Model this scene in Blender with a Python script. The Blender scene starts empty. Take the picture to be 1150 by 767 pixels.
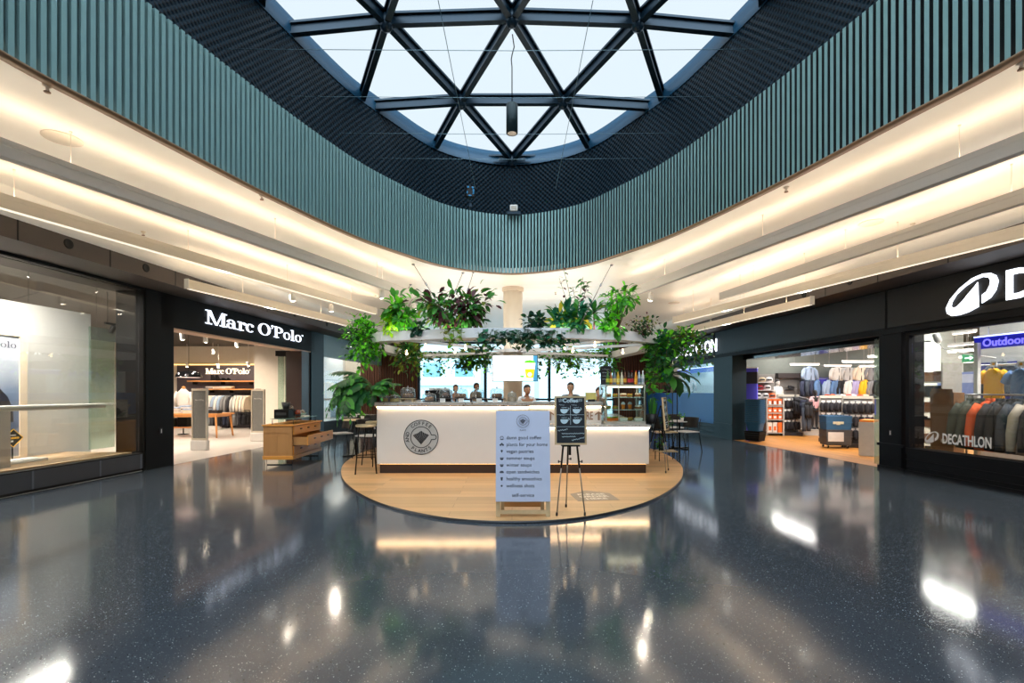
import bpy, math, random
from mathutils import Vector, Matrix, noise
R = random.Random(7)
PI = math.pi
SC = bpy.context.scene
COL = SC.collection
# ---------------------------------------------------------------- camera model (1150 x 767)
F, CX, HY, CZ = 540.0, 575.0, 440.0, 1.4
def W(px, py, Y): return Vector(((px - CX) / F * Y, Y, CZ + (HY - py) / F * Y))
def WX(px, Y): return (px - CX) / F * Y
def WZ(py, Y): return CZ + (HY - py) / F * Y
# shop fronts: left wall and right wall frames (x along the wall reading direction, y into the shop)
AL = math.atan2(.9977, .0683); AR = math.atan2(-.997, .0776)
ML = Matrix.Translation((-7.14, 0, 0)) @ Matrix.Rotation(AL, 4, 'Z')
MR = Matrix.Translation((7.498, 0, 0)) @ Matrix.Rotation(AR, 4, 'Z')
def LU(px, d=0):
    t = (px - CX) / F
    return (7.14 + .9977 * d + .0683 * t * d) / (.0683 - .9977 * t)
def RU(px, d=0):
    t = (px - CX) / F
    return -(7.498 + .997 * d - .0776 * t * d) / (.997 * t + .0776)
def LP(u, d=0, z=0): return ML @ Vector((u, d, z))
def RP(u, d=0, z=0): return MR @ Vector((u, d, z))
def LZ(py, u, d=0): return WZ(py, LP(u, d).y)
def RZ(py, u, d=0): return WZ(py, RP(u, d).y)
# ---------------------------------------------------------------- materials
def lin(c):
    out = []
    for v in c[:3]:
        v = v / 255.0
        out.append(v / 12.92 if v <= .04045 else ((v + .055) / 1.055) ** 2.4)
    return (out[0], out[1], out[2], 1)
MATS = {}
def P(name, col, rough=.5, metal=0., emit=0., ecol=None, coat=0., var=.12, scale=9., stretch=(1, 1, 1), bump=0., spec=.5, trans=0.):
    """principled material with procedural tone variation"""
    if name in MATS: return MATS[name]
    m = bpy.data.materials.new(name); m.use_nodes = True
    nt = m.node_tree; N = nt.nodes; b = N['Principled BSDF']
    c = lin(col)
    b.inputs['Roughness'].default_value = rough
    b.inputs['Metallic'].default_value = metal
    b.inputs['Specular IOR Level'].default_value = spec
    if coat: b.inputs['Coat Weight'].default_value = coat; b.inputs['Coat Roughness'].default_value = .1
    if emit:
        b.inputs['Emission Color'].default_value = lin(ecol or col); b.inputs['Emission Strength'].default_value = emit
    if var > 0:
        tc = N.new('ShaderNodeTexCoord'); mp = N.new('ShaderNodeMapping'); mp.inputs['Scale'].default_value = stretch
        nz = N.new('ShaderNodeTexNoise'); nz.inputs['Scale'].default_value = scale; nz.inputs['Detail'].default_value = 4
        mx = N.new('ShaderNodeMix'); mx.data_type = 'RGBA'
        nt.links.new(tc.outputs['Object'], mp.inputs['Vector']); nt.links.new(mp.outputs['Vector'], nz.inputs['Vector'])
        nt.links.new(nz.outputs['Fac'], mx.inputs['Factor'])
        mx.inputs[6].default_value = tuple(v * (1 - var) for v in c[:3]) + (1,)
        mx.inputs[7].default_value = tuple(min(1, v * (1 + var)) for v in c[:3]) + (1,)
        nt.links.new(mx.outputs[2], b.inputs['Base Color'])
        if bump:
            bp = N.new('ShaderNodeBump'); bp.inputs['Strength'].default_value = bump; bp.inputs['Distance'].default_value = .02
            nt.links.new(nz.outputs['Fac'], bp.inputs['Height']); nt.links.new(bp.outputs['Normal'], b.inputs['Normal'])
    else:
        b.inputs['Base Color'].default_value = c
    MATS[name] = m
    return m
def EM(name, col, s, var=0.04):
    return P(name, col, .6, 0, s, col, var=var)
def GLASS(name, tint, refl=1.0, rough=.02, haze=0.):
    """thin pane: transparent, fresnel reflection, optional milky share"""
    if name in MATS: return MATS[name]
    m = bpy.data.materials.new(name); m.use_nodes = True
    nt = m.node_tree; N = nt.nodes; out = N['Material Output']; N.remove(N['Principled BSDF'])
    tr = N.new('ShaderNodeBsdfTransparent'); tr.inputs['Color'].default_value = lin(tint)
    gl = N.new('ShaderNodeBsdfGlossy'); gl.inputs['Roughness'].default_value = rough
    fr = N.new('ShaderNodeLayerWeight'); fr.inputs['Blend'].default_value = .5      # facing term, same from both sides
    pw = N.new('ShaderNodeMath'); pw.operation = 'POWER'; pw.inputs[1].default_value = 5; nt.links.new(fr.outputs['Facing'], pw.inputs[0])
    mu = N.new('ShaderNodeMath'); mu.operation = 'MULTIPLY_ADD'; mu.inputs[1].default_value = .9 * min(1, refl); mu.inputs[2].default_value = .035 * refl
    tc = N.new('ShaderNodeTexCoord'); nz = N.new('ShaderNodeTexNoise'); nz.inputs['Scale'].default_value = .6
    bp = N.new('ShaderNodeBump'); bp.inputs['Strength'].default_value = .02; bp.inputs['Distance'].default_value = .01
    nt.links.new(tc.outputs['Object'], nz.inputs['Vector']); nt.links.new(nz.outputs['Fac'], bp.inputs['Height'])
    nt.links.new(bp.outputs['Normal'], gl.inputs['Normal'])
    mx = N.new('ShaderNodeMixShader')
    nt.links.new(pw.outputs[0], mu.inputs[0]); nt.links.new(mu.outputs[0], mx.inputs[0])
    src = tr.outputs[0]
    if haze:
        df = N.new('ShaderNodeBsdfDiffuse'); df.inputs['Color'].default_value = lin(tint)
        m2 = N.new('ShaderNodeMixShader'); m2.inputs[0].default_value = haze
        nt.links.new(tr.outputs[0], m2.inputs[1]); nt.links.new(df.outputs[0], m2.inputs[2]); src = m2.outputs[0]
    nt.links.new(src, mx.inputs[1]); nt.links.new(gl.outputs[0], mx.inputs[2])
    nt.links.new(mx.outputs[0], out.inputs['Surface'])
    MATS[name] = m
    return m
def WOOD(name, col, col2, planks=None, axis='X', rough=.35, scale=6., coat=0.):
    """wood grain stretched along an axis; planks=(length, width) adds staggered boards"""
    if name in MATS: return MATS[name]
    m = bpy.data.materials.new(name); m.use_nodes = True
    nt = m.node_tree; N = nt.nodes; b = N['Principled BSDF']; b.inputs['Roughness'].default_value = rough
    if coat: b.inputs['Coat Weight'].default_value = coat
    tc = N.new('ShaderNodeTexCoord'); mp = N.new('ShaderNodeMapping')
    st = {'X': (.12, 1.6, 1.6), 'Y': (1.6, .12, 1.6), 'Z': (1.6, 1.6, .12)}[axis]
    mp.inputs['Scale'].default_value = st
    nz = N.new('ShaderNodeTexNoise'); nz.inputs['Scale'].default_value = scale; nz.inputs['Detail'].default_value = 6
    nz.inputs['Distortion'].default_value = .6
    mx = N.new('ShaderNodeMix'); mx.data_type = 'RGBA'; mx.inputs[6].default_value = lin(col); mx.inputs[7].default_value = lin(col2)
    nt.links.new(tc.outputs['Object'], mp.inputs['Vector']); nt.links.new(mp.outputs['Vector'], nz.inputs['Vector'])
    nt.links.new(nz.outputs['Fac'], mx.inputs['Factor'])
    res = mx.outputs[2]
    if planks:
        br = N.new('ShaderNodeTexBrick'); br.inputs['Scale'].default_value = 1
        br.inputs['Brick Width'].default_value = planks[0]; br.inputs['Row Height'].default_value = planks[1]
        br.inputs['Mortar Size'].default_value = .002; br.inputs['Bias'].default_value = 0
        br.inputs['Color1'].default_value = (.72, .72, .72, 1); br.inputs['Color2'].default_value = (1, 1, 1, 1); br.inputs['Mortar'].default_value = (.35, .3, .25, 1)
        br.offset_frequency = 2; br.offset = .37
        if axis == 'Y':
            m2 = N.new('ShaderNodeMapping'); m2.inputs['Rotation'].default_value = (0, 0, PI / 2)
            nt.links.new(tc.outputs['Object'], m2.inputs['Vector']); nt.links.new(m2.outputs['Vector'], br.inputs['Vector'])
        else: nt.links.new(tc.outputs['Object'], br.inputs['Vector'])
        mm = N.new('ShaderNodeMix'); mm.data_type = 'RGBA'; mm.blend_type = 'MULTIPLY'; mm.inputs['Factor'].default_value = 1
        nt.links.new(res, mm.inputs[6]); nt.links.new(br.outputs['Color'], mm.inputs[7]); res = mm.outputs[2]
    nt.links.new(res, b.inputs['Base Color'])
    MATS[name] = m
    return m
def SPECK(name, base, chips, size, thr, rough, coat=0., bump=0., chips2=None):
    """terrazzo: voronoi chips scattered over a base tone"""
    if name in MATS: return MATS[name]
    m = bpy.data.materials.new(name); m.use_nodes = True
    nt = m.node_tree; N = nt.nodes; b = N['Principled BSDF']; b.inputs['Roughness'].default_value = rough
    if coat: b.inputs['Coat Weight'].default_value = coat; b.inputs['Coat Roughness'].default_value = .05
    tc = N.new('ShaderNodeTexCoord')
    nz = N.new('ShaderNodeTexNoise'); nz.inputs['Scale'].default_value = .35; nz.inputs['Detail'].default_value = 3
    nt.links.new(tc.outputs['Object'], nz.inputs['Vector'])
    mx0 = N.new('ShaderNodeMix'); mx0.data_type = 'RGBA'
    c = lin(base)
    mx0.inputs[6].default_value = tuple(v * .8 for v in c[:3]) + (1,); mx0.inputs[7].default_value = tuple(v * 1.2 for v in c[:3]) + (1,)
    nt.links.new(nz.outputs['Fac'], mx0.inputs['Factor'])
    res = mx0.outputs[2]
    for k, (cc, sz, th) in enumerate([(chips, size, thr)] + (chips2 or [])):
        vo = N.new('ShaderNodeTexVoronoi'); vo.inputs['Scale'].default_value = 1 / sz
        nt.links.new(tc.outputs['Object'], vo.inputs['Vector'])
        sp = N.new('ShaderNodeSeparateColor'); nt.links.new(vo.outputs['Color'], sp.inputs[0])
        # chip radius differs from cell to cell; most cells have none
        mr = N.new('ShaderNodeMapRange'); mr.inputs[1].default_value = .45; mr.inputs[2].default_value = 1; mr.inputs[3].default_value = 0; mr.inputs[4].default_value = th
        nt.links.new(sp.outputs[0], mr.inputs[0])
        lt = N.new('ShaderNodeMath'); lt.operation = 'LESS_THAN'
        nt.links.new(vo.outputs['Distance'], lt.inputs[0]); nt.links.new(mr.outputs[0], lt.inputs[1])
        ml = N.new('ShaderNodeMath'); ml.operation = 'MULTIPLY'; nt.links.new(lt.outputs[0], ml.inputs[0]); nt.links.new(sp.outputs[1], ml.inputs[1])
        mx = N.new('ShaderNodeMix'); mx.data_type = 'RGBA'; mx.inputs[7].default_value = lin(cc)
        nt.links.new(ml.outputs[0], mx.inputs['Factor']); nt.links.new(res, mx.inputs[6]); res = mx.outputs[2]
    nt.links.new(res, b.inputs['Base Color'])
    MATS[name] = m
    return m
# ---------------------------------------------------------------- mesh builder
class MB:
    def __init__(s): s.v = []; s.f = []; s.mi = []; s.sm = []; s.m = 0; s.M = None; s.uv = None
    def add(s, vs, fs, smooth=False):
        o = len(s.v)
        if s.M is not None: vs = [tuple(s.M @ Vector(v)) for v in vs]
        s.v += [tuple(v) for v in vs]
        s.f += [tuple(i + o for i in f) for f in fs]
        s.mi += [s.m] * len(fs); s.sm += [smooth] * len(fs)
        return s
    def box(s, x0, y0, z0, x1, y1, z1, c=0.):
        if c <= 0:
            v = [(x0, y0, z0), (x1, y0, z0), (x1, y1, z0), (x0, y1, z0), (x0, y0, z1), (x1, y0, z1), (x1, y1, z1), (x0, y1, z1)]
            return s.add(v, [(3, 2, 1, 0), (4, 5, 6, 7), (0, 1, 5, 4), (1, 2, 6, 5), (2, 3, 7, 6), (3, 0, 4, 7)])
        def ring(z, i):
            a0, a1, b0, b1 = x0 + i, x1 - i, y0 + i, y1 - i
            return [(a0 + c, b0, z), (a1 - c, b0, z), (a1, b0 + c, z), (a1, b1 - c, z), (a1 - c, b1, z), (a0 + c, b1, z), (a0, b1 - c, z), (a0, b0 + c, z)]
        return s.loft([ring(z0, c * .6), ring(z0 + c, 0), ring(z1 - c, 0), ring(z1, c * .6)], smooth=False)
    def cbox(s, cx, cy, cz, sx, sy, sz, c=0.): return s.box(cx - sx / 2, cy - sy / 2, cz - sz / 2, cx + sx / 2, cy + sy / 2, cz + sz / 2, c)
    def loft(s, rings, smooth=True, cap=True, closed=False):
        n = len(rings[0]); v = [p for r in rings for p in r]; f = []
        k = len(rings)
        for i in range(k if closed else k - 1):
            a, b = i * n, ((i + 1) % k) * n
            for j in range(n): f.append((a + j, a + (j + 1) % n, b + (j + 1) % n, b + j))
        o = len(s.v); s.add(v, f, smooth)
        if cap and not closed:
            s.f += [tuple(o + j for j in reversed(range(n))), tuple(o + (k - 1) * n + j for j in range(n))]
            s.mi += [s.m] * 2; s.sm += [False] * 2
        return s
    def lathe(s, prof, n=20, x=0, y=0, z=0, smooth=True, cap=True):
        return s.loft([[(x + max(r, 1e-4) * math.cos(2 * PI * j / n), y + max(r, 1e-4) * math.sin(2 * PI * j / n), z + h) for j in range(n)] for r, h in prof], smooth, cap)
    def cyl(s, x, y, z0, z1, r, n=16): return s.lathe([(r, z0), (r, z1)], n, x, y, 0)
    def tube(s, pts, r, n=8, cap=True, closed=False):
        pts = [Vector(p) for p in pts]; k = len(pts); rings = []
        up = None
        for i, p in enumerate(pts):
            t = (pts[(i + 1) % k] - pts[i - 1]) if closed else (pts[min(i + 1, k - 1)] - pts[max(i - 1, 0)])
            t.normalize()
            if up is None: up = Vector((0, 0, 1)) if abs(t.z) < .9 else Vector((1, 0, 0))
            a = t.cross(up)
            if a.length < 1e-5: a = t.cross(Vector((0, 1, .3)))
            a.normalize(); b = a.cross(t); up = b
            rr = r[i] if isinstance(r, (list, tuple)) else r
            rings.append([tuple(p + a * (rr * math.cos(2 * PI * j / n)) + b * (rr * math.sin(2 * PI * j / n))) for j in range(n)])
        return s.loft(rings, True, cap, closed)
    def bar(s, a, b, w, h, up=(0, 0, 1)):
        a = Vector(a); b = Vector(b); t = (b - a).normalized(); u = Vector(up); x = t.cross(u)
        if x.length < 1e-4: x = t.cross(Vector((0, 1, 0)))
        x.normalize(); u = x.cross(t)
        ring = lambda p: [tuple(p + x * (sx * w / 2) + u * (sz * h / 2)) for sx, sz in ((-1, -1), (1, -1), (1, 1), (-1, 1))]
        return s.loft([ring(a), ring(b)], False)
    def prism(s, poly, z0, z1, smooth=False):
        return s.loft([[(x, y, z0) for x, y in poly], [(x, y, z1) for x, y in poly]], smooth)
    def vprism(s, poly, y0, y1):
        """outline in x,z extruded along y"""
        return s.loft([[(x, y1, z) for x, z in poly], [(x, y0, z) for x, z in poly]], False)
    def blob(s, c, r, n=10, k=7, jit=0., seed=0):
        rings = []
        rx, ry, rz = r if isinstance(r, (tuple, list)) else (r, r, r)
        for i in range(k + 1):
            th = PI * i / k; row = []
            for j in range(n):
                ph = 2 * PI * j / n
                d = Vector((math.sin(th) * math.cos(ph), math.sin(th) * math.sin(ph), -math.cos(th)))
                q = 1 + (jit * noise.noise(d * 1.7 + Vector((seed, seed * .7, 3))) if jit else 0)
                row.append((c[0] + d.x * rx * q, c[1] + d.y * ry * q, c[2] + d.z * rz * q))
            rings.append(row)
        return s.loft(rings, True, False)
    def text(s, body, size, M, depth=.01, bold=0., align='CENTER', squash=1., spacing=1.):
        cu = bpy.data.curves.new('t', 'FONT'); cu.body = body; cu.size = size; cu.extrude = depth / 2; cu.offset = bold
        cu.align_x = align; cu.align_y = 'CENTER'; cu.resolution_u = 3; cu.space_character = spacing
        ob = bpy.data.objects.new('t', cu); me = ob.to_mesh()
        vs = [(v.co.x * squash, v.co.y, v.co.z) for v in me.vertices]; fs = [tuple(p.vertices) for p in me.polygons]
        ob.to_mesh_clear(); bpy.data.objects.remove(ob); bpy.data.curves.remove(cu)
        if not vs: return s
        old = s.M; s.M = M if old is None else old @ M; s.add(vs, fs); s.M = old
        return s
    def build(s, name, mats, parent=None, loc=None, rz=0., label=None, cat=None, group=None, kind=None, M=None):
        me = bpy.data.meshes.new(name); me.from_pydata(s.v, [], s.f)
        mats = mats if isinstance(mats, (list, tuple)) else [mats]
        for m in mats: me.materials.append(m)
        me.polygons.foreach_set('material_index', s.mi); me.polygons.foreach_set('use_smooth', s.sm)
        if s.uv:
            l = me.uv_layers.new(name='UVMap'); fl = []
            for lp in me.loops: fl += s.uv[lp.vertex_index]
            l.data.foreach_set('uv', fl)
        me.update(); me.validate()
        o = bpy.data.objects.new(name, me); COL.objects.link(o)
        if parent is not None: o.parent = parent
        if M is not None: o.matrix_local = M
        if loc is not None: o.location = loc; o.rotation_euler = (0, 0, rz)
        tag(o, label, cat, group, kind)
        return o
def tag(o, label=None, cat=None, group=None, kind=None):
    if label: o['label'] = label
    if cat: o['category'] = cat
    if group: o['group'] = group
    if kind: o['kind'] = kind
    return o
def thing(name, label, cat, loc=(0, 0, 0), rz=0., group=None, kind=None):
    o = bpy.data.objects.new(name, None); COL.objects.link(o); o.empty_display_size = .1
    o.location = loc; o.rotation_euler = (0, 0, rz)
    return tag(o, label, cat, group, kind)
def dup(root, loc, rz=0., label=None, group=None):
    r = root.copy(); COL.objects.link(r); r.location = loc; r.rotation_euler = (0, 0, rz)
    if label: r['label'] = label
    if group: r['group'] = group
    for ch in list(root.children):
        c = ch.copy(); COL.objects.link(c); c.parent = r
        for g in list(ch.children):
            d = g.copy(); COL.objects.link(d); d.parent = c
    return r
ORD = ['first', 'second', 'third', 'fourth', 'fifth', 'sixth', 'seventh', 'eighth', 'ninth', 'tenth', 'eleventh', 'twelfth', 'thirteenth', 'fourteenth', 'fifteenth', 'sixteenth', 'seventeenth', 'eighteenth', 'nineteenth', 'twentieth', 'twenty-first', 'twenty-second', 'twenty-third', 'twenty-fourth']
VX = Matrix.Rotation(PI / 2, 4, 'X')          # text plane xy -> xz, facing -y
def wallM(x, y, z, rot=0.): return Matrix.Translation((x, y, z)) @ VX @ Matrix.Rotation(rot, 4, 'Z')
# ---------------------------------------------------------------- common materials
M_black = P('black_panel', (19, 18, 18), .55, spec=.15)
M_dark = P('charcoal', (38, 38, 42), .4)
M_blackm = P('black_metal', (22, 22, 24), .35, .6)
M_steel = P('brushed_steel', (170, 172, 175), .3, .9)
M_white = P('white_paint', (236, 234, 230), .5, var=.04)
M_cream = P('cream_plaster', (232, 222, 206), .7, var=.05)
M_teal = P('dark_teal_panel', (28, 50, 60), .45, spec=.25)
SKY_BACK = 5.6
# ================================================================= SETTING
# ---- atrium opening outline
half = [(0, 9.47), (.7, 9.27), (1.3, 8.86), (1.8, 8.15), (2.35, 7.17), (2.9, 5.6), (3.3, 4.1), (3.5, 3.27), (3.66, 1.6), (3.62, 0), (3.3, -1.9), (2.5, -3.7), (1.3, -5), (0, -5.4)]
loopc = half + [(-x, y) for x, y in reversed(half[1:-1])]
def crom(pts, n):
    out = []; k = len(pts)
    for i in range(k):
        p0, p1, p2, p3 = [Vector(pts[(i + d) % k]) for d in (-1, 0, 1, 2)]
        for j in range(n):
            t = j / n
            out.append(.5 * ((2 * p1) + (p2 - p0) * t + (2 * p0 - 5 * p1 + 4 * p2 - p3) * t * t + (3 * p1 - p0 - 3 * p2 + p3) * t ** 3))
    return out
def resample(pts, n):
    k = len(pts); L = [0]
    for i in range(k): L.append(L[-1] + (pts[(i + 1) % k] - pts[i]).length)
    out = []; j = 0
    for i in range(n):
        s = L[-1] * i / n
        while L[j + 1] < s: j += 1
        out.append(pts[j].lerp(pts[(j + 1) % k], (s - L[j]) / (L[j + 1] - L[j])))
    return out, L[-1]
fine = crom(loopc, 24)
_, PER = resample(fine, 8)
NR = int(PER / .066)
ring, _ = resample(fine, NR * 4)                 # clockwise seen from above, starting at the tip
def normal(pts, i):
    t = (pts[(i + 1) % len(pts)] - pts[i - 1]).normalized()
    return Vector((-t.y, t.x))                    # outward
ZC, ZB = 3.75, 4.88
def dome(x, y): return 6.70 - .0147 * (y - 3) ** 2 - .019 * x * x
M_rib = P('ribbed_metal', (128, 165, 166), .4, .3, var=.05)
M_bronze = P('bronze_edge', (150, 122, 96), .4, .3)
atr = thing('wall_atrium', None, None, kind='structure')
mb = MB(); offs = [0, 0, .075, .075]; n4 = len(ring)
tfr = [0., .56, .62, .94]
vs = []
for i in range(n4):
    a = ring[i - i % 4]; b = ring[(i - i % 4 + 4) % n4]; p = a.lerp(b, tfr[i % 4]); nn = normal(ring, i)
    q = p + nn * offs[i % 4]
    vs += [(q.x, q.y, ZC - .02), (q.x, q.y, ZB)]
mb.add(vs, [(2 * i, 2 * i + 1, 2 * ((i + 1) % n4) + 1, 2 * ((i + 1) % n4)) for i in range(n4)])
mb.mi = [1 if i % 4 in (1, 2) else 0 for i in range(n4)]; mb.build('ribbed_band', [M_rib, P('rib_gap_shade', (18, 26, 29), .7)], atr)  # recess faces coloured dark, painted shade between the ribs
def band(pts, prof, mb):
    """sweep an (offset, z) profile round the loop"""
    k = len(pts); m = len(prof); v = []
    for i in range(k):
        nn = normal(pts, i)
        for o, z in prof:
            if callable(o): o = o(pts[i])
            q = pts[i] + nn * o
            if callable(z): z = z(q)
            v.append((q.x, q.y, z))
    f = [(i * m + j, i * m + j + 1, ((i + 1) % k) * m + j + 1, ((i + 1) % k) * m + j) for i in range(k) for j in range(m - 1)]
    return mb.add(v, f, True)
r200, _ = resample(fine, 240)
mb = MB(); band(r200, [(.09, 3.79), (.09, 3.722), (-.008, 3.722), (-.008, 3.738), (.05, 3.738)], mb); mb.build('edge_trim', M_bronze, atr)
mb = MB(); band(r200, [(.03, ZB), (.06, ZB), (.06, ZB - .03), (.18, ZB - .03)], mb); mb.build('band_ledge', M_dark, atr)
# perforated dark screen
ms = bpy.data.materials.new('perforated_screen'); ms.use_nodes = True
nt = ms.node_tree; N = nt.nodes; b = N['Principled BSDF']; b.inputs['Roughness'].default_value = .5; b.inputs['Specular IOR Level'].default_value = .12
tc = N.new('ShaderNodeTexCoord'); mp = N.new('ShaderNodeMapping'); mp.inputs['Rotation'].default_value = (0, 0, PI / 4); mp.inputs['Scale'].default_value = (16, 16, 16)
ck = N.new('ShaderNodeTexVoronoi'); ck.distance = 'MANHATTAN'; ck.inputs['Randomness'].default_value = 0; ck.inputs['Scale'].default_value = 1
ck.voronoi_dimensions = '2D'
rp = N.new('ShaderNodeValToRGB'); rp.color_ramp.elements[0].position = .28; rp.color_ramp.elements[0].color = (.001, .002, .004, 1)
rp.color_ramp.elements[1].position = .5; rp.color_ramp.elements[1].color = (.0014, .014, .026, 1)
bp = N.new('ShaderNodeBump'); bp.inputs['Strength'].default_value = .8; bp.inputs['Distance'].default_value = .03
nt.links.new(tc.outputs['UV'], mp.inputs['Vector']); nt.links.new(mp.outputs['Vector'], ck.inputs['Vector'])
nt.links.new(ck.outputs['Distance'], rp.inputs['Fac']); nt.links.new(rp.outputs['Color'], b.inputs['Base Color'])
nt.links.new(ck.outputs['Distance'], bp.inputs['Height']); nt.links.new(bp.outputs['Normal'], b.inputs['Normal'])
mb = MB(); k = len(r200); cum = 0; vs = []; uv = []
def toff(p): return .1 + .27 * min(1, abs(p.x) / 2.2)
for i in range(k + 1):
    p = r200[i % k]; nn = normal(r200, i % k)
    if i: cum += (p - r200[i - 1]).length
    a = p + nn * .12; c2 = p + nn * toff(p)
    zt = dome(c2.x, c2.y) - .05
    vs += [(a.x, a.y, ZB - .05), (c2.x, c2.y, zt)]; uv += [(cum, ZB), (cum, zt)]
mb.add(vs, [(2 * i, 2 * i + 1, 2 * i + 3, 2 * i + 2) for i in range(k)], True); mb.uv = uv
mb.build('perforated_screen', ms, atr)
# ---- skylight
M_steelblue = P('skylight_steel', (20, 44, 60), .35, .4)
M_rimblue = P('skylight_rim', (18, 62, 88), .4, .2)
M_skyglass = GLASS('skylight_glass', (232, 242, 249), .6, .03)
sky = thing('window_1', None, None, kind='structure')
S_ = 1.70; RH = 1.53
nodes = {}
def inside(x, y, m=1.75):
    best = min((Vector((x, y)) - p).length for p in r200[::4])
    inn = False; k = len(r200)
    for i in range(k):
        a, b2 = r200[i], r200[i - 1]
        if (a.y > y) != (b2.y > y) and x < (b2.x - a.x) * (y - a.y) / (b2.y - a.y) + a.x: inn = not inn
    return inn or best < m
for r in range(-9, 4):
    yy = 6.5 + RH * r
    for c in range(-4, 5):
        xx = c * S_ + (S_ / 2 if r % 2 else 0)
        if inside(xx, yy): nodes[(r, c)] = Vector((xx, yy, dome(xx, yy)))
def nb(r, c): return [(r, c + 1), (r + 1, c if r % 2 == 0 else c + 1), (r + 1, c - 1 if r % 2 == 0 else c)]
mb = MB(); mg = MB(); mh = MB()
for (r, c), p in nodes.items():
    for q in nb(r, c):
        if q in nodes:
            a, b2 = p, nodes[q]
            mb.bar(a + Vector((0, 0, .02)), b2 + Vector((0, 0, .02)), .12, .03); mb.bar(a - Vector((0, 0, .05)), b2 - Vector((0, 0, .05)), .05, .11); mb.bar(a - Vector((0, 0, .11)), b2 - Vector((0, 0, .11)), .085, .025)
    e, n1, n2 = nb(r, c)
    if e in nodes and n1 in nodes: mg.add([p + Vector((0, 0, .05)), nodes[e] + Vector((0, 0, .05)), nodes[n1] + Vector((0, 0, .05))], [(0, 1, 2)])
    if n1 in nodes and n2 in nodes: mg.add([p + Vector((0, 0, .05)), nodes[n1] + Vector((0, 0, .05)), nodes[n2] + Vector((0, 0, .05))], [(0, 1, 2)])
    mh.lathe([(.02, -.19), (.07, -.17), (.09, -.12), (.09, 0), (.07, .03)], 12, p.x, p.y, p.z)
mb.build('window_frame', M_steelblue, sky); mg.build('glass_panes', M_skyglass, sky); mh.build('frame_nodes', M_steelblue, sky)
mb = MB(); band(r200, [(lambda p: toff(p) - .03, lambda q: dome(q.x, q.y) - .16), (lambda p: toff(p) - .03, lambda q: dome(q.x, q.y) + .1), (lambda p: toff(p) + .12, lambda q: dome(q.x, q.y) + .1)], mb)
mb.build('rim_beam', M_rimblue, sky)
# ---- ceiling with the oval hole, and coves down to the bulkheads
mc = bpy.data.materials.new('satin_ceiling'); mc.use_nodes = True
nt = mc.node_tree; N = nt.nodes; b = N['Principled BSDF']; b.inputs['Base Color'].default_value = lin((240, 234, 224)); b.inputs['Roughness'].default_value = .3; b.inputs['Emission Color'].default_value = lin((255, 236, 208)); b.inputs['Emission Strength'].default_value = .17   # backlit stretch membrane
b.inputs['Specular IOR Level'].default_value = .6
tc = N.new('ShaderNodeTexCoord'); mp = N.new('ShaderNodeMapping'); mp.inputs['Scale'].default_value = (.35, 2.2, 1)
nz = N.new('ShaderNodeTexNoise'); nz.inputs['Scale'].default_value = 1.3; nz.inputs['Detail'].default_value = 2
bp = N.new('ShaderNodeBump'); bp.inputs['Strength'].default_value = .35; bp.inputs['Distance'].default_value = .05
nt.links.new(tc.outputs['Object'], mp.inputs['Vector']); nt.links.new(mp.outputs['Vector'], nz.inputs['Vector']); nt.links.new(nz.outputs['Fac'], bp.inputs['Height']); nt.links.new(bp.outputs['Normal'], b.inputs['Normal'])
BL = lambda y: -6.44 + .0685 * y          # bulkhead face, left
BR = lambda y: 6.80 - .0778 * y
YB0, YB1 = -7.0, 24.0
mb = MB()
outer = []
for p in r200:                              # project each loop point out to the ceiling edge
    c0 = Vector((0, 3)); d = (p - c0).normalized(); t = 99
    for (nx, ny, k0) in ((1, .0778, 6.80 - .3), (-1, .0685, 6.44 - .3), (0, 1, YB1), (0, -1, -YB0)):
        den = d.x * nx + d.y * ny
        if den > 1e-4: t = min(t, (k0 - (c0.x * nx + c0.y * ny)) / den)
    outer.append(c0 + d * t)
k = len(r200); v = []
for i in range(k):
    q = r200[i] + normal(r200, i) * .05
    v += [(q.x, q.y, ZC), (outer[i].x, outer[i].y, ZC), (outer[i].x, outer[i].y, ZC + .1), (q.x, q.y, ZC + .1)]
f = []
for i in range(k):
    j = (i + 1) % k
    for a in range(4): f.append((4 * i + a, 4 * i + (a + 1) % 4, 4 * j + (a + 1) % 4, 4 * j + a))
mb.add(v, f)
# corner fill beyond the fan
for yy in (YB0, YB1):
    for sx, fn in ((-1, BL), (1, BR)):
        xx = fn(yy)
        mb.box(min(xx, xx * .3), min(yy, yy - (3 if yy > 0 else -3)), ZC + .03, max(xx, xx * .3), max(yy, yy - (3 if yy > 0 else -3)), ZC + .12)
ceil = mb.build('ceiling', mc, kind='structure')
for nm, fn, sg in (('cove_left', BL, 1), ('cove_right', BR, -1)):
    mb = MB(); prof = []
    for a in range(9):
        th = PI / 2 * a / 8
        prof.append((.32 * (1 - math.sin(th)), 3.5 + .255 * (1 - math.cos(th))))
    prof = [(.32 * math.sin(PI / 2 * a / 8), 3.5 + .255 * (1 - math.cos(PI / 2 * a / 8))) for a in range(9)]
    prof = [(-.02, 3.5)] + prof + [(.33, 3.86), (-.02, 3.86)]
    rings = [[(fn(y) + sg * o, y, z) for o, z in (prof if sg > 0 else prof[::-1])] for y in (YB0, YB1)]
    mb.loft(rings, True); mb.build(nm, mc, ceil)
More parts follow.
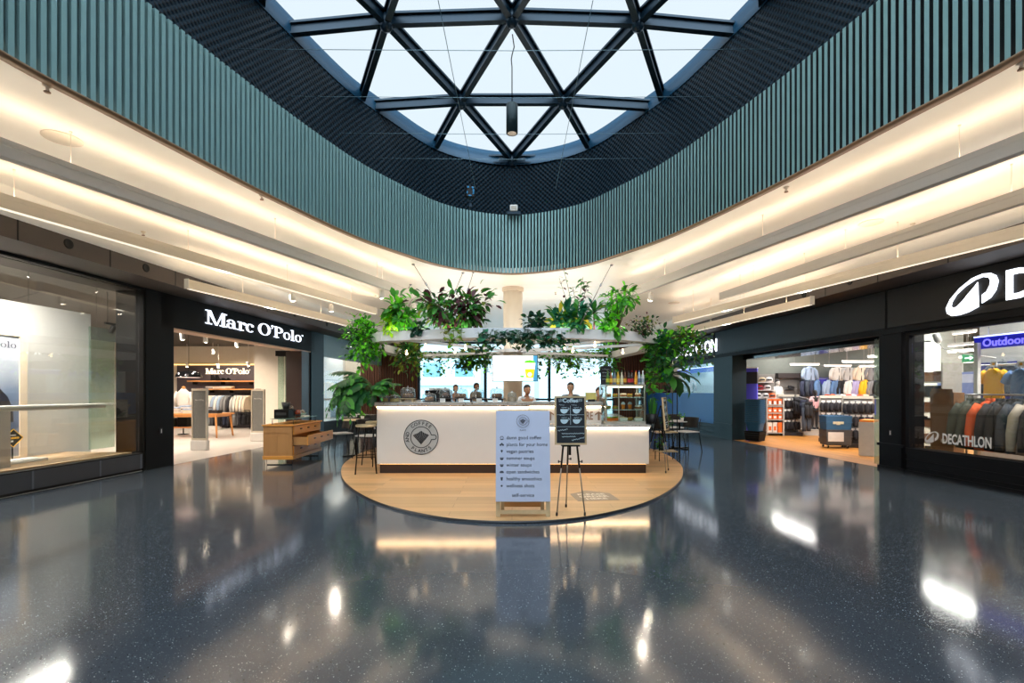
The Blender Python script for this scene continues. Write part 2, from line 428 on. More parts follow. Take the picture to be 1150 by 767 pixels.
# ---- floors
M_floor = SPECK('polished_terrazzo', (67, 75, 85), (222, 238, 242), .012, .27, .105, chips2=[((130, 145, 150), .007, .34), ((44, 49, 55), .014, .36)])
MATS['polished_terrazzo'].node_tree.nodes['Principled BSDF'].inputs['Specular IOR Level'].default_value = .62
mb = MB(); mb.add([(-7.14 - .48, YB0, 0), (7.5 + .55, YB0, 0), (7.498 - .0778 * YB1, YB1, 0), (-7.14 + .0685 * YB1, YB1, 0)], [(0, 1, 2, 3)])
mb.build('floor', M_floor, kind='structure')
M_lfloor = P('pale_screed', (214, 206, 198), .35, var=.05, scale=2)
M_rfloor = WOOD('shop_oak_floor', (214, 148, 66), (190, 122, 50), (1.6, .14), 'X', .35)
mb = MB(); mb.box(-6, 0, -.05, 24, 11, 0.002); mb.build('floor_left', M_lfloor, M=ML, kind='structure')
mb = MB(); mb.box(-24, 0, -.05, 6, 11, 0.002); mb.build('floor_right', M_rfloor, M=MR, kind='structure')
# ---- shop front walls
wl = thing('wall_left', None, None, kind='structure'); wl.matrix_world = ML
wr = thing('wall_right', None, None, kind='structure'); wr.matrix_world = MR
M_soff = P('brown_bulkhead', (74, 66, 62), .55, var=.06)
M_gap = P('joint_black', (8, 8, 9), .7)
ZF = 3.25
def bulkhead(parent, u0, u1, joints, holes):
    mb = MB(); mb.box(u0, -.7, ZF, u1, -.68, 3.86); mb.box(u0, -.68, ZF, u1, .12, ZF + .03); mb.build('bulkhead', M_soff, parent)
    mb = MB()
    for u in joints: mb.box(u - .01, -.703, ZF, u + .01, -.69, 3.6)
    mb.build('panel_joint', M_gap, parent)
    mb = MB()
    for u in holes:
        mb.M = Matrix.Translation((u, -.7, 3.4)) @ VX
        mb.lathe([(.068, -.01), (.068, .006), (.058, .012), (.04, .004), (.001, .004)], 18); mb.M = None
    mb.build('air_nozzle', M_gap, parent)
def fu(px, side): return LU(px, -.7) if side == 'L' else RU(px, -.7)
bulkhead(wl, -6, 24, [fu(x, 'L') for x in (20, 123.8, 197, 253, 300)] + [2, 3.7], [fu(x, 'L') for x in (77, 164, 228, 367, 331)])
bulkhead(wr, -24, 6, [fu(x, 'R') for x in (1064.8, 985.7, 927, 882)] + [-3.5, -2], [fu(x, 'R') for x in (1115, 1022, 954.5, 903)])
# left front
uW1 = LU(160); uC0, uC1, uC2, uC3 = LU(163), LU(194), LU(349), LU(363)
ZL = 2.63
mb = MB(); mb.box(uW1, -.02, 0, uC1, .5, ZF); mb.box(uC0 - .02, -.03, 0, uC0 - .005, 0, ZF, 0); mb.build('pilaster', M_black, wl)
mb = MB(); mb.box(uC2, -.02, 0, uC3, .5, ZF); mb.build('pilaster', M_teal, wl)
mb = MB(); mb.box(uC1 - .3, -.02, ZL, uC2 + .2, .34, ZF); mb.box(uC1, .34, ZL + .3, uC2, .5, ZF)
mb.build('fascia', M_black, wl)
mb = MB(); mb.box(uC1, .0, ZL - .03, uC2, .34, ZL); mb.build('lintel_soffit', P('warm_soffit', (216, 178, 150), .5), wl)
mb = MB(); mb.box(-6, -.02, ZF - .045, uW1 + .05, .1, ZF); mb.build('head_rail', M_black, wl)
# window base and far bays
mb = MB(); mb.box(-6, -.01, .045, uW1, .12, .3); mb.build('window_base', P('grey_base', (66, 70, 78), .35), wl)
mb = MB(); mb.box(-6, .02, 0, uW1, .12, .045); mb.box(-6, -.015, .3, uW1, .12, .315); mb.build('base_shadow_gap', M_gap, wl)
mb = MB()
for u in (uC0 - .1, 7.73, 6.71, 5.7, 4.69, 3.68, 2.67): mb.box(u - .012, -.016, .045, u + .012, 0, .3)
mb.build('base_joint', P('grey_joint', (96, 104, 118), .4), wl)
# left far bay (clothing shop past the pilaster)
mb = MB(); mb.box(uC3, 0, 0, 24, .2, .42); mb.build('window_base', M_black, wl)
mb = MB(); mb.box(uC3, 0, 2.55, 24, .2, ZF); mb.build('fascia', P('pale_teal_fascia', (150, 176, 182), .4), wl)
# shop shells
M_lwall = P('shop_white_wall', (226, 218, 208), .7, var=.04)
M_lceil = P('shop_dark_ceiling', (40, 32, 28), .6)
mb = MB(); mb.box(-3, 8.5, 0, 24, 8.6, 3.4); mb.build('wall_shop_rear', M_lwall, M=ML, kind='structure')
mb = MB(); mb.box(-3.1, .1, 0, -3, 8.5, 3.4); mb.build('wall_shop_end', M_lwall, M=ML, kind='structure')
mb = MB(); mb.box(-6, .12, 3.2, 24, 8.6, 3.3); mb.build('ceiling_shop', M_lceil, M=ML, kind='structure')
mb = MB(); mb.box(-17, 18.9, 0, -8.1, 19.1, 3.19); mb.build('wall_shop_side', M_cream, kind='structure')
mb = MB(); mb.box(-8.15, 15.2, 0, -6.1, 15.35, 3.19); mb.build('wall_shop_front', M_cream, kind='structure')
mb = MB(); mb.box(-8.15, 15.35, 0, -8.05, 23.5, 3.19); mb.build('wall_shop_divider', M_cream, kind='structure')
M_rwall = P('grey_green_wall', (112, 118, 112), .7); M_rceil = P('open_grey_ceiling', (84, 88, 86), .7)
for q in ((-24, 9, 0, 6, 9.1, 3.4), (5.9, .1, 0, 6, 9, 3.4), (-21.2, .25, 0, -21.1, 9, 3.4)):
    mb = MB(); mb.box(*q); mb.build('wall_shop_rear', M_rwall, M=MR, kind='structure')
mb = MB(); mb.box(-24, .12, 3.3, 6, 9.1, 3.4); mb.build('ceiling_shop', M_rceil, M=MR, kind='structure')
# right front
rA0, rA1, rB0, rB1, rC = RU(803), RU(823.4), RU(989), RU(1014), RU(1018)
ZRF, ZRO, ZW, ZS = 2.47, 2.45, 2.37, .43
M_navy = P('black_navy_panel', (18, 18, 22), .5, spec=.15)
mb = MB(); mb.box(rA0, -.03, 0, rA1, .4, ZRF, 0); mb.box(rA0 - .01, -.05, .42, rA1 + .01, -.03, .46); mb.build('pilaster', M_teal, wr)
mb = MB(); mb.box(rB0, -.03, 0, rB1, .4, ZRF); mb.box(rB0 - .02, -.06, .42, rC, -.03, .47); mb.box(rB0 - .02, -.05, 0, rC, -.03, .06); mb.build('pilaster', M_navy, wr)
mb = MB(); mb.box(-24, 0, ZRF, 6, .3, ZF)
mb.build('fascia', M_navy, wr)
mb = MB()
for a, b2 in ((RU(997.5), 6), (rA0 + .05, RU(995)), (-24, rA0 - .05)): mb.box(a, -.02, ZRF + .08, b2, 0, ZF - .02, .008)
mb.build('fascia_panel', P('fascia_charcoal', (29, 29, 32), .42, spec=.3), wr)
mb = MB(); mb.box(-24, -.05, ZRF - .03, 6, .02, ZRF + .03); mb.build('fascia_rail', M_navy, wr)
mb = MB(); mb.box(rA1, .3, 2.33, rB0, .32, 2.62); mb.box(rA1, .0, 2.62, rB0, .3, 2.64); mb.box(rA1, .32, 2.33, rB0, 1.0, 2.35)
mb.build('glossy_lintel', P('gloss_black', (16, 18, 20), .12, coat=.6), wr)
mb = MB(); mb.box(rC, 0, 0, 6, .25, ZS - .08); 
for z in (.1, .22): mb.box(rC, -.02, z, 6, 0, z + .018)
mb.box(rC, -.03, 0, 6, 0, .05); mb.box(rC, -.02, ZS - .1, 6, .25, ZS); mb.build('window_base', M_navy, wr)
mb = MB(); mb.box(rC - .02, 0, ZS, rC + .05, .1, ZRF); mb.box(rC, 0, ZW, 6, .1, ZRF); mb.build('window_trim', M_navy, wr)
# right far bay with blue film
mb = MB(); mb.box(-24, 0, 0, rA0, .25, .4)
for z in (.1, .2, .3): mb.box(-24, -.03, z, rA0, 0, z + .02)
mb.build('window_base', M_teal, wr)
mb = MB(); mb.box(-24, 0, .4, rA0, .04, 1.36); mb.build('blue_film', P('blue_film', (24, 110, 200), .35, var=.05), wr)
mb = MB(); mb.box(rA0 - .09, 0, .4, rA0, .1, ZRF); mb.box(-24, 0, 2.32, rA0, .1, ZRF); mb.build('window_trim', M_teal, wr)
# ---- shop glass
M_pane = GLASS('shop_pane', (248, 251, 250), 1.8, .015)
M_green = GLASS('green_edge_glass', (222, 236, 229), 1.4, .03, haze=.1)
def panes(name, parentM, segs, z0, z1, d=.05, mat=None):
    e = thing(name, None, None, kind='structure'); e.matrix_world = parentM
    for a, b2 in segs:
        mb = MB(); mb.box(a + .004, d, z0, b2 - .004, d + .012, z1); mb.build('glass_pane', mat or M_pane, e)
    return e
us = [-2.0, .65, 1.66, 2.67, 3.68, 4.69, 5.7, 6.71, 7.73, uW1 - .02]
panes('window_2', ML, list(zip(us[:-1], us[1:])), .31, ZF - .05)
panes('window_3', MR, [(rC + .05, RU(1150) + .02), (RU(1150) + .02, 0)], ZS, ZW)
panes('window_4', ML, [(uC3 + .02, 18.2), (18.2, 21), (21, 24)], .42, 2.55)
panes('window_5', MR, [(-24, -20), (-20, -17.4), (-17.4, rA0 - .09)], 1.36, 2.32)
# ---- far end: slatted wood walls and a daylit glass facade
YF = 21.0
wb = thing('wall_back', None, None, kind='structure')
M_slat = WOOD('walnut_slats', (120, 70, 46), (92, 52, 34), None, 'Z', .45)
for a, b2 in ((405, 470), (690, 752)):
    mb = MB(); x0, x1 = WX(a, YF), WX(b2, YF)
    mb.m = 1; mb.box(x0, YF + .05, 0, x1, YF + .2, 3.9); mb.m = 0
    x = x0
    while x < x1 - .05: mb.box(x, YF - .01, 0, x + .07, YF + .06, 3.8); x += .105
    mb.build('slat_panel', [M_slat, P('slat_back', (40, 24, 18), .7)], wb)
mb = MB()
mb.box(-9, YF + .05, 3.62, 9, YF + .3, 3.9); mb.box(-9.5, YF + .05, 0, WX(405, YF), YF + .2, 3.9); mb.box(WX(752, YF), YF + .05, 0, 8, YF + .2, 3.9)
mb.build('end_wall', M_cream, wb)
fac = thing('window_6', None, None, kind='structure')
mb = MB(); fx = [WX(p, YF) for p in (470, 545, 617, 690)]
for i, x in enumerate(fx): mb.box(x - .06, YF, 0, x + .06, YF + .16, 3.65)
for z in (0, 1.02, 3.5): mb.box(fx[0], YF + .02, z, fx[-1], YF + .14, z + .09)
mb.build('window_frame', P('facade_frame', (40, 66, 84), .4, .3), fac)
mb = MB(); mb.box(fx[0], YF + .07, .05, fx[-1], YF + .085, 3.6); mb.build('glass_pane', GLASS('facade_glass', (225, 242, 248), .8, .02), fac)
# outdoors
mb = MB(); mb.box(-40, YF + .4, -.3, 40, 70, -.05); mb.build('ground_outside', P('pale_paving', (205, 210, 212), .8), kind='structure')
ob = thing('building_outside', None, None, kind='structure')
M_bld = P('pale_blue_render', (206, 222, 228), .8)
mb = MB(); mb.box(-30, 38, -.1, -2.5, 48, 4.2); mb.box(-30, 37.6, 1.9, -2.5, 38, 2.1); mb.build('outside_block', M_bld, ob)
mb = MB(); mb.box(2.5, 44, -.1, 30, 54, 3.4); mb.build('outside_block', P('outside_white', (225, 232, 235), .8), ob)
mb = MB()
for i in range(10): mb.box(-27 + 2.5 * i, 37.95, 2.6, -25.6 + 2.5 * i, 38, 3.7)
mb.build('outside_windows', P('outside_glass', (120, 165, 185), .2), ob)
# walls behind the camera
mb = MB(); mb.box(-9, YB0 - .2, 0, 9, YB0, 3.9); mb.build('wall_behind', P('rear_wall', (120, 116, 110), .6), kind='structure')
# ---- round column
col = thing('column_middle', None, None, kind='structure', loc=(WX(576, 10.9), 10.9, 0))
mb = MB(); mb.cyl(0, 0, .03, WZ(328, 10.9), .215, 32); mb.build('shaft', P('column_paint', (234, 224, 210), .6, var=.04), col)
mb = MB(); mb.lathe([(.215, WZ(328, 10.9)), (.245, WZ(327, 10.9)), (.25, WZ(320, 10.9)), (.25, 3.76)], 32); mb.build('capital', P('column_cap', (228, 208, 186), .6, var=.04), col)
# ---------------------------------------------------------------- camera, world, render settings
cam = bpy.data.cameras.new('camera'); cam.sensor_width = 36; cam.lens = F / 1150 * 36; cam.shift_y = (HY - 383.5) / 1150
cam.clip_end = 200
co = bpy.data.objects.new('camera', cam); COL.objects.link(co); co.location = (0, 0, CZ); co.rotation_euler = (PI / 2, 0, 0)
SC.camera = co
w = bpy.data.worlds.new('world'); SC.world = w; w.use_nodes = True
nt = w.node_tree; N = nt.nodes; bg = N['Background']
# overcast sky, brighter on the side behind the camera and along the horizon
tc = N.new('ShaderNodeTexCoord'); sx = N.new('ShaderNodeSeparateXYZ'); nt.links.new(tc.outputs['Generated'], sx.inputs[0])
m1 = N.new('ShaderNodeMapRange'); m1.interpolation_type = 'SMOOTHSTEP'; m1.inputs[1].default_value = .25; m1.inputs[2].default_value = -.75; m1.inputs[3].default_value = 1.1; m1.inputs[4].default_value = SKY_BACK
nt.links.new(sx.outputs[1], m1.inputs[0])
m2 = N.new('ShaderNodeMapRange'); m2.inputs[1].default_value = .12; m2.inputs[2].default_value = .4; m2.inputs[3].default_value = 1.9; m2.inputs[4].default_value = 1
nt.links.new(sx.outputs[2], m2.inputs[0])
mm = N.new('ShaderNodeMath'); mm.operation = 'MULTIPLY'; nt.links.new(m1.outputs[0], mm.inputs[0]); nt.links.new(m2.outputs[0], mm.inputs[1])
nt.links.new(mm.outputs[0], bg.inputs[1]); bg.inputs[0].default_value = (.92, .97, 1.0, 1)
vs_ = SC.view_settings; SC.display_settings.display_device = 'sRGB'
vs_.view_transform = 'Standard'; vs_.look = 'None'; vs_.gamma = 1; vs_.use_curve_mapping = False; vs_.exposure = 0.0
SC.cycles.use_denoising = True
SC.cycles.max_bounces = 10; SC.cycles.transparent_max_bounces = 16; SC.cycles.diffuse_bounces = 4; SC.cycles.glossy_bounces = 4
SC.cycles.sample_clamp_indirect = 6
def area(name, M, sx, sy, power, col=(1, .9, .78), spread=PI):
    l = bpy.data.lights.new(name, 'AREA'); l.shape = 'RECTANGLE'; l.size = sx; l.size_y = sy; l.energy = power; l.color = col; l.spread = spread
    o = bpy.data.objects.new(name, l); COL.objects.link(o); o.matrix_world = M
    return o
def spot(name, loc, to, power, col=(1, .88, .72), ang=1.4, blend=.6, r=.03):
    l = bpy.data.lights.new(name, 'SPOT'); l.energy = power; l.color = col; l.spot_size = ang; l.spot_blend = blend; l.shadow_soft_size = r
    o = bpy.data.objects.new(name, l); COL.objects.link(o); o.location = loc
    o.rotation_euler = (Vector(to) - Vector(loc)).to_track_quat('-Z', 'Y').to_euler()
    return o
# ================================================================= CEILING LIGHTING AND ATRIUM FITTINGS
M_bar = P('bar_grey', (214, 210, 204), .4, .2, var=.03)
M_barw = P('bar_white', (238, 228, 212), .45, var=.03)
M_up = EM('uplight_diffuser', (255, 238, 214), 11.5)
def lightbar(px, pz, label, rods, lamps=(), mat=None, up=True, w=.085, h=.1):
    """pendant profile between two image points at the same height pz: px = ((x, y), (x, y)) on its lower edge"""
    ends = []
    for (x, y) in px:
        Y = (pz - CZ) * F / (HY - y); ends.append(Vector((WX(x, Y), Y, pz)))
    a, b = ends; d = (b - a); L = d.length; ang = math.atan2(d.y, d.x)
    t = thing('pendant_light_bar', label, 'light', a, ang, 'long pendant light bars under the pale ceiling')
    mb = MB(); mb.box(0, -w / 2, 0, L, w / 2, h, .006); mb.build('housing', mat or M_bar, t)
    if up:
        mb = MB(); mb.loft([[(x, -w / 2 + .008, h), (x, 0, h + .058), (x, w / 2 - .008, h)] for x in (.02, L - .02)], False); mb.build('light_strip', M_up, t)
        for sg in (-1, 1):
            mb = MB(); mb.box(0, min(sg * w / 2, sg * (w / 2 - .005)), h - .001, L, max(sg * w / 2, sg * (w / 2 - .005)), h + .05); mb.build('side_lip', mat or M_bar, t)
    for x in (-.012, L): mb = MB(); mb.box(x, -w / 2 - .002, -.002, x + .012, w / 2 + .002, h + .06); mb.build('end_cap', M_white, t)
    k = max(2, int(L / rods)); 
    for i in range(k):
        x = (i + .5) * L / k
        mb = MB(); mb.cyl(x, 0, h, ZC - pz, .0032, 6); mb.lathe([(.01, 0), (.012, .012)], 10, x, 0, ZC - pz - .012); mb.build('hanger_rod', M_barw, t)
    if mat is M_barw:
        mb = MB(); mb.box(.03, -w / 2 + .01, -.004, L - .03, w / 2 - .01, .001); mb.build('lower_diffuser', EM('soft_diffuser', (255, 240, 215), 1.1), t)
    for fx in lamps:
        mb = MB(); mb.box(fx * L - .12, -.03, -.008, fx * L + .12, .03, .001); mb.build('lamp_insert', EM('lamp_insert', (255, 250, 235), 9), t)
    return t, a, d
LBL = 'grey pendant light bar under the ceiling, '
EXT = lambda p, q, k: (p[0] + (p[0] - q[0]) * k, p[1] + (p[1] - q[1]) * k)
B = {}
B['L1'] = lightbar(((-150, 125), (462, 335)), 3.3, 'long grey pendant light bar nearest the atrium rim above the clothing shop side', 1.9)
B['L2'] = lightbar(((-150, 191), (421.6, 353)), 3.3, 'white pendant light bar with two hanging spotlights along the clothing shop bulkhead', 1.9, (.45,), M_barw)
B['L3'] = lightbar(((210, 324), (392, 366.5)), 3.1, 'white pendant light bar starting just above the white serif shop sign', 1.6, (.4,), M_barw)
B['R1'] = lightbar(((710, 333), (1300, 116)), 3.3, 'long grey pendant light bar nearest the atrium rim above the sports shop side', 1.9)
B['R2'] = lightbar(((810, 337), (1300, 181)), 3.3, 'grey pendant light bar between the rim bar and the sports shop bulkhead', 1.9)
B['R3'] = lightbar(((757, 363), (1300, 231)), 3.1, 'long white pendant light bar crossing the dark bulkhead above the ring logo sign', 1.5, (.25, .5), M_barw)
B['R4'] = lightbar(((755, 378), (912, 342)), 3.02, 'short white pendant light bar ending above the sports shop entrance', 1.1, (.5,), M_barw)
# spotlights on the bars
def pendspot(px, py, Y, label, top=None, group=None):
    p = W(px, py, Y); t = thing('hanging_spotlight', label, 'spotlight', p, 0, group)
    zt = (top if top else 3.32) - p.z
    mb = MB(); mb.cyl(0, 0, .1, max(zt, .16), .008, 6); mb.build('stem', M_white, t)
    mb = MB(); mb.M = Matrix.Rotation(.25, 4, 'X'); mb.lathe([(.03, .13), (.045, .12), (.055, 0), (.06, -.03), (.055, -.03), (.045, 0)], 16); mb.build('lamp_body', M_white, t)
    mb = MB(); mb.M = Matrix.Rotation(.25, 4, 'X'); mb.lathe([(.05, -.02), (.03, -.04), (.001, -.045)], 16); mb.build('bulb', EM('spot_bulb', (255, 236, 205), 60), t)
    return t
for px, py, Y, lb in ((329, 336, 9.2, 'lit spotlight hanging over the start of the lettering on the white serif shop sign'), (372, 348, 10.6, 'lit spotlight hanging by the far end of the serif shop sign'),
                      (429, 333, 9.0, 'lit spotlight hanging above the bright upright plant on the planter ring'), (465, 346, 11.2, 'lit spotlight glimpsed beside the red and green shrub'),
                      (730.5, 336, 9.9, 'lit spotlight hanging near the end of the rim bar above the sports side'), (693, 346, 11.5, 'bright round spotlight behind the umbrella plant')):
    pendspot(px, py, Y, lb, ZC if px in (465, 693, 429) else None)
# ceiling details: round access panel and sprinklers
for px, py, lb in ((70, 155, 'large flush round cover in the ceiling at the upper left'), (1018 - 40, 250, 'faint round cover in the ceiling between two light bars'), (757, 340, 'small round cover in the streaky ceiling by the sports shop')):
    Y = (ZC - CZ) * F / (HY - py); t = thing('ceiling_cover', lb, 'ceiling cover', (WX(px, Y), Y, ZC))
    mb = MB(); mb.lathe([(.15, 0), (.15, -.008), (.14, -.012), (.001, -.012)], 28); mb.build('cover_disc', P('cover_cream', (228, 218, 202), .5, var=.03), t)
for px, py, lb in ((53, 95, 'tiny ceiling sprinkler nearest the upper left corner'), (294, 219, 'tiny ceiling sprinkler below the ribbed band on the clothing shop side'), (161, 260, 'tiny ceiling sprinkler between the two bars over the clothing shop'),
                   (883, 210, 'tiny ceiling sprinkler below the ribbed band on the sports side'), (1025, 251, 'tiny ceiling sprinkler above the second bar on the sports side'), (1147, 69, 'tiny ceiling sprinkler at the upper right edge'), (624, 328, 'tiny ceiling sprinkler just past the atrium tip')):
    Y = (ZC - CZ) * F / (HY - py); t = thing('sprinkler', lb, 'sprinkler', (WX(px, Y), Y, ZC))
    mb = MB(); mb.lathe([(.03, 0), (.03, -.012), (.012, -.02), (.012, -.045), (.001, -.045)], 12); mb.build('body', M_barw, t)
    mb = MB(); mb.lathe([(.022, -.055), (.022, -.06), (.004, -.062)], 12); mb.tube([(.012, 0, -.04), (.014, 0, -.058)], .003, 5); mb.tube([(-.012, 0, -.04), (-.014, 0, -.058)], .003, 5); mb.build('deflector', M_bronze, t)
# pendant cylinder lamp in the atrium
p = W(575, 150, 6.5); t = thing('cylinder_pendant', 'dark cylinder pendant lamp hanging on a kinked cable below the skylight', 'pendant lamp', (p.x, p.y, p.z))
zt = dome(0, 6.5) - .29 - p.z
mb = MB(); mb.lathe([(.06, 0), (.078, .003), (.078, .385), (.07, .395), (.01, .4)], 24, cap=False); mb.lathe([(.01, .36), (.077, .36)], 24, cap=False); mb.build('lamp_body', P('lamp_teal_black', (26, 46, 52), .4, .4), t)
mb = MB(); mb.lathe([(.062, .001), (.05, .03), (.03, .05), (.001, .055)], 20); mb.build('reflector', P('lamp_reflector', (200, 190, 180), .25, .8), t)
mb = MB(); mb.tube([(0, 0, .39), (0, 0, .9), (-.01, 0, 1.0), (.0, 0, 1.06), (.015, 0, 1.12), (.03, 0, 1.17), (.005, 0, zt)], .008, 6); mb.build('cable', M_blackm, t)
# thin tension wires across the atrium
M_wire = P('wire_steel', (120, 150, 165), .4, .7)
for py, Y, lb in ((57, 5.35, 'nearest the camera'), (110, 6.2, 'second nearest the camera'), (151, 7.1, 'third from the camera'), (179, 7.8, 'nearest the pointed end of the atrium')):
    z = WZ(py, Y); xs = 3.25 if Y < 6 else (2.95 if Y < 7 else 2.5)
    mb = MB(); mb.tube([(-xs, Y, z + .02), (0, Y, z), (xs, Y, z + .02)], .0035, 5)
    mb.build('tension_wire', M_wire, label='thin steel wire stretched across the atrium, ' + lb, cat='wire', group='thin wires across the atrium')
for a, b2, lb in (((492, 0, 4.2), (534, 212, 8.3), 'clothing shop'), ((666, 0, 4.2), (624, 212, 8.4), 'sports shop')):
    mb = MB(); mb.tube([W(*a), W(*b2)], .0035, 5); mb.build('sloping_wire', M_wire, label='thin wire sloping down through the skylight view to the screen, on the %s side' % lb, cat='wire', group='sloping wires in the atrium')
# floodlight and sensor on the screen
p = W(528, 216, 8.55); t = thing('floodlight', 'black floodlight with blue glints fixed low on the dark perforated screen', 'floodlight', p, .25)
mb = MB(); mb.cbox(0, 0, 0, .17, .09, .2, .015); mb.build('lamp_body', M_blackm, t)
for x, z, w_, h in ((-.045, .07, .04, .03), (.04, .07, .04, .03), (-.06, -.02, .02, .05), (.05, .0, .03, .09), (-.01, -.075, .06, .02)): mb = MB(); mb.cbox(x, -.048, z, w_, .012, h, .003); mb.build('lens', P('blue_lens', (60, 140, 190), .1, .2), t)
mb = MB(); mb.cyl(0, 0, -.24, -.1, .012, 8); mb.cbox(0, 0, -.24, .06, .06, .07, .01); mb.build('mount', M_steelblue, t)
p = W(577, 233.5, 9.32); t = thing('sensor_box', 'small white sensor box at the tip of the dark screen', 'sensor', p)
mb = MB(); mb.cbox(0, 0, 0, .15, .06, .11, .012); mb.build('case', M_white, t)
mb = MB(); mb.cbox(0, -.032, 0, .1, .01, .06, .003); mb.build('window_plate', P('sensor_beige', (190, 180, 165), .4), t)
mb = MB(); mb.cbox(0, .05, -.09, .26, .1, .05); mb.build('bracket', M_steelblue, t)
# ================================================================= COFFEE KIOSK
# ---- oval oak platform
pf = [(0, 5.1), (.6, 5.2), (1.15, 5.52), (1.72, 6.05), (2.32, 6.92), (2.82, 7.95), (3.22, 9.25), (3.38, 10.8), (3.2, 12.4), (2.3, 13.7), (1.0, 14.2), (0, 14.3)]
pl = pf + [(-x, y) for x, y in reversed(pf[1:-1])]
plf, _ = resample(crom(pl, 16), 220)
t = thing('kiosk_platform', 'rounded oak plank platform with a dark rim under the white coffee kiosk', 'platform', (0, 0, 0))
M_oak = WOOD('pale_oak_planks', (222, 182, 132), (196, 150, 98), (1.9, .19), 'X', .4)
mb = MB(); mb.prism([(p.x, p.y) for p in plf][::-1], .001, .03); mb.build('plank_floor', M_oak, t)
mb = MB(); band(plf, [(-.002, .0), (-.002, .0295), (.035, .0285), (.05, .02), (.05, .0)], mb); mb.build('rim', P('dark_rim', (44, 48, 54), .3, .4), t)
# floor sticker
t = thing('floor_sticker', 'grey house-shaped sticker with white lettering on the oak platform, right of the chalkboard easel', 'floor sticker', (1.06, 6.35, .0305), .12)
mb = MB(); mb.prism([(-.27, -.3), (.27, -.3), (.27, .12), (0, .32), (-.27, .12)], 0, .002); mb.build('sticker_sheet', P('sticker_grey', (150, 132, 112), .5), t)
mb = MB()
for i, s in enumerate(('PLEASE', 'ORDER', 'HERE')): mb.text(s, .12, Matrix.Translation((0, .06 - .13 * i, .003)), .001, .003)
mb.build('lettering', P('sticker_white', (222, 210, 192), .5), t)
# ---- counter
YK = 8.05; XL, XR = WX(423, YK), WX(729, YK)
M_lam = P('white_laminate', (218, 213, 208), .3, var=.02)
M_kick = P('dark_kick', (40, 28, 24), .5)
M_stone = SPECK('counter_terrazzo', (176, 172, 166), (70, 66, 62), .035, .5, .25, chips2=[((236, 234, 230), .03, .5), ((150, 96, 70), .05, .35)])
M_led = EM('warm_led', (255, 218, 166), 34)
M_led2 = EM('warm_led_low', (255, 196, 120), 7)
XJ = .28                                       # where the tall counter steps down to the low one
ct = thing('kiosk_counter', 'long white coffee counter with speckled stone top and glowing light strips', 'counter', (0, 0, 0))
mb = MB(); mb.box(XL, YK, .19, XJ, YK + .66, 1.15, .008); mb.build('front_cabinet', M_lam, ct)
mb = MB(); mb.box(XJ + .005, YK, .19, XR, YK + .5, .80, .008); mb.build('low_cabinet', M_lam, ct)
mb = MB(); mb.box(XJ, YK + .33, .84, 1.56, YK + .66, 1.15, .006); mb.build('raised_panel', M_lam, ct)
mb = MB(); mb.box(XL + .04, YK + .05, .03, XR - .04, YK + .45, .19); mb.build('kick_plate', M_kick, ct)
mb = MB(); mb.box(XL - .03, YK - .03, 1.165, XJ + .02, YK + .72, 1.225, .006); mb.box(XJ + .02, YK + .3, 1.165, 1.58, YK + .72, 1.225, .006); mb.build('stone_top', M_stone, ct)
mb = MB(); mb.box(XL - .025, YK - .028, 1.15, XJ + .02, YK + .7, 1.165); mb.box(XJ + .02, YK + .305, 1.15, 1.575, YK + .7, 1.165); mb.build('brass_edge', P('warm_edge', (226, 176, 130), .35, .3), ct)
mb = MB(); mb.box(XJ + .01, YK - .03, .805, XR + .03, YK + .34, .845, .006); mb.box(1.57, YK + .34, .805, XR + .03, YK + .9, .845, .006); mb.build('low_stone_top', M_stone, ct)
mb = MB(); mb.box(XL + .01, YK - .02, 1.136, XJ, YK - .004, 1.149); mb.build('light_strip', M_led, ct)
mb = MB(); mb.box(XJ + .03, YK - .02, .79, XR, YK - .004, .803); mb.build('light_strip', M_led, ct)
mb = MB(); mb.box(XJ + .03, YK + .312, 1.136, 1.55, YK + .326, 1.149); mb.build('light_strip', M_led, ct)
mb = MB(); mb.box(XL + .05, YK + .015, .186, XR - .05, YK + .045, .1899); mb.build('plinth_light', M_led2, ct)
# ORDER HERE arrows
M_tan = P('tan_lettering', (150, 116, 92), .5)
def arrow(mb, x, z, h, w):
    mb.vprism([(x - w * .13, z - h / 2), (x + w * .13, z - h / 2), (x + w * .13, z + h * .25), (x + w * .5, z + h * .05), (x + w * .5, z + h * .22), (x, z + h / 2), (x - w * .5, z + h * .22), (x - w * .5, z + h * .05), (x - w * .13, z + h * .25)], YK + .318, YK + .329)
mb = MB()
arrow(mb, WX(618, YK + .32), WZ(467, YK + .32), .155, .13); arrow(mb, WX(672.5, YK + .32), WZ(467, YK + .32), .155, .13)
mb.text('ORDER HERE', .2, wallM((WX(626, YK + .32) + WX(666, YK + .32)) / 2 - .02, YK + .325, WZ(467.3, YK + .32)), .006, .004, squash=.56)
mb.build('lettering', M_tan, ct)
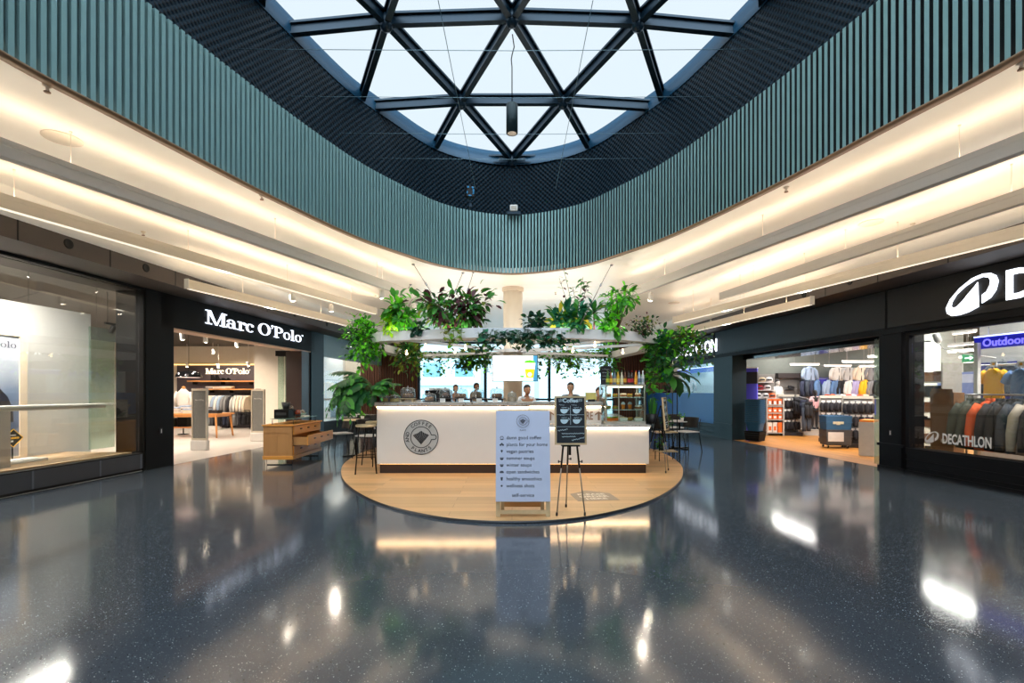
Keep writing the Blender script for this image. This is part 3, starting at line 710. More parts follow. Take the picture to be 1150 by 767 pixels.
# round logo
M_lgrey = P('logo_grey', (176, 178, 178), .4); M_lblk = P('logo_black', (40, 42, 46), .45)
def disc(mb, x, z, r, y0, y1, n=40): mb.vprism([(x + r * math.cos(2 * PI * k / n), z + r * math.sin(2 * PI * k / n)) for k in range(n)], y0, y1)
def annulus(mb, x, z, r0, r1, y, a0=0, a1=2 * PI, n=48, th=.004):
    v = []; f = []
    full = abs(a1 - a0 - 2 * PI) < 1e-4; m = n if full else n + 1
    for k in range(m):
        a = a0 + (a1 - a0) * k / n
        for r, yy in ((r0, y), (r1, y), (r1, y - th), (r0, y - th)): v.append((x + r * math.cos(a), yy, z + r * math.sin(a)))
    for k in range(n):
        j = (k + 1) % m
        for q in range(4): f.append((4 * k + q, 4 * k + (q + 1) % 4, 4 * j + (q + 1) % 4, 4 * j + q))
    mb.add(v, f)
def logo(parent, x, z, r, y, mgrey, mblk, words=True):
    if mgrey:
        mb = MB(); disc(mb, x, z, r, y - .004, y); mb.build('logo_disc', mgrey, parent)
    mb = MB(); yy = y - .004
    annulus(mb, x, z, r * .955, r, yy); g = .22
    annulus(mb, x, z, r * .575, r * .62, yy, g, 2 * PI - g)
    c, s = r * .6 * math.cos(g), r * .6 * math.sin(g)
    for sg in (-1, 1): mb.box(x + c - .01 * r, yy - .004, z + sg * s - .022 * r, x + r * .74, yy, z + sg * s + .022 * r)
    annulus(mb, x + r * .74, z, s - .022 * r, s + .022 * r, yy, -PI / 2, PI / 2, 16)
    if words:
        for word, a0, da, flip in (('COFFEE', 128, -15.5, False), ('PLANTS', 232, 15.5, True), ('AND', 196, -15.5, False)):
            if word == 'AND': a0 = 196
            for i, chh in enumerate(word):
                a = math.radians(a0 + da * i) if word != 'AND' else math.radians(195 - 15 * i)
                rr = r * .79; rot = a - PI / 2 if not flip else a + PI / 2
                mb.text(chh, r * .27, wallM(x + rr * math.cos(a), yy - .002, z + rr * math.sin(a), rot), .004, .0015)
    # fan-shaped ginkgo leaf: fine veins spreading from the stalk
    tops = [(-.46, .10), (-.40, .17), (-.30, .20), (-.20, .235), (-.10, .30), (0, .38), (.10, .30), (.20, .235), (.30, .20), (.40, .17), (.46, .10)]
    for q in range(10):
        (xa, za), (xb, zb_) = tops[q], tops[q + 1]; g2 = .18
        mb.vprism([(x, z - r * .42), (x + r * (xb * (1 - g2) + xa * g2), z + r * (zb_ * (1 - g2) + za * g2)), (x + r * xa, z + r * za)], yy - .004, yy)
    mb.build('logo_drawing', mblk, parent)
lg = bpy.data.objects.new('logo', None); COL.objects.link(lg); lg.parent = ct; lg['label'] = 'round grey cup and leaf logo with COFFEE AND PLANTS lettering'
logo(lg, WX(473, YK), WZ(491, YK), .292, YK, M_lgrey, M_lblk)
# side and rear counters
for sx, lb in ((-1, 'white side counter of the kiosk behind the hanging fern, clothing shop side'), (1, 'white side counter of the kiosk behind the pastry case, sports shop side')):
    t = thing('side_counter', lb, 'counter', (sx * (2.27 if sx < 0 else 2.3), YK + .95, 0), 0)
    zt = 1.15 if sx < 0 else .80
    dd = .6 if sx < 0 else .36
    poly = [(0, 0), (sx * .35, 3.1), (sx * .35 - sx * dd, 3.1), (-sx * dd, 0)]
    if sx < 0: poly = poly[::-1]
    mb = MB(); mb.prism(poly, .19, zt); mb.build('cabinet', M_lam, t)
    mb = MB(); mb.prism([(x * 1.02, y) for x, y in poly], zt, zt + .05); mb.build('stone_top', M_stone, t)
    mb = MB(); mb.prism([(x - sx * .05, y) for x, y in poly], .03, .19); mb.build('kick_plate', M_kick, t)
t = thing('rear_counter', 'low white rear counter at the back of the kiosk', 'counter', (0, 12.2, 0))
mb = MB(); mb.box(-1.9, 0, .19, 1.9, .6, 1.0, .006); mb.build('cabinet', M_lam, t)
mb = MB(); mb.box(-1.95, -.03, 1.0, 1.95, .63, 1.05, .005); mb.build('stone_top', M_stone, t)
mb = MB(); mb.box(-1.85, .05, .03, 1.85, .55, .19); mb.build('kick_plate', M_kick, t)
# ---- planter ring hung over the kiosk
M_frame = P('planter_white', (226, 230, 236), .45, var=.03)
ringp = [(-2.22, 8.15), (-.6, 7.66), (.75, 7.66), (1.95, 8.05), (2.66, 8.6), (3.0, 10.4), (2.75, 12.5), (-2.75, 12.5), (-3.0, 10.4), (-2.72, 8.75)]
zR0, zR1 = 2.262, 2.42
cx0, cy0 = 0, 10.1
t = thing('planter_ring', 'white polygonal planter frame hanging over the kiosk, filled with plants', 'planter frame', (0, 0, 0))
k = len(ringp)
for i in range(k):
    a = Vector((*ringp[i], 0)); b2 = Vector((*ringp[(i + 1) % k], 0))
    inw = lambda v: v + (Vector((cx0, cy0, 0)) - v).normalized() * .3
    ai, bi = inw(a), inw(b2)
    mb = MB(); prof = lambda o, i_: [(o.x, o.y, zR0), (o.x, o.y, zR1), (o.x + (i_.x - o.x) * .08, o.y + (i_.y - o.y) * .08, zR1), (o.x + (i_.x - o.x) * .08, o.y + (i_.y - o.y) * .08, zR0 + .03), (o.x + (i_.x - o.x) * .92, o.y + (i_.y - o.y) * .92, zR0 + .03), (o.x + (i_.x - o.x) * .92, o.y + (i_.y - o.y) * .92, zR1), (i_.x, i_.y, zR1), (i_.x, i_.y, zR0)]
    mb.loft([prof(a, ai), prof(b2, bi)], False); mb.build('trough', M_frame, t)
    mb = MB(); mb.loft([[(o.x + (n_.x - o.x) * f_, o.y + (n_.y - o.y) * f_, z) for f_, z in ((.1, zR0 + .04), (.1, zR1 - .03), (.9, zR1 - .03), (.9, zR0 + .04))] for o, n_ in ((a, ai), (b2, bi))], False); mb.build('soil', P('soil', (58, 42, 32), .9, bump=.4, scale=30), t)
for (a, b2) in (((-1.9, 8.4), (-.2, 10.6)), ((1.9, 8.3), (.25, 10.6)), ((-2.6, 12.3), (-.2, 11.1)), ((2.6, 12.3), (.25, 11.1)), ((.6, 7.9), (.15, 10.6)), ((2.7, 9.2), (.3, 10.8))):
    mb = MB(); mb.bar((*a, zR0 + .05), (*b2, zR0 + .05), .05, .05); mb.build('spoke', M_frame, t)
mb = MB(); mb.loft([[(r * math.cos(2 * PI * q / 24) + WX(576, 10.9), r * math.sin(2 * PI * q / 24) + 10.9, z) for q in range(24)] for r, z in ((.3, zR0 + .02), (.3, zR0 + .09), (.225, zR0 + .09), (.225, zR0 + .02))], False, closed=True); mb.build('hub_collar', M_frame, t)
# string of small bulbs along the inside
for i, (x, y) in enumerate(((-1.6, 8.9), (-.9, 9.3), (1.0, 9.2), (1.5, 8.7), (-2.3, 10.5), (2.35, 10.2), (1.25, 9.9), (-1.2, 10.1))):
    mb = MB(); mb.cyl(x, y, zR0 - .0, zR0 + .05, .012, 8); mb.blob((x, y, zR0 - .03), .028, 10, 6); mb.build('bulb', EM('filament_bulb', (255, 220, 170), 9), t)
# suspension cables from the ceiling
for a, b2, lb in (((460, 290, 9.05), (484, 328, 8.0), 'slanting from the ceiling beside the red and green shrub'), ((690.5, 290, 9.1), (668.6, 332, 8.0), 'slanting from the ceiling beside the tall thin shoots'),
                  ((524, 296, 9.8), (508, 335, 8.6), 'rising out of the top of the red and green shrub'), ((533, 301, 9.6), (521, 340, 8.2), 'rising just right of the red and green shrub'), ((462, 318, 10.6), (446, 345, 9.0), 'short one above the bright upright plant')):
    A, Bv = W(*a), W(*b2); Bv = Bv.lerp(A, -.02)
    # both ends belong to real fixings: ceiling and ring
    A = A + (A - Bv) * ((ZC - A.z) / (A.z - Bv.z)); Bv = Bv + (Bv - A) * ((Bv.z - zR1) / (A.z - Bv.z))
    t = thing('suspension_cable', 'steel cable ' + lb, 'cable', Bv, 0, 'planter frame suspension cables')
    d = A - Bv
    mb = MB(); mb.tube([(0, 0, 0), d], .006, 6); mb.build('wire', P('cable_dark', (92, 86, 78), .4, .5), t)
    mb = MB(); q = d.normalized() * .06; m_ = d * .62; mb.tube([m_ - q, m_ - q * .8, m_ + q * .8, m_ + q], [.008, .018, .018, .008], 8); mb.build('turnbuckle', M_steel, t)
    mb = MB(); mb.lathe([(.03, 0), (.03, -.015), (.01, -.03)], 10, d.x, d.y, d.z); mb.build('ceiling_fixing', M_steel, t)
# ---- menu screen on the column
scx, scz, sY = WX(578.5, 10.2), WZ(413.5, 10.2), 10.2
t = thing('menu_screen', 'bright menu screen with a green and yellow smoothie fixed to the round column', 'screen', (scx, sY, scz))
sw, shh = 51 / 540 * 10.2, 29.5 / 540 * 10.2
mb = MB(); mb.box(-sw / 2, 0, -shh / 2, sw / 2, .06, shh / 2, .006); mb.box(-.1, .06, -.1, .1, .5, .1); mb.build('casing', M_blackm, t)
mb = MB(); mb.m = 0
def rect(mb, x0, z0, x1, z1, y): mb.add([(x0, y, z0), (x1, y, z0), (x1, y, z1), (x0, y, z1)], [(0, 1, 2, 3)])
a = sw / 2 - .012; b2 = shh / 2 - .012
rect(mb, -a, -b2, a * .28, b2, -.002); mb.m = 1; rect(mb, a * .28, -b2, a * .55, b2, -.002); mb.m = 2; rect(mb, a * .55, -b2, a * .82, b2, -.002); mb.m = 3; rect(mb, a * .82, -b2, a, b2, -.002)
mb.m = 4; mb.vprism([(a * .5, -b2 * .75), (a * .82, -b2 * .75), (a * .88, -.02), (a * .44, -.02)], -.006, -.003)
mb.m = 5; mb.vprism([(a * .44, -.02), (a * .88, -.02), (a * .92, b2 * .42), (a * .4, b2 * .42)], -.006, -.003); mb.m = 6; mb.vprism([(a * .4, b2 * .42), (a * .92, b2 * .42), (a * .86, b2 * .58), (a * .66, b2 * .66), (a * .46, b2 * .58)], -.006, -.003)
mb.m = 6; mb.vprism([(a * .22, -b2 * .72), (a * .4, -b2 * .72), (a * .4, -b2 * .6), (a * .22, -b2 * .6)], -.006, -.003); mb.m = 0
disc(mb, a * .66, -b2 * .5, .045, -.009, -.006, 16)
e = lambda n, c, s=1.0: EM('screen_' + n, c, s)
mb.build('picture', [e('white', (255, 255, 255), 1.25), e('mint', (225, 250, 235), 1.1), e('pale', (235, 250, 225), 1.1), e('blue', (60, 140, 180)), e('yellow', (246, 200, 20)), e('cream', (235, 245, 220)), e('green', (90, 200, 40))], t)
# ---- sandwich board
t = thing('sandwich_board', 'pale blue standing board listing coffee, plants and soups at the platform front', 'sign board', (WX(587.5, 5.25), 5.25, .033))
tilt = Matrix.Rotation(math.radians(-7), 4, 'X')
M_brd = P('board_blue', (198, 208, 234), .5, var=.02); M_pine = WOOD('pine', (206, 186, 150), (180, 156, 118), None, 'Z', .5)
hw, z0, z1 = .3, .165, 1.16
mb = MB(); mb.M = tilt; mb.box(-hw, -.012, z0, hw, .01, z1, .003); mb.build('panel', M_brd, t)
for sx in (-1, 1):
    mb = MB(); mb.M = tilt; mb.box(sx * (hw - .025) - .022, .012, 0, sx * (hw - .025) + .022, .04, z1 - .01); mb.build('front_leg', M_pine, t)
    mb = MB(); mb.M = Matrix.Translation((0, .3, 0)) @ Matrix.Rotation(math.radians(8), 4, 'X'); mb.box(sx * (hw - .07) - .02, 0, 0, sx * (hw - .07) + .02, .025, z1 - .03); mb.build('rear_leg', M_pine, t)
mb = MB(); mb.M = tilt; mb.box(-hw + .03, .014, .03, hw - .03, .036, .07); mb.build('front_rail', M_pine, t)
mb = MB(); mb.M = Matrix.Translation((0, .3, 0)) @ Matrix.Rotation(math.radians(8), 4, 'X'); mb.box(-hw + .07, .003, .04, hw - .07, .02, .25); mb.build('rear_board', WOOD('board_back', (214, 168, 112), (190, 140, 86), None, 'X', .5), t)
mb = MB(); mb.M = tilt; mb.box(-hw + .02, -.006, z1, hw - .02, .05, z1 + .012); mb.build('hinge_rail', M_pine, t)
M_ink = P('board_ink', (80, 84, 100), .6)
pan = bpy.data.objects.new('printed_logo', None); COL.objects.link(pan); pan.parent = t; pan.matrix_local = tilt
logo(pan, 0, 1.045, .072, -.0125, None, M_ink, words=False)
mb = MB(); mb.M = tilt
zz = lambda py: .165 + (564 - py) / 101.5 * .995
mb.text('PLANTS', .02, wallM(0, -.014, zz(484.5)), .002)
icons = []
for s, py in (('damn good coffee', 493), ('plants for your home', 500.7), ('vegan pastries', 508.3), ('summer soups', 516), ('winter soups', 523.6), ('open sandwiches', 531.2), ('healthy smoothies', 538.9), ('wellness shots', 546.6)):
    mb.text(s, .0535, wallM(-.185, -.014, zz(py)), .002, 0, 'LEFT')
mb.text('self-service', .055, wallM(0, -.014, zz(557)), .002, 0)
mb.build('lettering', M_ink, t)
mb = MB(); mb.M = tilt; X0 = -.235; Yt = -.0135
def ic(py): return zz(py)
z = ic(493); annulus(mb, X0, z, .014, .019, Yt, n=16); mb.box(X0 - .02, Yt - .004, z - .022, X0 + .02, Yt, z - .018)
z = ic(500.7); 
for dx in (-.014, .0, .014): disc(mb, X0 + dx, z + (.008 if dx == 0 else -.004), .011, Yt - .004, Yt, 12)
z = ic(508.3); mb.vprism([(X0 - .014, z + .01), (X0, z - .016), (X0 + .014, z + .01), (X0, z + .018)], Yt - .004, Yt)
for py in (516, 523.6): z = ic(py); mb.vprism([(X0 + .02 * math.cos(a), z + .02 * math.sin(a)) for a in [PI + PI * q / 8 for q in range(9)]], Yt - .004, Yt); mb.box(X0 - .02, Yt - .004, z + .004, X0 + .02, Yt, z + .009)
z = ic(531.2); mb.box(X0 - .022, Yt - .004, z - .012, X0 + .022, Yt, z - .002); mb.vprism([(X0 + .022 * math.cos(a), z + .012 * math.sin(a)) for a in [PI * q / 8 for q in range(9)]], Yt - .004, Yt)
z = ic(538.9); mb.vprism([(X0 - .008, z - .018), (X0 + .008, z - .018), (X0 + .013, z + .018), (X0 - .013, z + .018)], Yt - .004, Yt)
z = ic(546.6); disc(mb, X0, z, .011, Yt - .004, Yt, 12)
mb.build('icons', M_ink, t)
# ---- easels with chalkboards
M_chalk = P('chalk', (196, 220, 232), .8, emit=0); M_board = P('blackboard', (26, 32, 42), .7, var=.2); M_alu = P('aluminium_tube', (150, 146, 140), .35, .8)
def squig(mb, x0, x1, z, amp, rot, seed, y=-.024, w=.0035):
    r = random.Random(seed); n = int((x1 - x0) / .006); pts = []
    for i in range(n + 1):
        f = i / n; x = x0 + (x1 - x0) * f
        pts.append((x, y, z + rot * (x - x0) + amp * math.sin(i * 1.7 + r.random()) * (1 if i % 6 else .1)))
    mb.tube(pts, w * .5, 4)
def easel(label, loc, rz, bw, bh, zb, full=True):
    t = thing('chalkboard_easel', label, 'easel', loc, rz, 'chalkboards on metal easels')
    bl = bpy.data.objects.new('chalkboard', None); COL.objects.link(bl); bl.parent = t; bl.location = (0, -.02, zb); bl.rotation_euler = (math.radians(-5), 0, 0)
    mb = MB(); mb.box(-bw / 2 + .015, -.02, .015, bw / 2 - .015, -.004, bh - .015); mb.build('slate', M_board, bl)
    mb = MB(); f = .02
    for (x0, z0_, x1, z1_) in ((-bw / 2, 0, bw / 2, f), (-bw / 2, bh - f, bw / 2, bh), (-bw / 2, f, -bw / 2 + f, bh - f), (bw / 2 - f, f, bw / 2, bh - f)): mb.box(x0, -.028, z0_, x1, 0, z1_)
    mb.build('wood_frame', M_pine, bl)
    mb = MB(); S = bw / .35
    mb.text('Coffee', .062 * S, wallM(.0, -.022, bh * .905), .002, .0022)
    for k_ in range(2):
        sx = (-1, 1)[k_]
        for q in range(3): squig(mb, sx * .105 * S - .028, sx * .105 * S + .028, bh * (.885 + .02 * q), .006, .1, q + k_ * 5, -.022, .003)
    for z_ in (.615, .37): mb.box(-bw * .43, -.0235, bh * z_ - .0015, bw * .43, -.0205, bh * z_ + .0015)
    mb.box(-.0015, -.0235, bh * .41, .0015, -.0205, bh * .8)
    for i, (fx, fz) in enumerate(((-.2, .715), (.19, .715), (-.2, .505), (.19, .505))):
        X, Z = fx * bw, fz * bh; r_ = .041 * S
        mb.vprism([(X + r_ * math.cos(a), Z + r_ * math.sin(a)) for a in [PI * .93 + PI * 1.14 * q / 18 for q in range(19)]], -.0235, -.0205)
        annulus(mb, X + r_ * 1.02, Z + r_ * .25, r_ * .25, r_ * .38, -.0205, -1.6, 1.6, 10, .003)
        squig(mb, X - r_ * .7, X + r_ * .7, Z + r_ * .62, .005, 0, i, -.022, .004); squig(mb, X - r_ * 1.3, X + r_ * .1, Z + r_ * 1.38, .004, -.12, i + 9, -.022, .003)
    squig(mb, -bw * .4, -bw * .1, bh * .285, .008, .18, 31, -.022, .005)
    squig(mb, -bw * .28, bw * .43, bh * .225, .007, .02, 32, -.022, .005); squig(mb, -bw * .28, bw * .15, bh * .165, .007, .02, 33, -.022, .005)
    squig(mb, bw * .03, bw * .43, bh * .09, .008, .22, 34, -.022, .005)
    mb.build('chalk_drawing', M_chalk, bl)
    zt = zb + bh * .75
    for nm, foot, top in (('leg', (-.155, -.04, 0), (-.035, .05, zt)), ('leg', (.155, -.04, 0), (.035, .05, zt)), ('leg', (-.0, .36, 0), (0, .07, zt))):
        foot, top = Vector(foot), Vector(top); mid = foot.lerp(top, .5)
        mb = MB(); mb.tube([foot + Vector((0, 0, .02)), mid], .007, 8); mb.build(nm, M_alu, t)
        mb = MB(); mb.tube([mid - (mid - foot) * .12, top], .011, 8); mb.build('upper_tube', M_blackm, t)
        mb = MB(); mb.lathe([(.012, 0), (.012, .03), (.008, .04)], 8, foot.x, foot.y, 0); mb.build('rubber_foot', M_dark, t)
        mb = MB(); s_ = 1 if foot.x >= 0 else -1; mb.tube([mid, mid + Vector((s_ * .03, 0, 0))], .006, 6); mb.cbox(mid.x + s_ * .035, mid.y, mid.z, .014, .02, .03, .004); mb.build('clamp', M_dark, t)
    mb = MB(); mb.box(-.1, -.06, zb - .016, .1, .05, zb - .002); mb.box(-.012, .02, zb - .12, .012, .05, zb); mb.build('shelf_bar', M_blackm, t)
    return t
easel('black chalkboard headed Coffee on a thin tripod easel beside the pale blue board', (WX(640.5, 5.35), 5.35, .031), .02, .352, .54, WZ(499.5, 5.33) - .031)
easel('chalkboard easel turned sideways by the counter end, next to the snake plant', (2.62, 8.25, .031), 1.12, .36, .56, WZ(483, 8.2) - .031)
# ---- glass pastry case
PX0, PX1, PY0, PY1, PZ0, PZ1 = 1.585, 2.27, 8.16, 8.72, .846, 1.525
t = thing('pastry_case', 'glass pastry display case full of cakes at the right end of the counter', 'display case', ((PX0 + PX1) / 2, (PY0 + PY1) / 2, PZ0))
hx, hy, hz = (PX1 - PX0) / 2, (PY1 - PY0) / 2, PZ1 - PZ0
M_cg = GLASS('case_glass', (240, 248, 246), 1.0, .02); M_case = P('case_steel', (206, 200, 188), .3, .5)
mb = MB(); mb.box(-hx, -hy, 0, hx, hy, .05); mb.build('base_tray', M_case, t)
mb = MB(); mb.box(-hx, -hy, hz - .035, hx, hy, hz); mb.build('top_panel', M_case, t)
for sx in (-1, 1):
    for sy in (-1, 1):
        mb = MB(); mb.cbox(sx * (hx - .012), sy * (hy - .012), hz / 2, .024, .024, hz - .08); mb.build('corner_post', M_case, t)
mb = MB(); mb.cbox(-hx * .33, -hy + .012, hz / 2, .016, .016, hz - .08); mb.build('mullion', M_case, t)
for z in (.24, .45):
    mb = MB(); mb.box(-hx + .02, -hy + .04, z, hx - .02, hy - .03, z + .01); mb.build('glass_shelf', P('shelf_glass', (190, 205, 200), .1, spec=.6), t)
mb = MB(); mb.box(-hx, -hy, .05, hx, -hy + .006, hz - .035); mb.build('front_glass', M_cg, t)
for sx in (-1, 1): mb = MB(); mb.box(sx * hx - .003, -hy, .05, sx * hx + .003, hy, hz - .035); mb.build('side_glass', M_cg, t)
mb = MB(); mb.box(-hx + .05, -hy + .03, hz - .05, hx - .05, -hy + .05, hz - .036); mb.build('case_light', EM('case_light', (255, 232, 200), 14), t)
def pastry(kind, p, label):
    x, y, z = p
    if kind == 'cake':
        t = thing('cake', label, 'cake', p, 0, 'cakes and snacks in the glass case')
        mb = MB(); mb.lathe([(.055, 0), (.06, .006), (.075, .012), (.05, .008)], 16, cap=False); mb.lathe([(.001, .006), (.07, .008)], 16, cap=False); mb.build('plate', M_white, t)
        mb = MB(); mb.lathe([(.055, .01), (.056, .05), (.05, .058), (.001, .06)], 16); mb.build('sponge', P('sponge', (150, 88, 48), .8), t)
        mb = MB(); mb.lathe([(.058, .045), (.058, .058), (.05, .068), (.001, .07)], 16); mb.build('icing', P('icing', (236, 214, 196), .5), t)
    elif kind == 'cup':
        t = thing('fruit_cup', label, 'cup', p, 0, 'cakes and snacks in the glass case')
        mb = MB(); mb.lathe([(.028, 0), (.036, .08), (.036, .084)], 14); mb.build('filling', P('fruit_orange', (236, 130, 36), .4), t)
        mb = MB(); mb.lathe([(.038, .084), (.04, .09), (.038, .095), (.03, .12), (.012, .13), (.001, .131)], 14); mb.build('dome_lid', P('clear_lid', (220, 226, 226), .1, spec=.7), t)
    elif kind == 'roll':
        t = thing('sandwich_roll', label, 'sandwich', p, 0, 'cakes and snacks in the glass case')
        mb = MB(); mb.blob((0, 0, .021), (.055, .03, .02), 12, 6, .1); mb.build('bread', P('bread', (196, 136, 76), .7), t)
        mb = MB(); mb.blob((0, -.004, .032), (.054, .032, .008), 12, 4, .2); mb.build('lettuce', P('lettuce', (120, 180, 60), .6), t)
        mb = MB(); mb.blob((0, 0, .046), (.054, .03, .02), 12, 6, .1); mb.build('top_bun', P('bread', (196, 136, 76), .7), t)
    else:
        t = thing('snack_box', label, 'box', p, 0, 'cakes and snacks in the glass case')
        mb = MB(); mb.loft([[(-.06, -.04, 0), (.06, -.04, 0), (.06, .04, 0), (-.06, .04, 0)], [(-.07, -.05, .05), (.07, -.05, .05), (.07, .05, .05), (-.07, .05, .05)]], False); mb.build('tray', P('box_orange' if kind == 'boxo' else 'box_white', (232, 120, 40) if kind == 'boxo' else (235, 232, 225), .5), t)
        mb = MB(); 
        for q in range(5): mb.blob((-.04 + .02 * q, R.uniform(-.02, .02), .055), .018, 8, 5, .2, q)
        mb.build('contents', P('salad_' + kind, (150, 190, 70) if kind == 'boxo' else (214, 190, 150), .6), t)
    return t
cxx, cyy = (PX0 + PX1) / 2, (PY0 + PY1) / 2
for row, (z, ks, nm) in enumerate(((PZ0 + .051, ('boxo', 'boxo', 'boxw', 'roll', 'boxw'), 'bottom'), (PZ0 + .251, ('roll', 'roll', 'cup', 'cup', 'cake'), 'middle'), (PZ0 + .461, ('cake', 'roll', 'cake', 'roll', 'cake'), 'top'))):
    for i, kd in enumerate(ks):
        nmk = {'cake': 'iced cake', 'cup': 'orange fruit cup', 'roll': 'filled bread roll', 'boxo': 'orange snack tray', 'boxw': 'white snack tray'}[kd]
        pastry(kd, (cxx - .26 + .13 * i, cyy - .1 + .05 * (i % 2), z), '%s on the %s glass case shelf, %s from the left' % (nmk, nm, ORD[i]))
# bottles on the case
def bottle(loc, label, cg, cl, cc, h=.24):
    t = thing('drink_bottle', label, 'bottle', loc, 0, 'bottles on top of the pastry case')
    mb = MB(); mb.lathe([(.024, 0), (.028, .006), (.028, h * .5), (.024, h * .6), (.012, h * .76), (.011, h * .92)], 14); mb.build('glass_body', P('bottle_%d_%d_%d' % cg, cg, .12, spec=.7), t)
    mb = MB(); mb.lathe([(.0285, h * .16), (.0285, h * .44)], 14, cap=False); mb.build('paper_label', P('lab_%d_%d_%d' % cl, cl, .6), t)
    mb = MB(); mb.lathe([(.013, h * .91), (.013, h), (.001, h)], 12); mb.build('cap', P('cap_%d_%d_%d' % cc, cc, .4), t)
specs = [('green', (70, 120, 50), (190, 200, 60), (40, 90, 40)), ('amber', (160, 90, 20), (230, 190, 60), (30, 30, 30)), ('grey-blue', (90, 110, 130), (210, 190, 120), (40, 40, 60)), ('yellow', (220, 180, 50), (235, 220, 120), (60, 120, 50)),
         ('pale', (205, 205, 180), (225, 220, 170), (40, 60, 40)), ('brown', (110, 60, 30), (225, 170, 60), (30, 30, 30)), ('dark cola', (36, 20, 18), (190, 50, 60), (30, 30, 40)), ('dark cola', (38, 20, 18), (200, 60, 70), (170, 30, 30)),
         ('orange-yellow', (228, 150, 20), (235, 170, 60), (200, 30, 30)), ('pale blue', (170, 190, 205), (90, 110, 150), (60, 80, 140)), ('clear', (205, 210, 212), (150, 165, 180), (230, 230, 230))]
for i, (nm, cg, cl, cc) in enumerate(specs):
    bottle((WX(682.5 + 3.95 * i, 8.3), 8.3 + .02 * (i % 2), PZ1), '%s drink bottle in the row on the pastry case, %s from the left' % (nm, ORD[i]), cg, cl, cc)
t = thing('slate_sign', 'small black slate sign standing left of the drink bottles', 'sign', (WX(681, 8.6), 8.6, PZ1))
mb = MB(); mb.M = Matrix.Rotation(-.12, 4, 'X'); mb.box(-.1, 0, 0, .1, .015, .34, .004); mb.build('slate', M_board, t)
mb = MB(); mb.box(-.1, -.03, 0, .1, .09, .012); mb.build('stand', M_dark, t)
mb = MB(); mb.M = Matrix.Rotation(-.12, 4, 'X')
for q in range(4): squig(mb, -.07, .06, .28 - .06 * q, .008, 0, q, -.003, .004)
mb.build('chalk_writing', M_chalk, t)
# ---- glass cloches, tray rack and other things on the tall counter
ZT = 1.226
t = thing('tray_rack', 'long dark wooden tray rack along the coffee counter under the glass domes', 'rack', (0, YK + .34, ZT))
x0, x1 = WX(491.5, 8.4), WX(568, 8.4)
mb = MB(); mb.box(x0, -.14, .045, x1, .14, .06, .003); mb.build('board', WOOD('dark_walnut', (74, 50, 36), (52, 34, 24), None, 'X'), t)
for q in range(5):
    x = x0 + .06 + (x1 - x0 - .12) * q / 4
    mb = MB(); mb.box(x - .012, -.13, 0, x + .012, .13, .045); mb.build('foot', M_dark, t)
M_cl = GLASS('cloche_glass', (236, 244, 246), 2.4, .02, .1)
M_cake = [P('choc_cake', (92, 52, 30), .7, bump=.5, scale=40), P('nut_cake', (150, 96, 56), .7, bump=.5, scale=40), P('carrot_cake', (186, 122, 70), .7, bump=.5, scale=40), P('seed_bread', (120, 92, 52), .8, bump=.5, scale=50)]
def cloche(px, z, r, h, ci, label, Y=8.4):
    t = thing('cake_dome', label, 'cake dome', (WX(px, Y), Y, z), 0, 'glass cake domes on the coffee counter')
    mb = MB(); mb.lathe([(r * .5, 0), (r * 1.02, .008), (r * 1.06, .016), (.001, .016)], 20); mb.build('plate', P('slate_plate', (60, 56, 54), .5), t)
    mb = MB()
    if ci == 0: mb.blob((0, 0, .05), (r * .7, r * .7, .045), 14, 7, .15)
    elif ci == 1:
        for q in range(6): mb.blob((r * .45 * math.cos(q), r * .45 * math.sin(q), .045), r * .34, 10, 6, .2, q)
    elif ci == 2: mb.lathe([(r * .62, .017), (r * .62, .075), (r * .55, .085), (.001, .085)], 18)
    else: mb.box(-r * .6, -r * .4, .017, r * .6, r * .4, .1, .01)
    mb.build('cake', M_cake[ci], t)
    mb = MB(); mb.lathe([(r, .017), (r, h * .6), (r * .93, h * .85), (r * .7, h * .97), (r * .3, h), (.012, h)], 24, cap=False); mb.build('glass_cover', M_cl, t)
    mb = MB(); mb.blob((0, 0, h + .014), .014, 10, 6); mb.build('knob', M_steel, t)
cloche(458, ZT + .06, .125, .19, 1, 'first glass cake dome at the left end of the counter, on a small wooden stand')
cloche(482, ZT, .12, .15, 2, 'low glass cake dome directly on the stone top beside the wooden stand')
cloche(500, ZT + .06, .105, .17, 0, 'glass dome over a dark chocolate cake, next on the dark rack')
cloche(518, ZT + .06, .115, .165, 1, 'glass dome over small nut cakes in the middle of the dark rack')
cloche(536.5, ZT + .06, .11, .165, 3, 'glass dome over a dark loaf near the dark window mullion')
cloche(558, ZT + .06, .12, .175, 1, 'glass dome over brown cakes below the menu screen')
t = thing('wooden_stand', 'small wooden stand under the first cake dome', 'stand', (WX(458, 8.4), 8.4, ZT))
mb = MB(); mb.box(-.13, -.13, .045, .13, .13, .06, .004); mb.build('board', M_pine, t)
for sx in (-1, 1): mb = MB(); mb.box(sx * .1 - .012, -.12, 0, sx * .1 + .012, .12, .045); mb.build('foot', M_pine, t)
for i, px in enumerate((497, 518, 538, 556)):
    t = thing('price_card', 'white price card leaning on the front of the dark rack, %s from the left' % ORD[i], 'price card', (WX(px, 8.2), 8.2, ZT), 0, 'price cards on the counter')
    mb = MB(); mb.M = Matrix.Rotation(-.2, 4, 'X'); mb.box(-.045, 0, 0, .045, .004, .06); mb.build('card', M_white, t)
    mb = MB(); mb.M = Matrix.Rotation(-.2, 4, 'X')
    for q in range(2): squig(mb, -.03, .03, .042 - .02 * q, .004, 0, q + i * 3, -.001, .003)
    mb.build('writing', M_ink, t)
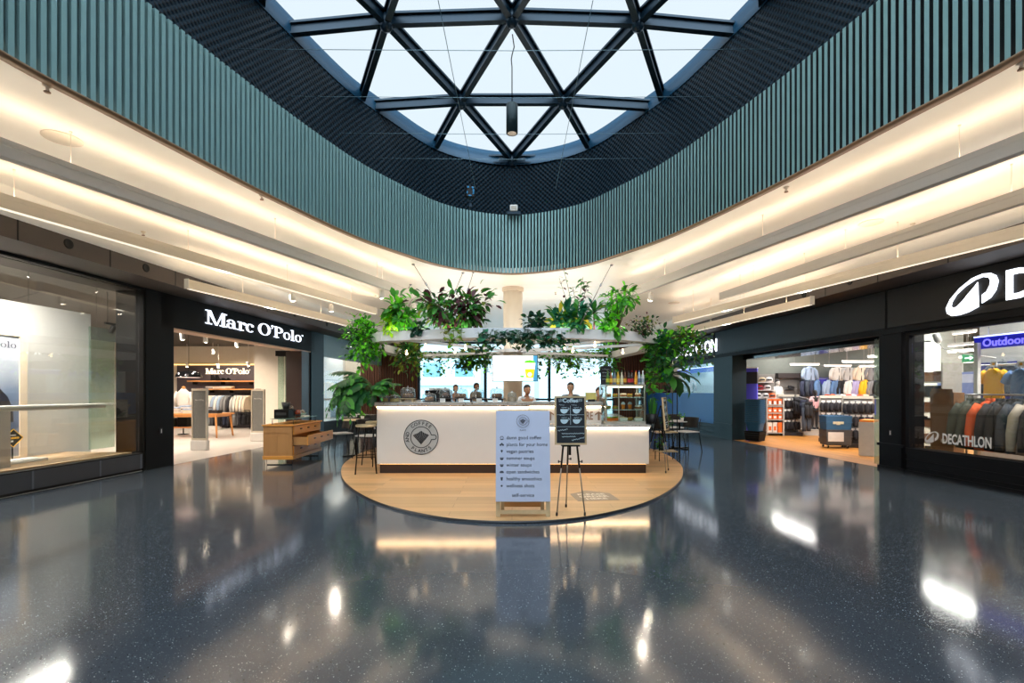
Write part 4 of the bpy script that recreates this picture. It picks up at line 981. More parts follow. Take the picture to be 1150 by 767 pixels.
def jar(px, Y, z, r, h, cont, label, lid=True):
    t = thing('glass_jar', label, 'jar', (WX(px, Y), Y, z))
    mb = MB(); mb.lathe([(r * .9, .004), (r * .92, .01), (r * .92, h * .5), (.001, h * .5)], 18); mb.build('contents', cont, t)
    mb = MB(); mb.lathe([(r * .9, 0), (r, .01), (r, h * .75), (r * .8, h * .88), (r * .72, h * .92)], 20, cap=False); mb.build('glass', M_cl, t)
    if lid: mb = MB(); mb.lathe([(r * .78, h * .9), (r * .8, h * .95), (r * .3, h * .99), (r * .12, h), (r * .2, h * 1.1), (.001, h * 1.14)], 18); mb.build('lid', P('glass_lid', (205, 212, 214), .1, spec=.7), t)
jar(575, 8.3, ZT, .075, .17, P('cookies', (190, 160, 130), .8, bump=.5, scale=40), 'rounded glass cookie jar on the counter in front of the column')
jar(432, 8.25, ZT, .06, .13, P('amber_fill', (224, 166, 60), .5), 'amber filled jar on the counter end under the fern')
jar(443, 8.3, ZT, .085, .12, P('amber_fill2', (232, 186, 90), .5), 'wide jar with yellow contents between fern and cake domes')
# coffee machine and boxes behind
t = thing('coffee_machine', 'black coffee machine with chrome details behind the cake domes', 'coffee machine', (WX(491, 9.2), 9.2, 0))
mb = MB(); mb.box(-.24, 0, 1.03, .24, .45, 1.12, .01); mb.box(-.24, .2, 1.12, .24, .45, 1.33, .01); mb.box(-.24, 0, 1.33, .24, .45, 1.43, .015); mb.build('body', M_blackm, t)
for sx in (-.11, .11):
    mb = MB(); mb.cyl(sx, .1, 1.27, 1.33, .035, 14); mb.tube([(sx, .08, 1.28), (sx, -.08, 1.27)], .012, 8); mb.build('group_head', M_steel, t)
for q in range(3): mb = MB(); mb.box(-.16 + .13 * q, .02, 1.431, -.07 + .13 * q, .3, 1.47, .005); mb.build('cup_stack', M_white, t)
mb = MB(); mb.box(-.26, -.05, .03, .26, .55, 1.03, .008); mb.build('cabinet', M_lam, t)
t = thing('knife_block', 'dark slanted utensil block standing between two cake domes', 'utensil block', (WX(489, 8.66), 8.66, ZT))
mb = MB(); mb.M = Matrix.Rotation(.35, 4, 'Y'); mb.box(-.05, -.04, 0, .05, .04, .16, .006); mb.build('block', M_dark, t)
for q in range(4): mb = MB(); mb.M = Matrix.Rotation(.35, 4, 'Y'); mb.box(-.04 + .022 * q, -.008, .155, -.028 + .022 * q, .008, .24); mb.build('handle', M_blackm if q % 2 else M_steel, t)
t = thing('payment_terminal', 'small grey payment terminal on the counter beside the chalkboard', 'payment terminal', (WX(664, 8.62), 8.62, ZT))
mb = MB(); mb.M = Matrix.Rotation(-.3, 4, 'X'); mb.box(-.1, 0, .03, .1, .02, .17, .006); mb.build('screen', P('till_yellow', (205, 190, 90), .4), t)
mb = MB(); mb.box(-.06, -.04, 0, .06, .08, .04, .006); mb.build('stand', M_dark, t)
# ---- seating beside the kiosk
M_chairblk = P('black_shell', (24, 22, 22), .45); M_seatpad = P('pale_seat', (214, 212, 216), .6); M_lt = P('pale_top', (214, 196, 160), .5)
def stool(label, loc, rz):
    t = thing('bar_stool', label, 'stool', loc, rz)
    mb = MB(); mb.lathe([(.001, .775), (.15, .775), (.17, .785), (.172, .805), (.16, .818), (.001, .822)], 24); mb.build('seat', M_lt, t)
    for sx in (-1, 1):
        for sy in (-1, 1): mb = MB(); mb.tube([(sx * .11, sy * .11, .78), (sx * .17, sy * .17, 0)], [.012, .01], 8); mb.build('leg', M_blackm, t)
    q = .15
    mb = MB(); mb.tube([(q, q, .28), (-q, q, .28), (-q, -q, .28), (q, -q, .28)], .008, 6, closed=True); mb.build('foot_ring', M_blackm, t)
stool('black legged bar stool with pale round seat at the left end of the counter', (WX(411, 8.15), 8.15, .03), .3)
stool('second pale topped bar stool half hidden behind the counter end', (WX(421, 9.0), 9.0, .03), .9)
def chair(label, loc, rz):
    t = thing('cafe_chair', label, 'chair', loc, rz, 'black cafe chairs around the kiosk')
    mb = MB(); mb.box(-.21, -.2, .45, .21, .21, .475, .01); mb.build('seat', M_seatpad, t)
    for sx in (-1, 1):
        mb = MB(); mb.tube([(sx * .18, -.17, .45), (sx * .22, -.22, 0)], .01, 8); mb.build('leg', M_blackm, t)
        mb = MB(); mb.tube([(sx * .2, .23, .76), (sx * .185, .19, .46), (sx * .22, .26, 0)], .01, 8); mb.build('leg', M_blackm, t)
    mb = MB(); n = 9; r0 = []
    for z, dy in ((.55, .19), (.6, .2), (.76, .235), (.8, .235)):
        row = [(-.24 + .48 * i / n, dy - .1 * abs((i / n - .5) * 2) ** 2.2, z) for i in range(n + 1)]
        r0.append(row + [(x, y + .018, z_) for x, y, z_ in reversed(row)])
    mb.loft(r0, True); mb.build('backrest', M_chairblk, t)
    return t
def ctable(label, loc, h, r, plant=True):
    t = thing('cafe_table', label, 'table', loc)
    mb = MB(); mb.lathe([(.001, h - .025), (r, h - .025), (r, h), (.001, h)], 28); mb.build('tabletop', M_lt if h > .75 else M_seatpad, t)
    mb = MB(); mb.cyl(0, 0, .02, h - .02, .025, 12); mb.build('post', M_blackm, t)
    mb = MB()
    for q in range(4): mb.bar((0, 0, .018), (.28 * math.cos(q * PI / 2 + .4), .28 * math.sin(q * PI / 2 + .4), .012), .05, .024)
    mb.build('base', M_blackm, t)
xy = lambda px, Y: (WX(px, Y), Y, 0)
chair('black cafe chair with pale seat beside the wooden chest, near the clothing shop window', xy(383, 10.9), -.9)
ctable('small black post table with plant left of the kiosk', xy(400, 10.5), .8, .28)
chair('black cafe chair behind the left post table, close to the kiosk', xy(412, 12.4), .3)
chair('low black chair tucked in beside the bar stools', (WX(415, 10.0), 10.0, .03), 1.2)
ctable('round cafe table under the big leaves at the sports shop side', xy(763, 11.9), .69, .34)
chair('black cafe chair with pale seat nearest the blue film at the right', xy(771, 11.35), -1.2)
chair('black cafe chair behind the round table below the drooping leaves', xy(756, 12.7), .1)
chair('black cafe chair in the dark between the plant shelf and the round table', xy(744, 11.2), 1.5)
# plant shelf by the second easel
t = thing('plant_shelf', 'two tier wooden plant shelf on thin dark posts behind the sideways easel', 'shelf', (WX(748, 9.6), 9.6, .031))
for z in (.18, .56): mb = MB(); mb.box(-.19, -.15, z, .19, .15, z + .02, .003); mb.build('shelf_board', M_pine, t)
for sx in (-1, 1):
    for sy in (-1, 1): mb = MB(); mb.cyl(sx * .175, sy * .135, 0, 1.35 if sx > 0 else .62, .009, 8); mb.build('post', M_blackm, t)
# ================================================================= PLANTS
def LEAFMAT(name, col, col2):
    if name in MATS: return MATS[name]
    m = bpy.data.materials.new(name); m.use_nodes = True
    nt = m.node_tree; N = nt.nodes; b = N['Principled BSDF']; b.inputs['Roughness'].default_value = .42; b.inputs['Specular IOR Level'].default_value = .4
    tc = N.new('ShaderNodeTexCoord'); nz = N.new('ShaderNodeTexNoise'); nz.inputs['Scale'].default_value = 7; nz.inputs['Detail'].default_value = 3
    mx = N.new('ShaderNodeMix'); mx.data_type = 'RGBA'; mx.inputs[6].default_value = lin(col); mx.inputs[7].default_value = lin(col2)
    nt.links.new(tc.outputs['Object'], nz.inputs['Vector']); nt.links.new(nz.outputs['Fac'], mx.inputs['Factor']); nt.links.new(mx.outputs[2], b.inputs['Base Color'])
    tl = N.new('ShaderNodeBsdfTranslucent'); nt.links.new(mx.outputs[2], tl.inputs['Color'])
    ms_ = N.new('ShaderNodeMixShader'); ms_.inputs[0].default_value = .3
    nt.links.new(b.outputs[0], ms_.inputs[1]); nt.links.new(tl.outputs[0], ms_.inputs[2]); nt.links.new(ms_.outputs[0], N['Material Output'].inputs['Surface'])
    MATS[name] = m; return m
G_bright = LEAFMAT('leaf_bright', (144, 252, 57), (97, 201, 39)); G_mid = LEAFMAT('leaf_mid', (86, 169, 63), (55, 123, 47)); G_dark = LEAFMAT('leaf_dark', (47, 105, 57), (33, 77, 44))
G_blue = LEAFMAT('leaf_blue', (60, 149, 108), (39, 103, 75)); G_ivy = LEAFMAT('leaf_ivy', (41, 94, 75), (27, 65, 55)); G_lime = LEAFMAT('leaf_lime', (234, 255, 52), (167, 255, 39))
G_red = LEAFMAT('leaf_purple', (109, 57, 67), (70, 40, 49)); G_olive = LEAFMAT('leaf_olive', (144, 166, 52), (105, 120, 39)); G_yel = LEAFMAT('leaf_yellow', (255, 252, 79), (238, 186, 52))
M_stem = P('stem', (92, 74, 46), .7); M_gstem = P('green_stem', (76, 104, 50), .6)
def V(*a): return Vector(a)
def leaf(mb, p, d, up, L, Wd, droop=.35, fold=.25, n=3, shape='oval', m=None):
    """one leaf blade folded along its midrib and bending downwards"""
    d = d.normalized(); s = d.cross(up)
    if s.length < 1e-3: s = d.cross(V(1, .2, 0))
    s.normalize(); u = s.cross(d).normalized()
    if m is not None: mb.m = m
    vs = []; fs = []; pos = Vector(p); dd = d.copy(); uu = u.copy(); step = L / n
    for i in range(n + 1):
        f = i / n
        w = Wd * .5 * {'oval': math.sin(PI * min(1, f * .92 + .06)) ** .8, 'heart': (math.sin(PI * (f * .72 + .26)) ** .9) if f < 1 else 0, 'blade': (1 - f) ** .5 * min(1, .5 + f * 2), 'obl': math.sin(PI * min(1, f ** 1.5 * .93 + .05)) ** .7}[shape]
        if i == n: w = Wd * .02
        vs += [pos - s * w + uu * (w * fold), pos, pos + s * w + uu * (w * fold)]
        pos = pos + dd * step
        q = Matrix.Rotation(-droop / n, 3, s); dd = q @ dd; uu = q @ uu
    for i in range(n):
        a = 3 * i; fs += [(a, a + 1, a + 4, a + 3), (a + 1, a + 2, a + 5, a + 4)]
    mb.add(vs, fs, True)
def rv(r, s=1.): return V(r.gauss(0, s), r.gauss(0, s), r.gauss(0, s))
def plant(name, label, loc, cat='plant', group='plants on and around the kiosk'):
    return thing(name, label, cat, loc, 0, group)
def bush(t, r, c, rad, n, L, Wd, mats, wts=None, roots=((0, 0, 0),), nst=9, droop=.5, shape='oval', updir=.2, fill=.45, clump=0):
    """branching stems from the roots into an ellipsoid, leaves spread along them"""
    c = Vector(c); st = MB(); fo = MB(); idx = list(range(len(mats)))
    for k in range(nst):
        ro = Vector(r.choice(roots)); q = rv(r).normalized(); q = V(q.x * rad[0], q.y * rad[1], q.z * rad[2]); e = c + q * r.uniform(.55, .98)
        mid = ro.lerp(e, .5) + V(0, 0, .12 * (e - ro).length) + rv(r, .03)
        pts = [ro.lerp(mid, f).lerp(mid.lerp(e, f), f) for f in [i / 5 for i in range(6)]]
        st.tube(pts, [.009, .008, .007, .006, .004, .003], 5)
        for i in range(n // nst):
            f = r.uniform(fill, 1.0) ** .8; p = ro.lerp(mid, f).lerp(mid.lerp(e, f), f)
            o = rv(r).normalized(); p2 = p + V(o.x * rad[0], o.y * rad[1], o.z * rad[2]) * r.uniform(.06, .4)
            dirv = (o + (p2 - c).normalized() * .5 + V(0, 0, updir)).normalized(); s = r.uniform(.65, 1.15)
            m = r.choices(idx, wts)[0] if wts else r.choice(idx)
            leaf(fo, p2, dirv, V(0, 0, 1) + rv(r, .3), L * s, Wd * s, droop * r.uniform(.5, 1.6), .2, 3, shape, m)
    fo.build('foliage', mats, t, kind=None); st.build('stem', M_stem, t)
def vines(t, r, starts, mats, L, Wd, gap=.05, shape='heart', sway=.05, wts=None):
    """hanging runners: starts = [(x, y, z, length, outx, outy)]"""
    st = MB(); fo = MB(); idx = list(range(len(mats)))
    for (x, y, z, ln, ox, oy) in starts:
        pts = []; p = V(x, y, z); k = max(4, int(ln / .06)); ph = r.uniform(0, 6)
        for i in range(k + 1):
            f = i / k
            pts.append(V(x + ox * min(1, f * 3) + sway * math.sin(ph + f * 5) * f, y + oy * min(1, f * 3) + sway * math.cos(ph + f * 4) * f, z + .05 * math.sin(min(1, f * 4) * PI) - ln * max(0, f - .08)))
        st.tube(pts, .0035, 4); s_ = 0
        for i in range(int(ln / gap)):
            f = (i + r.random()) / max(1, int(ln / gap)); j = min(k - 1, int(f * k)); q = pts[j].lerp(pts[j + 1], f * k - j)
            a = r.uniform(0, 2 * PI); d = V(math.cos(a), math.sin(a), r.uniform(-.7, .3)); s = r.uniform(.65, 1.2)
            leaf(fo, q + d * .015, d, V(0, 0, 1) + rv(r, .3), L * s, Wd * s, r.uniform(.3, 1.2), .15, 3, shape, r.choices(idx, wts)[0] if wts else r.choice(idx))
    fo.build('foliage', mats, t); st.build('stem', M_gstem, t)
def rosette(t, r, c, n, L, Wd, mats, el=(.2, 1.3), droop=1.2, shape='blade', nn=6, fold=.3):
    fo = MB(); c = Vector(c)
    for i in range(n):
        a = i * 2.399 + r.uniform(-.2, .2); e = el[0] + (el[1] - el[0]) * (i / max(1, n - 1)) + r.uniform(-.1, .1); s = r.uniform(.75, 1.1)
        d = V(math.cos(a) * math.cos(e), math.sin(a) * math.cos(e), math.sin(e))
        leaf(fo, c + d * .02, d, V(0, 0, 1), L * s, Wd * s, droop * r.uniform(.7, 1.2), fold, nn, shape, r.randrange(len(mats)))
    fo.build('foliage', mats, t)
def lobed(t, r, c, fronds, mats, stem=M_gstem):
    """arching fronds with finger lobes: fronds = [(azimuth, elevation, length, droop)]"""
    fo = MB(); st = MB(); c = Vector(c)
    for (a, e, L, dr) in fronds:
        d = V(math.cos(a) * math.cos(e), math.sin(a) * math.cos(e), math.sin(e)); s = d.cross(V(0, 0, 1)).normalized(); p = c.copy(); pts = [p.copy()]; ds = []
        n = 14
        for i in range(n):
            p = p + d * (L / n); pts.append(p.copy()); ds.append(d.copy()); d = Matrix.Rotation(-dr / n, 3, s) @ d
        st.tube(pts, [.008 * (1 - .7 * i / n) for i in range(n + 1)], 5)
        for i in range(5, n):
            f = (i - 5) / (n - 5); w = L * .2 * math.sin(PI * (f * .8 + .18)) * r.uniform(.85, 1.1)
            up = s.cross(ds[i]).normalized()
            for sg in (-1, 1):
                leaf(fo, pts[i], s * sg + ds[i] * .75 - V(0, 0, .25), up, w * 1.3, w * .62, .5, .1, 3, 'oval', r.randrange(len(mats)))
        leaf(fo, pts[-1], ds[-1], V(0, 0, 1), L * .1, L * .05, .3, .1, 3, 'oval', 0)
    fo.build('foliage', mats, t); st.build('stem', stem, t)
def potm(t, mat, r=.1, h=.16, x=0, y=0, z=0, square=False):
    mb = MB()
    if square: mb.loft([[(x + sx * a, y + sy * a, z + hh) for sx, sy in ((-1, -1), (1, -1), (1, 1), (-1, 1))] for a, hh in ((r * .85, 0), (r, h), (r * .9, h), (r * .88, h - .02))], False)
    else: mb.lathe([(r * .7, 0), (r * .74, .004), (r, h), (r * .92, h), (r * .9, h - .02), (.001, h - .022)], 20, x, y, z)
    mb.build('pot', mat, t)
def ringY(px):
    x = 0
    for i in range(k_r):
        (xa, ya), (xb, yb) = ringp[i], ringp[(i + 1) % k_r]
        if ya > 9.2 or yb > 9.2: continue
        for q in range(21):
            X, Y = xa + (xb - xa) * q / 20, ya + (yb - ya) * q / 20
            if abs(CX + F * X / Y - px) < 4: return Y
    return 8.3
k_r = len(ringp)
ZS_ = zR1 - .02
# 1 big bright ficus hanging off the left of the ring
Y = 8.5; p = W(408, 385, Y); t = plant('hanging_ficus', 'bright green bushy plant spilling over the left end of the planter ring', (-2.5, 8.6, ZS_), 'plant')
o = Vector((-2.5, 8.6, ZS_)); r = random.Random(1)
bush(t, r, p - o + V(0, 0, .02), (.38, .32, .5), 760, .1, .06, [G_bright, G_mid, G_dark], (5, 4, 1), ((0, 0, 0), (.1, .1, 0)), 20, .7, 'oval', -.1, .35)
# 2 big lobed philodendron in a wooden pot on the counter corner
p = W(421, 455, 8.35); t = plant('philodendron', 'large dark lobed-leaf plant in a red-brown wooden pot at the left counter corner', (WX(421.5, 8.36), 8.36, ZT))
potm(t, WOOD('red_wood_pot', (120, 58, 40), (84, 38, 28), None, 'Z', .5), .12, .16, square=True)
mb = MB(); mb.box(-.1, -.1, .1, .1, .1, .14); mb.build('soil', P('soil', (58, 42, 32), .9), t)
r = random.Random(2)
fr = [(PI + r.uniform(-.95, .95) + (.35 if i % 3 else 0), r.uniform(.35, 1.2), r.uniform(.75, 1.05), r.uniform(1.6, 2.5)) for i in range(22)] + [(r.uniform(-1.2, 1.0), r.uniform(.5, 1.1), r.uniform(.5, .8), r.uniform(1.0, 2.2)) for i in range(10)] + [(-1.5, .3, .5, 1.9), (-1.9, .5, .55, 2.1), (-2.5, .55, .62, 2.1)]
lobed(t, r, (0, 0, .15), fr, [G_mid, G_dark, G_dark])
# 3 upright bright plant
Yr = 8.1; t = plant('upright_plant', 'upright light green plant with lime leaves near the left end of the planter ring', (WX(452, Yr), Yr, ZS_)); r = random.Random(3)
bush(t, r, (0, 0, .4), (.27, .18, .28), 210, .17, .085, [G_mid, G_bright], (3, 2), ((0, 0, 0),), 10, .9, 'oval', 0, .4)
t = plant('lime_plant', 'small lime yellow leaved plant at the left of the upright plant on the ring', (WX(440, 8.15), 8.15, ZS_)); r = random.Random(31)
bush(t, r, (0, 0, .2), (.12, .12, .24), 70, .13, .07, [G_lime], None, ((0, 0, 0),), 7, .6, 'oval', .4, .4)
t = plant('dark_ivy_clump', 'dark lobed ivy clump on the ring between upright plant and red shrub', (WX(469, 8.0), 8.0, ZS_)); r = random.Random(32)
bush(t, r, (0, 0, .08), (.16, .14, .15), 70, .12, .1, [G_ivy, G_dark], None, ((0, 0, 0),), 7, .7, 'heart', 0, .3)
# 4 red and green shrub
Yr = 7.95; t = plant('red_green_shrub', 'wide arching shrub with green and purple leaves on the planter ring front', (WX(512, Yr), Yr, ZS_)); r = random.Random(4)
bush(t, r, W(509, 343, Yr) - V(WX(512, Yr), Yr, ZS_), (.66, .42, .38), 640, .17, .082, [G_mid, G_red, G_dark, G_olive], (6, 3, 2, 1), ((0, 0, 0), (-.25, 0, 0), (.12, .05, 0)), 22, .8, 'oval', -.1, .3)
t = plant('trailing_creeper', 'pale green heart-leaf creeper hanging over the ring front below the purple shrub', (WX(508, 7.78), 7.9, ZS_)); r = random.Random(41)
vines(t, r, [(-.1 + .06 * i, -.1, .02, .22 + .08 * (i % 3), 0, -.14) for i in range(5)], [G_olive, G_bright], .09, .075, .035)
# 5, 6 dark ivy
for px0, px1, sd, lb, ln in ((536, 566, 5, 'dark blue-green ivy trailing from the ring left of the menu screen', .42), (566, 592, 51, 'dark ivy hanging in front of the round column above the menu screen', .3), (592, 630, 6, 'thick dark ivy trailing from the ring right of the menu screen', .36)):
    Yr = 7.75; xm = WX((px0 + px1) / 2, Yr); t = plant('trailing_ivy', lb, (xm, Yr, ZS_), group='dark ivies on the planter ring'); r = random.Random(sd)
    hw_ = WX(px1, Yr) - xm; n = int(hw_ * 2 / .045)
    vines(t, r, [(-hw_ + 2 * hw_ * i / n, 0, 0, ln * r.uniform(.5, 1.15), r.uniform(-.03, .03), -.13) for i in range(n + 1)] + [(-hw_ + 2 * hw_ * i / n, .05, .0, .2 * r.uniform(.6, 1.3), 0, -.04) for i in range(n + 1)], [G_ivy, G_dark, G_blue], .1, .085, .036, 'heart', .05, (4, 3, 2))
t = plant('ivy_mound', 'dark ivy mound rising above the ring beside the blue-green broad leaves', (WX(602, 7.8), 7.8, ZS_), group='dark ivies on the planter ring'); r = random.Random(61)
bush(t, r, (0, 0, .12), (.26, .15, .2), 120, .1, .09, [G_ivy, G_dark], None, ((0, 0, 0), (.1, 0, 0)), 10, .7, 'heart', 0, .3)
# 7 broad blue-green plants
for px, lb, sd, zz_, hh in ((633, 'blue-green broad leaved plant with drooping old leaves, left of the palm-like one', 7, .16, .3), (650, 'middle blue-green broad leaved plant on the planter ring', 71, .22, .3)):
    Yr = 7.95; t = plant('broad_leaf_plant', lb, (WX(px, Yr), Yr, ZS_), group='blue-green broad leaf plants'); r = random.Random(sd)
    bush(t, r, (0, 0, zz_), (.3, .2, .24), 180, .22, .085, [G_blue, G_mid, G_yel], (8, 4, 1), ((0, 0, 0), (.06, 0, 0), (-.08, 0, 0)), 10, .5, 'obl', .15, .3)
t = plant('rosette_plant', 'palm-like rosette of blue-green leaves on a bare red stem above the ring', (WX(667, 7.95), 7.95, ZS_)); r = random.Random(72)
mb = MB(); mb.tube([(0, 0, 0), (.005, 0, .15), (0, 0, .33)], .014, 8); mb.build('stem', P('red_stem', (120, 52, 60), .6), t)
rosette(t, r, (0, 0, .3), 26, .26, .075, [G_blue, G_mid], (-.5, 1.4), .7, 'obl', 4, .2)
# 8 tall thin shoots
t = plant('tall_shoots', 'tall thin wispy shoots with small purple leaf tufts rising to the ribbed band', (WX(648, 8.2), 8.2, ZS_)); r = random.Random(8)
st = MB(); fo = MB(); o = V(WX(648, 8.2), 8.2, ZS_)
for (px, py, nl, w_) in ((632, 300, 9, .8), (655, 311, 12, 1.1), (643, 322, 10, .9), (661, 316, 11, 1.1), (647, 336, 12, 1), (628, 312, 6, .8), (656, 338, 10, 1)):
    e = W(px, py, 8.2) - o; b0 = V(r.uniform(-.08, .08), 0, 0); mid = b0.lerp(e, .6) + V(r.uniform(-.06, .06), 0, .05)
    pts = [b0.lerp(mid, f).lerp(mid.lerp(e, f), f) for f in [i / 8 for i in range(9)]]; st.tube(pts, .004, 5)
    for i in range(nl):
        f = 1 - .38 * (i / nl) ** 1.3; q = pts[min(8, int(f * 8))]; a = r.uniform(0, 6.3)
        leaf(fo, q + rv(r, .015), V(math.cos(a), math.sin(a), r.uniform(-.5, .5)), V(0, 0, 1), .13 * w_ * r.uniform(.6, 1.1), .055 * w_, .6, .2, 3, 'oval', r.choices((0, 1, 2), (4, 3, 2))[0])
fo.build('foliage', [G_mid, G_red, G_dark], t); st.build('stem', M_gstem, t)
# 9 umbrella plant
t = plant('umbrella_plant', 'light green umbrella plant with a high leaf crown near the right end of the ring', (WX(693, 8.0), 8.0, ZS_)); r = random.Random(9); o = V(WX(693, 8.0), 8.0, ZS_)
bush(t, r, W(697, 331, 8.0) - o, (.28, .2, .2), 150, .17, .065, [G_bright, G_mid, G_olive], (3, 4, 1), ((0, 0, 0),), 10, 1.0, 'obl', .1, .6)
t = plant('bright_pothos', 'bright green heart-leaf plant filling the ring below the umbrella plant', (WX(690, 8.0), 8.0, ZS_)); r = random.Random(91)
bush(t, r, (0, -.02, .14), (.24, .16, .2), 110, .13, .1, [G_bright, G_mid], (3, 2), ((0, 0, 0), (-.1, 0, 0)), 10, .7, 'heart', .1, .3)
# 10 fine dark trailing plant
t = plant('fine_creeper', 'fine dark small-leaved creeper at the right corner of the planter ring', (WX(722, 8.3), 8.3, ZS_)); r = random.Random(10)
bush(t, r, (0, 0, .12), (.34, .2, .24), 230, .06, .045, [G_dark, G_red, G_olive], (5, 2, 2), ((0, 0, 0), (-.15, 0, 0), (.15, 0, 0)), 14, .6, 'oval', 0, .3)
# 11 big hanging ficus on the right
p = W(745, 400, 8.5); o = V(2.66, 8.7, ZS_); t = plant('hanging_ficus', 'dense dark green plant cascading down the right side of the planter ring', o, group='plants on and around the kiosk'); r = random.Random(11)
bush(t, r, p - o, (.3, .28, .48), 560, .11, .07, [G_mid, G_dark, G_blue, G_bright], (4, 4, 2, 2), ((0, 0, 0), (.1, .1, 0)), 18, .7, 'oval', -.15, .3)
# 12 second ball
Y = 8.75; p = W(781, 394, Y); o = V(2.85, 8.9, ZS_); t = plant('hanging_ficus', 'loose leafy plant arching out furthest to the right of the ring', o); r = random.Random(12)
bush(t, r, p - o, (.36, .3, .38), 470, .105, .06, [G_dark, G_mid, G_olive, G_bright], (4, 4, 2, 2), ((0, 0, 0), (.05, .1, 0)), 18, .7, 'oval', -.1, .4)
# 13 birds nest fern below
o = V(WX(750, 8.95), 8.95, 1.62); t = plant('bird_nest_fern', 'plant with big drooping dark strap leaves hanging right of the pastry case', o); r = random.Random(13)
rosette(t, r, (0, 0, .05), 22, .62, .17, [G_dark, G_mid, G_dark], (-.1, 1.2), 1.7, 'obl', 6, .3)
potm(t, P('basket_brown', (110, 64, 44), .8), .1, .14, 0, 0, -.08)
mb = MB()
for q in range(3): a = q * 2.09; mb.tube([(.09 * math.cos(a), .09 * math.sin(a), .05), (0, 0, zR0 - 1.62 + .02)], .004, 5)
mb.build('hanger_cord', M_stem, t)
t = plant('round_leaf_climber', 'round leaved green climber hanging between pastry case and strap leaf plant', (2.55, 8.75, zR0)); r = random.Random(131)
vines(t, r, [(-.12 + .05 * i, .02 * (i % 3), .0, .45 + .22 * (i % 4), 0, -.02) for i in range(8)], [G_mid, G_bright, G_dark], .12, .11, .05)
# 14 snake plant
t = plant('snake_plant', 'snake plant with upright pointed leaves in a black pot on the counter end', (WX(732.5, 8.45), 8.45, .846)); r = random.Random(14)
potm(t, P('black_pot', (34, 34, 38), .5), .085, .17)
fo = MB()
for i in range(13):
    a = i * 2.4; q = .02 + .035 * (i % 3) / 2
    leaf(fo, V(q * math.cos(a), q * math.sin(a), .15), V(math.cos(a) * .12, math.sin(a) * .12, 1), V(math.cos(a), math.sin(a), .2), r.uniform(.2, .36), .055, -.1, .3, 4, 'blade', i % 2)
fo.build('foliage', [G_mid, G_dark], t)
# 15 plants of the rear beam, seen under the ring
for px, py, rad, n, mats, wts, lb, sd, L in ((456, 405, (.5, .3, .42), 330, [G_olive, G_mid, G_dark], (3, 4, 2), 'olive green bushy plant hanging in front of the left slatted wood wall', 15, .11),
                                          (531, 407, (.5, .3, .42), 260, [G_mid, G_olive, G_dark], (3, 2, 4), 'spiky green plant on the rear planter beam left of the menu screen', 16, .16),
                                          (641, 402, (.46, .3, .36), 260, [G_mid, G_bright, G_olive], (3, 2, 2), 'green bushy plant on the rear planter beam right of the menu screen', 17, .12),
                                          (683, 402, (.42, .3, .42), 240, [G_bright, G_mid, G_dark], (4, 3, 1), 'fresh green plant on the rear planter beam above the drink bottles', 18, .12)):
    Y = 12.4 if sd != 15 else 11.0; p = W(px, py, Y); X = p.x; o = V(X, Y, ZS_ if sd != 15 else zR0 + .1); t = plant('hanging_plant', lb, o, group='plants on the rear planter beam'); r = random.Random(sd)
    bush(t, r, p - o, rad, n, L * 1.25, L * .6, mats, wts, ((0, 0, 0), (.1, 0, 0), (-.1, 0, 0)), 14, .7, 'oval', 0, .3)
for px0, px1, py, sd, lb in ((474, 505, 400, 20, 'fine trailing vines hanging from the rear beam by the wood wall'), (505, 556, 405, 21, 'long row of fine vines on the rear beam before the left window'), (604, 690, 407, 22, 'long row of fine vines on the rear beam before the right window')):
    Y = 12.25; xm = WX((px0 + px1) / 2, Y); hw_ = WX(px1, Y) - xm; t = plant('hanging_vine', lb, (xm, Y, zR0 + .14), group='vines on the rear planter beam'); r = random.Random(sd); n = int(hw_ * 2 / .07)
    vines(t, r, [(-hw_ + 2 * hw_ * i / n, 0, 0, r.uniform(.25, .75), 0, -.1) for i in range(n + 1)], [G_mid, G_dark, G_bright], .1, .075, .05, 'heart', .06, (4, 4, 2))
# little plants
for (px, Y, z, lb, sd) in ((407, 10.5, .801, 'small green table plant on the left post table', 30), (766, 11.9, .691, 'small plant in a pot on the round cafe table at the right', 31)):
    t = plant('table_plant', lb, (WX(px, Y), Y, z)); r = random.Random(sd); potm(t, M_white, .04, .07)
    bush(t, r, (0, 0, .13), (.08, .08, .07), 30, .06, .035, [G_mid, G_bright], None, ((0, 0, .06),), 6, .6, 'oval', .2, .4)
for i, (x, z, lb) in enumerate(((-.08, .201, 'small leafy pot plant on the lower tier of the wooden plant shelf'), (.02, .581, 'small leafy pot plant on the upper tier of the wooden plant shelf'))):
    t = plant('shelf_plant', lb, (WX(748, 9.6) + x, 9.6, .031 + z)); r = random.Random(40 + i); potm(t, M_dark, .06, .1)
    bush(t, r, (0, 0, .2), (.1, .1, .12), 50, .09, .045, [G_mid, G_dark], None, ((0, 0, .09),), 7, .6, 'oval', .3, .4)
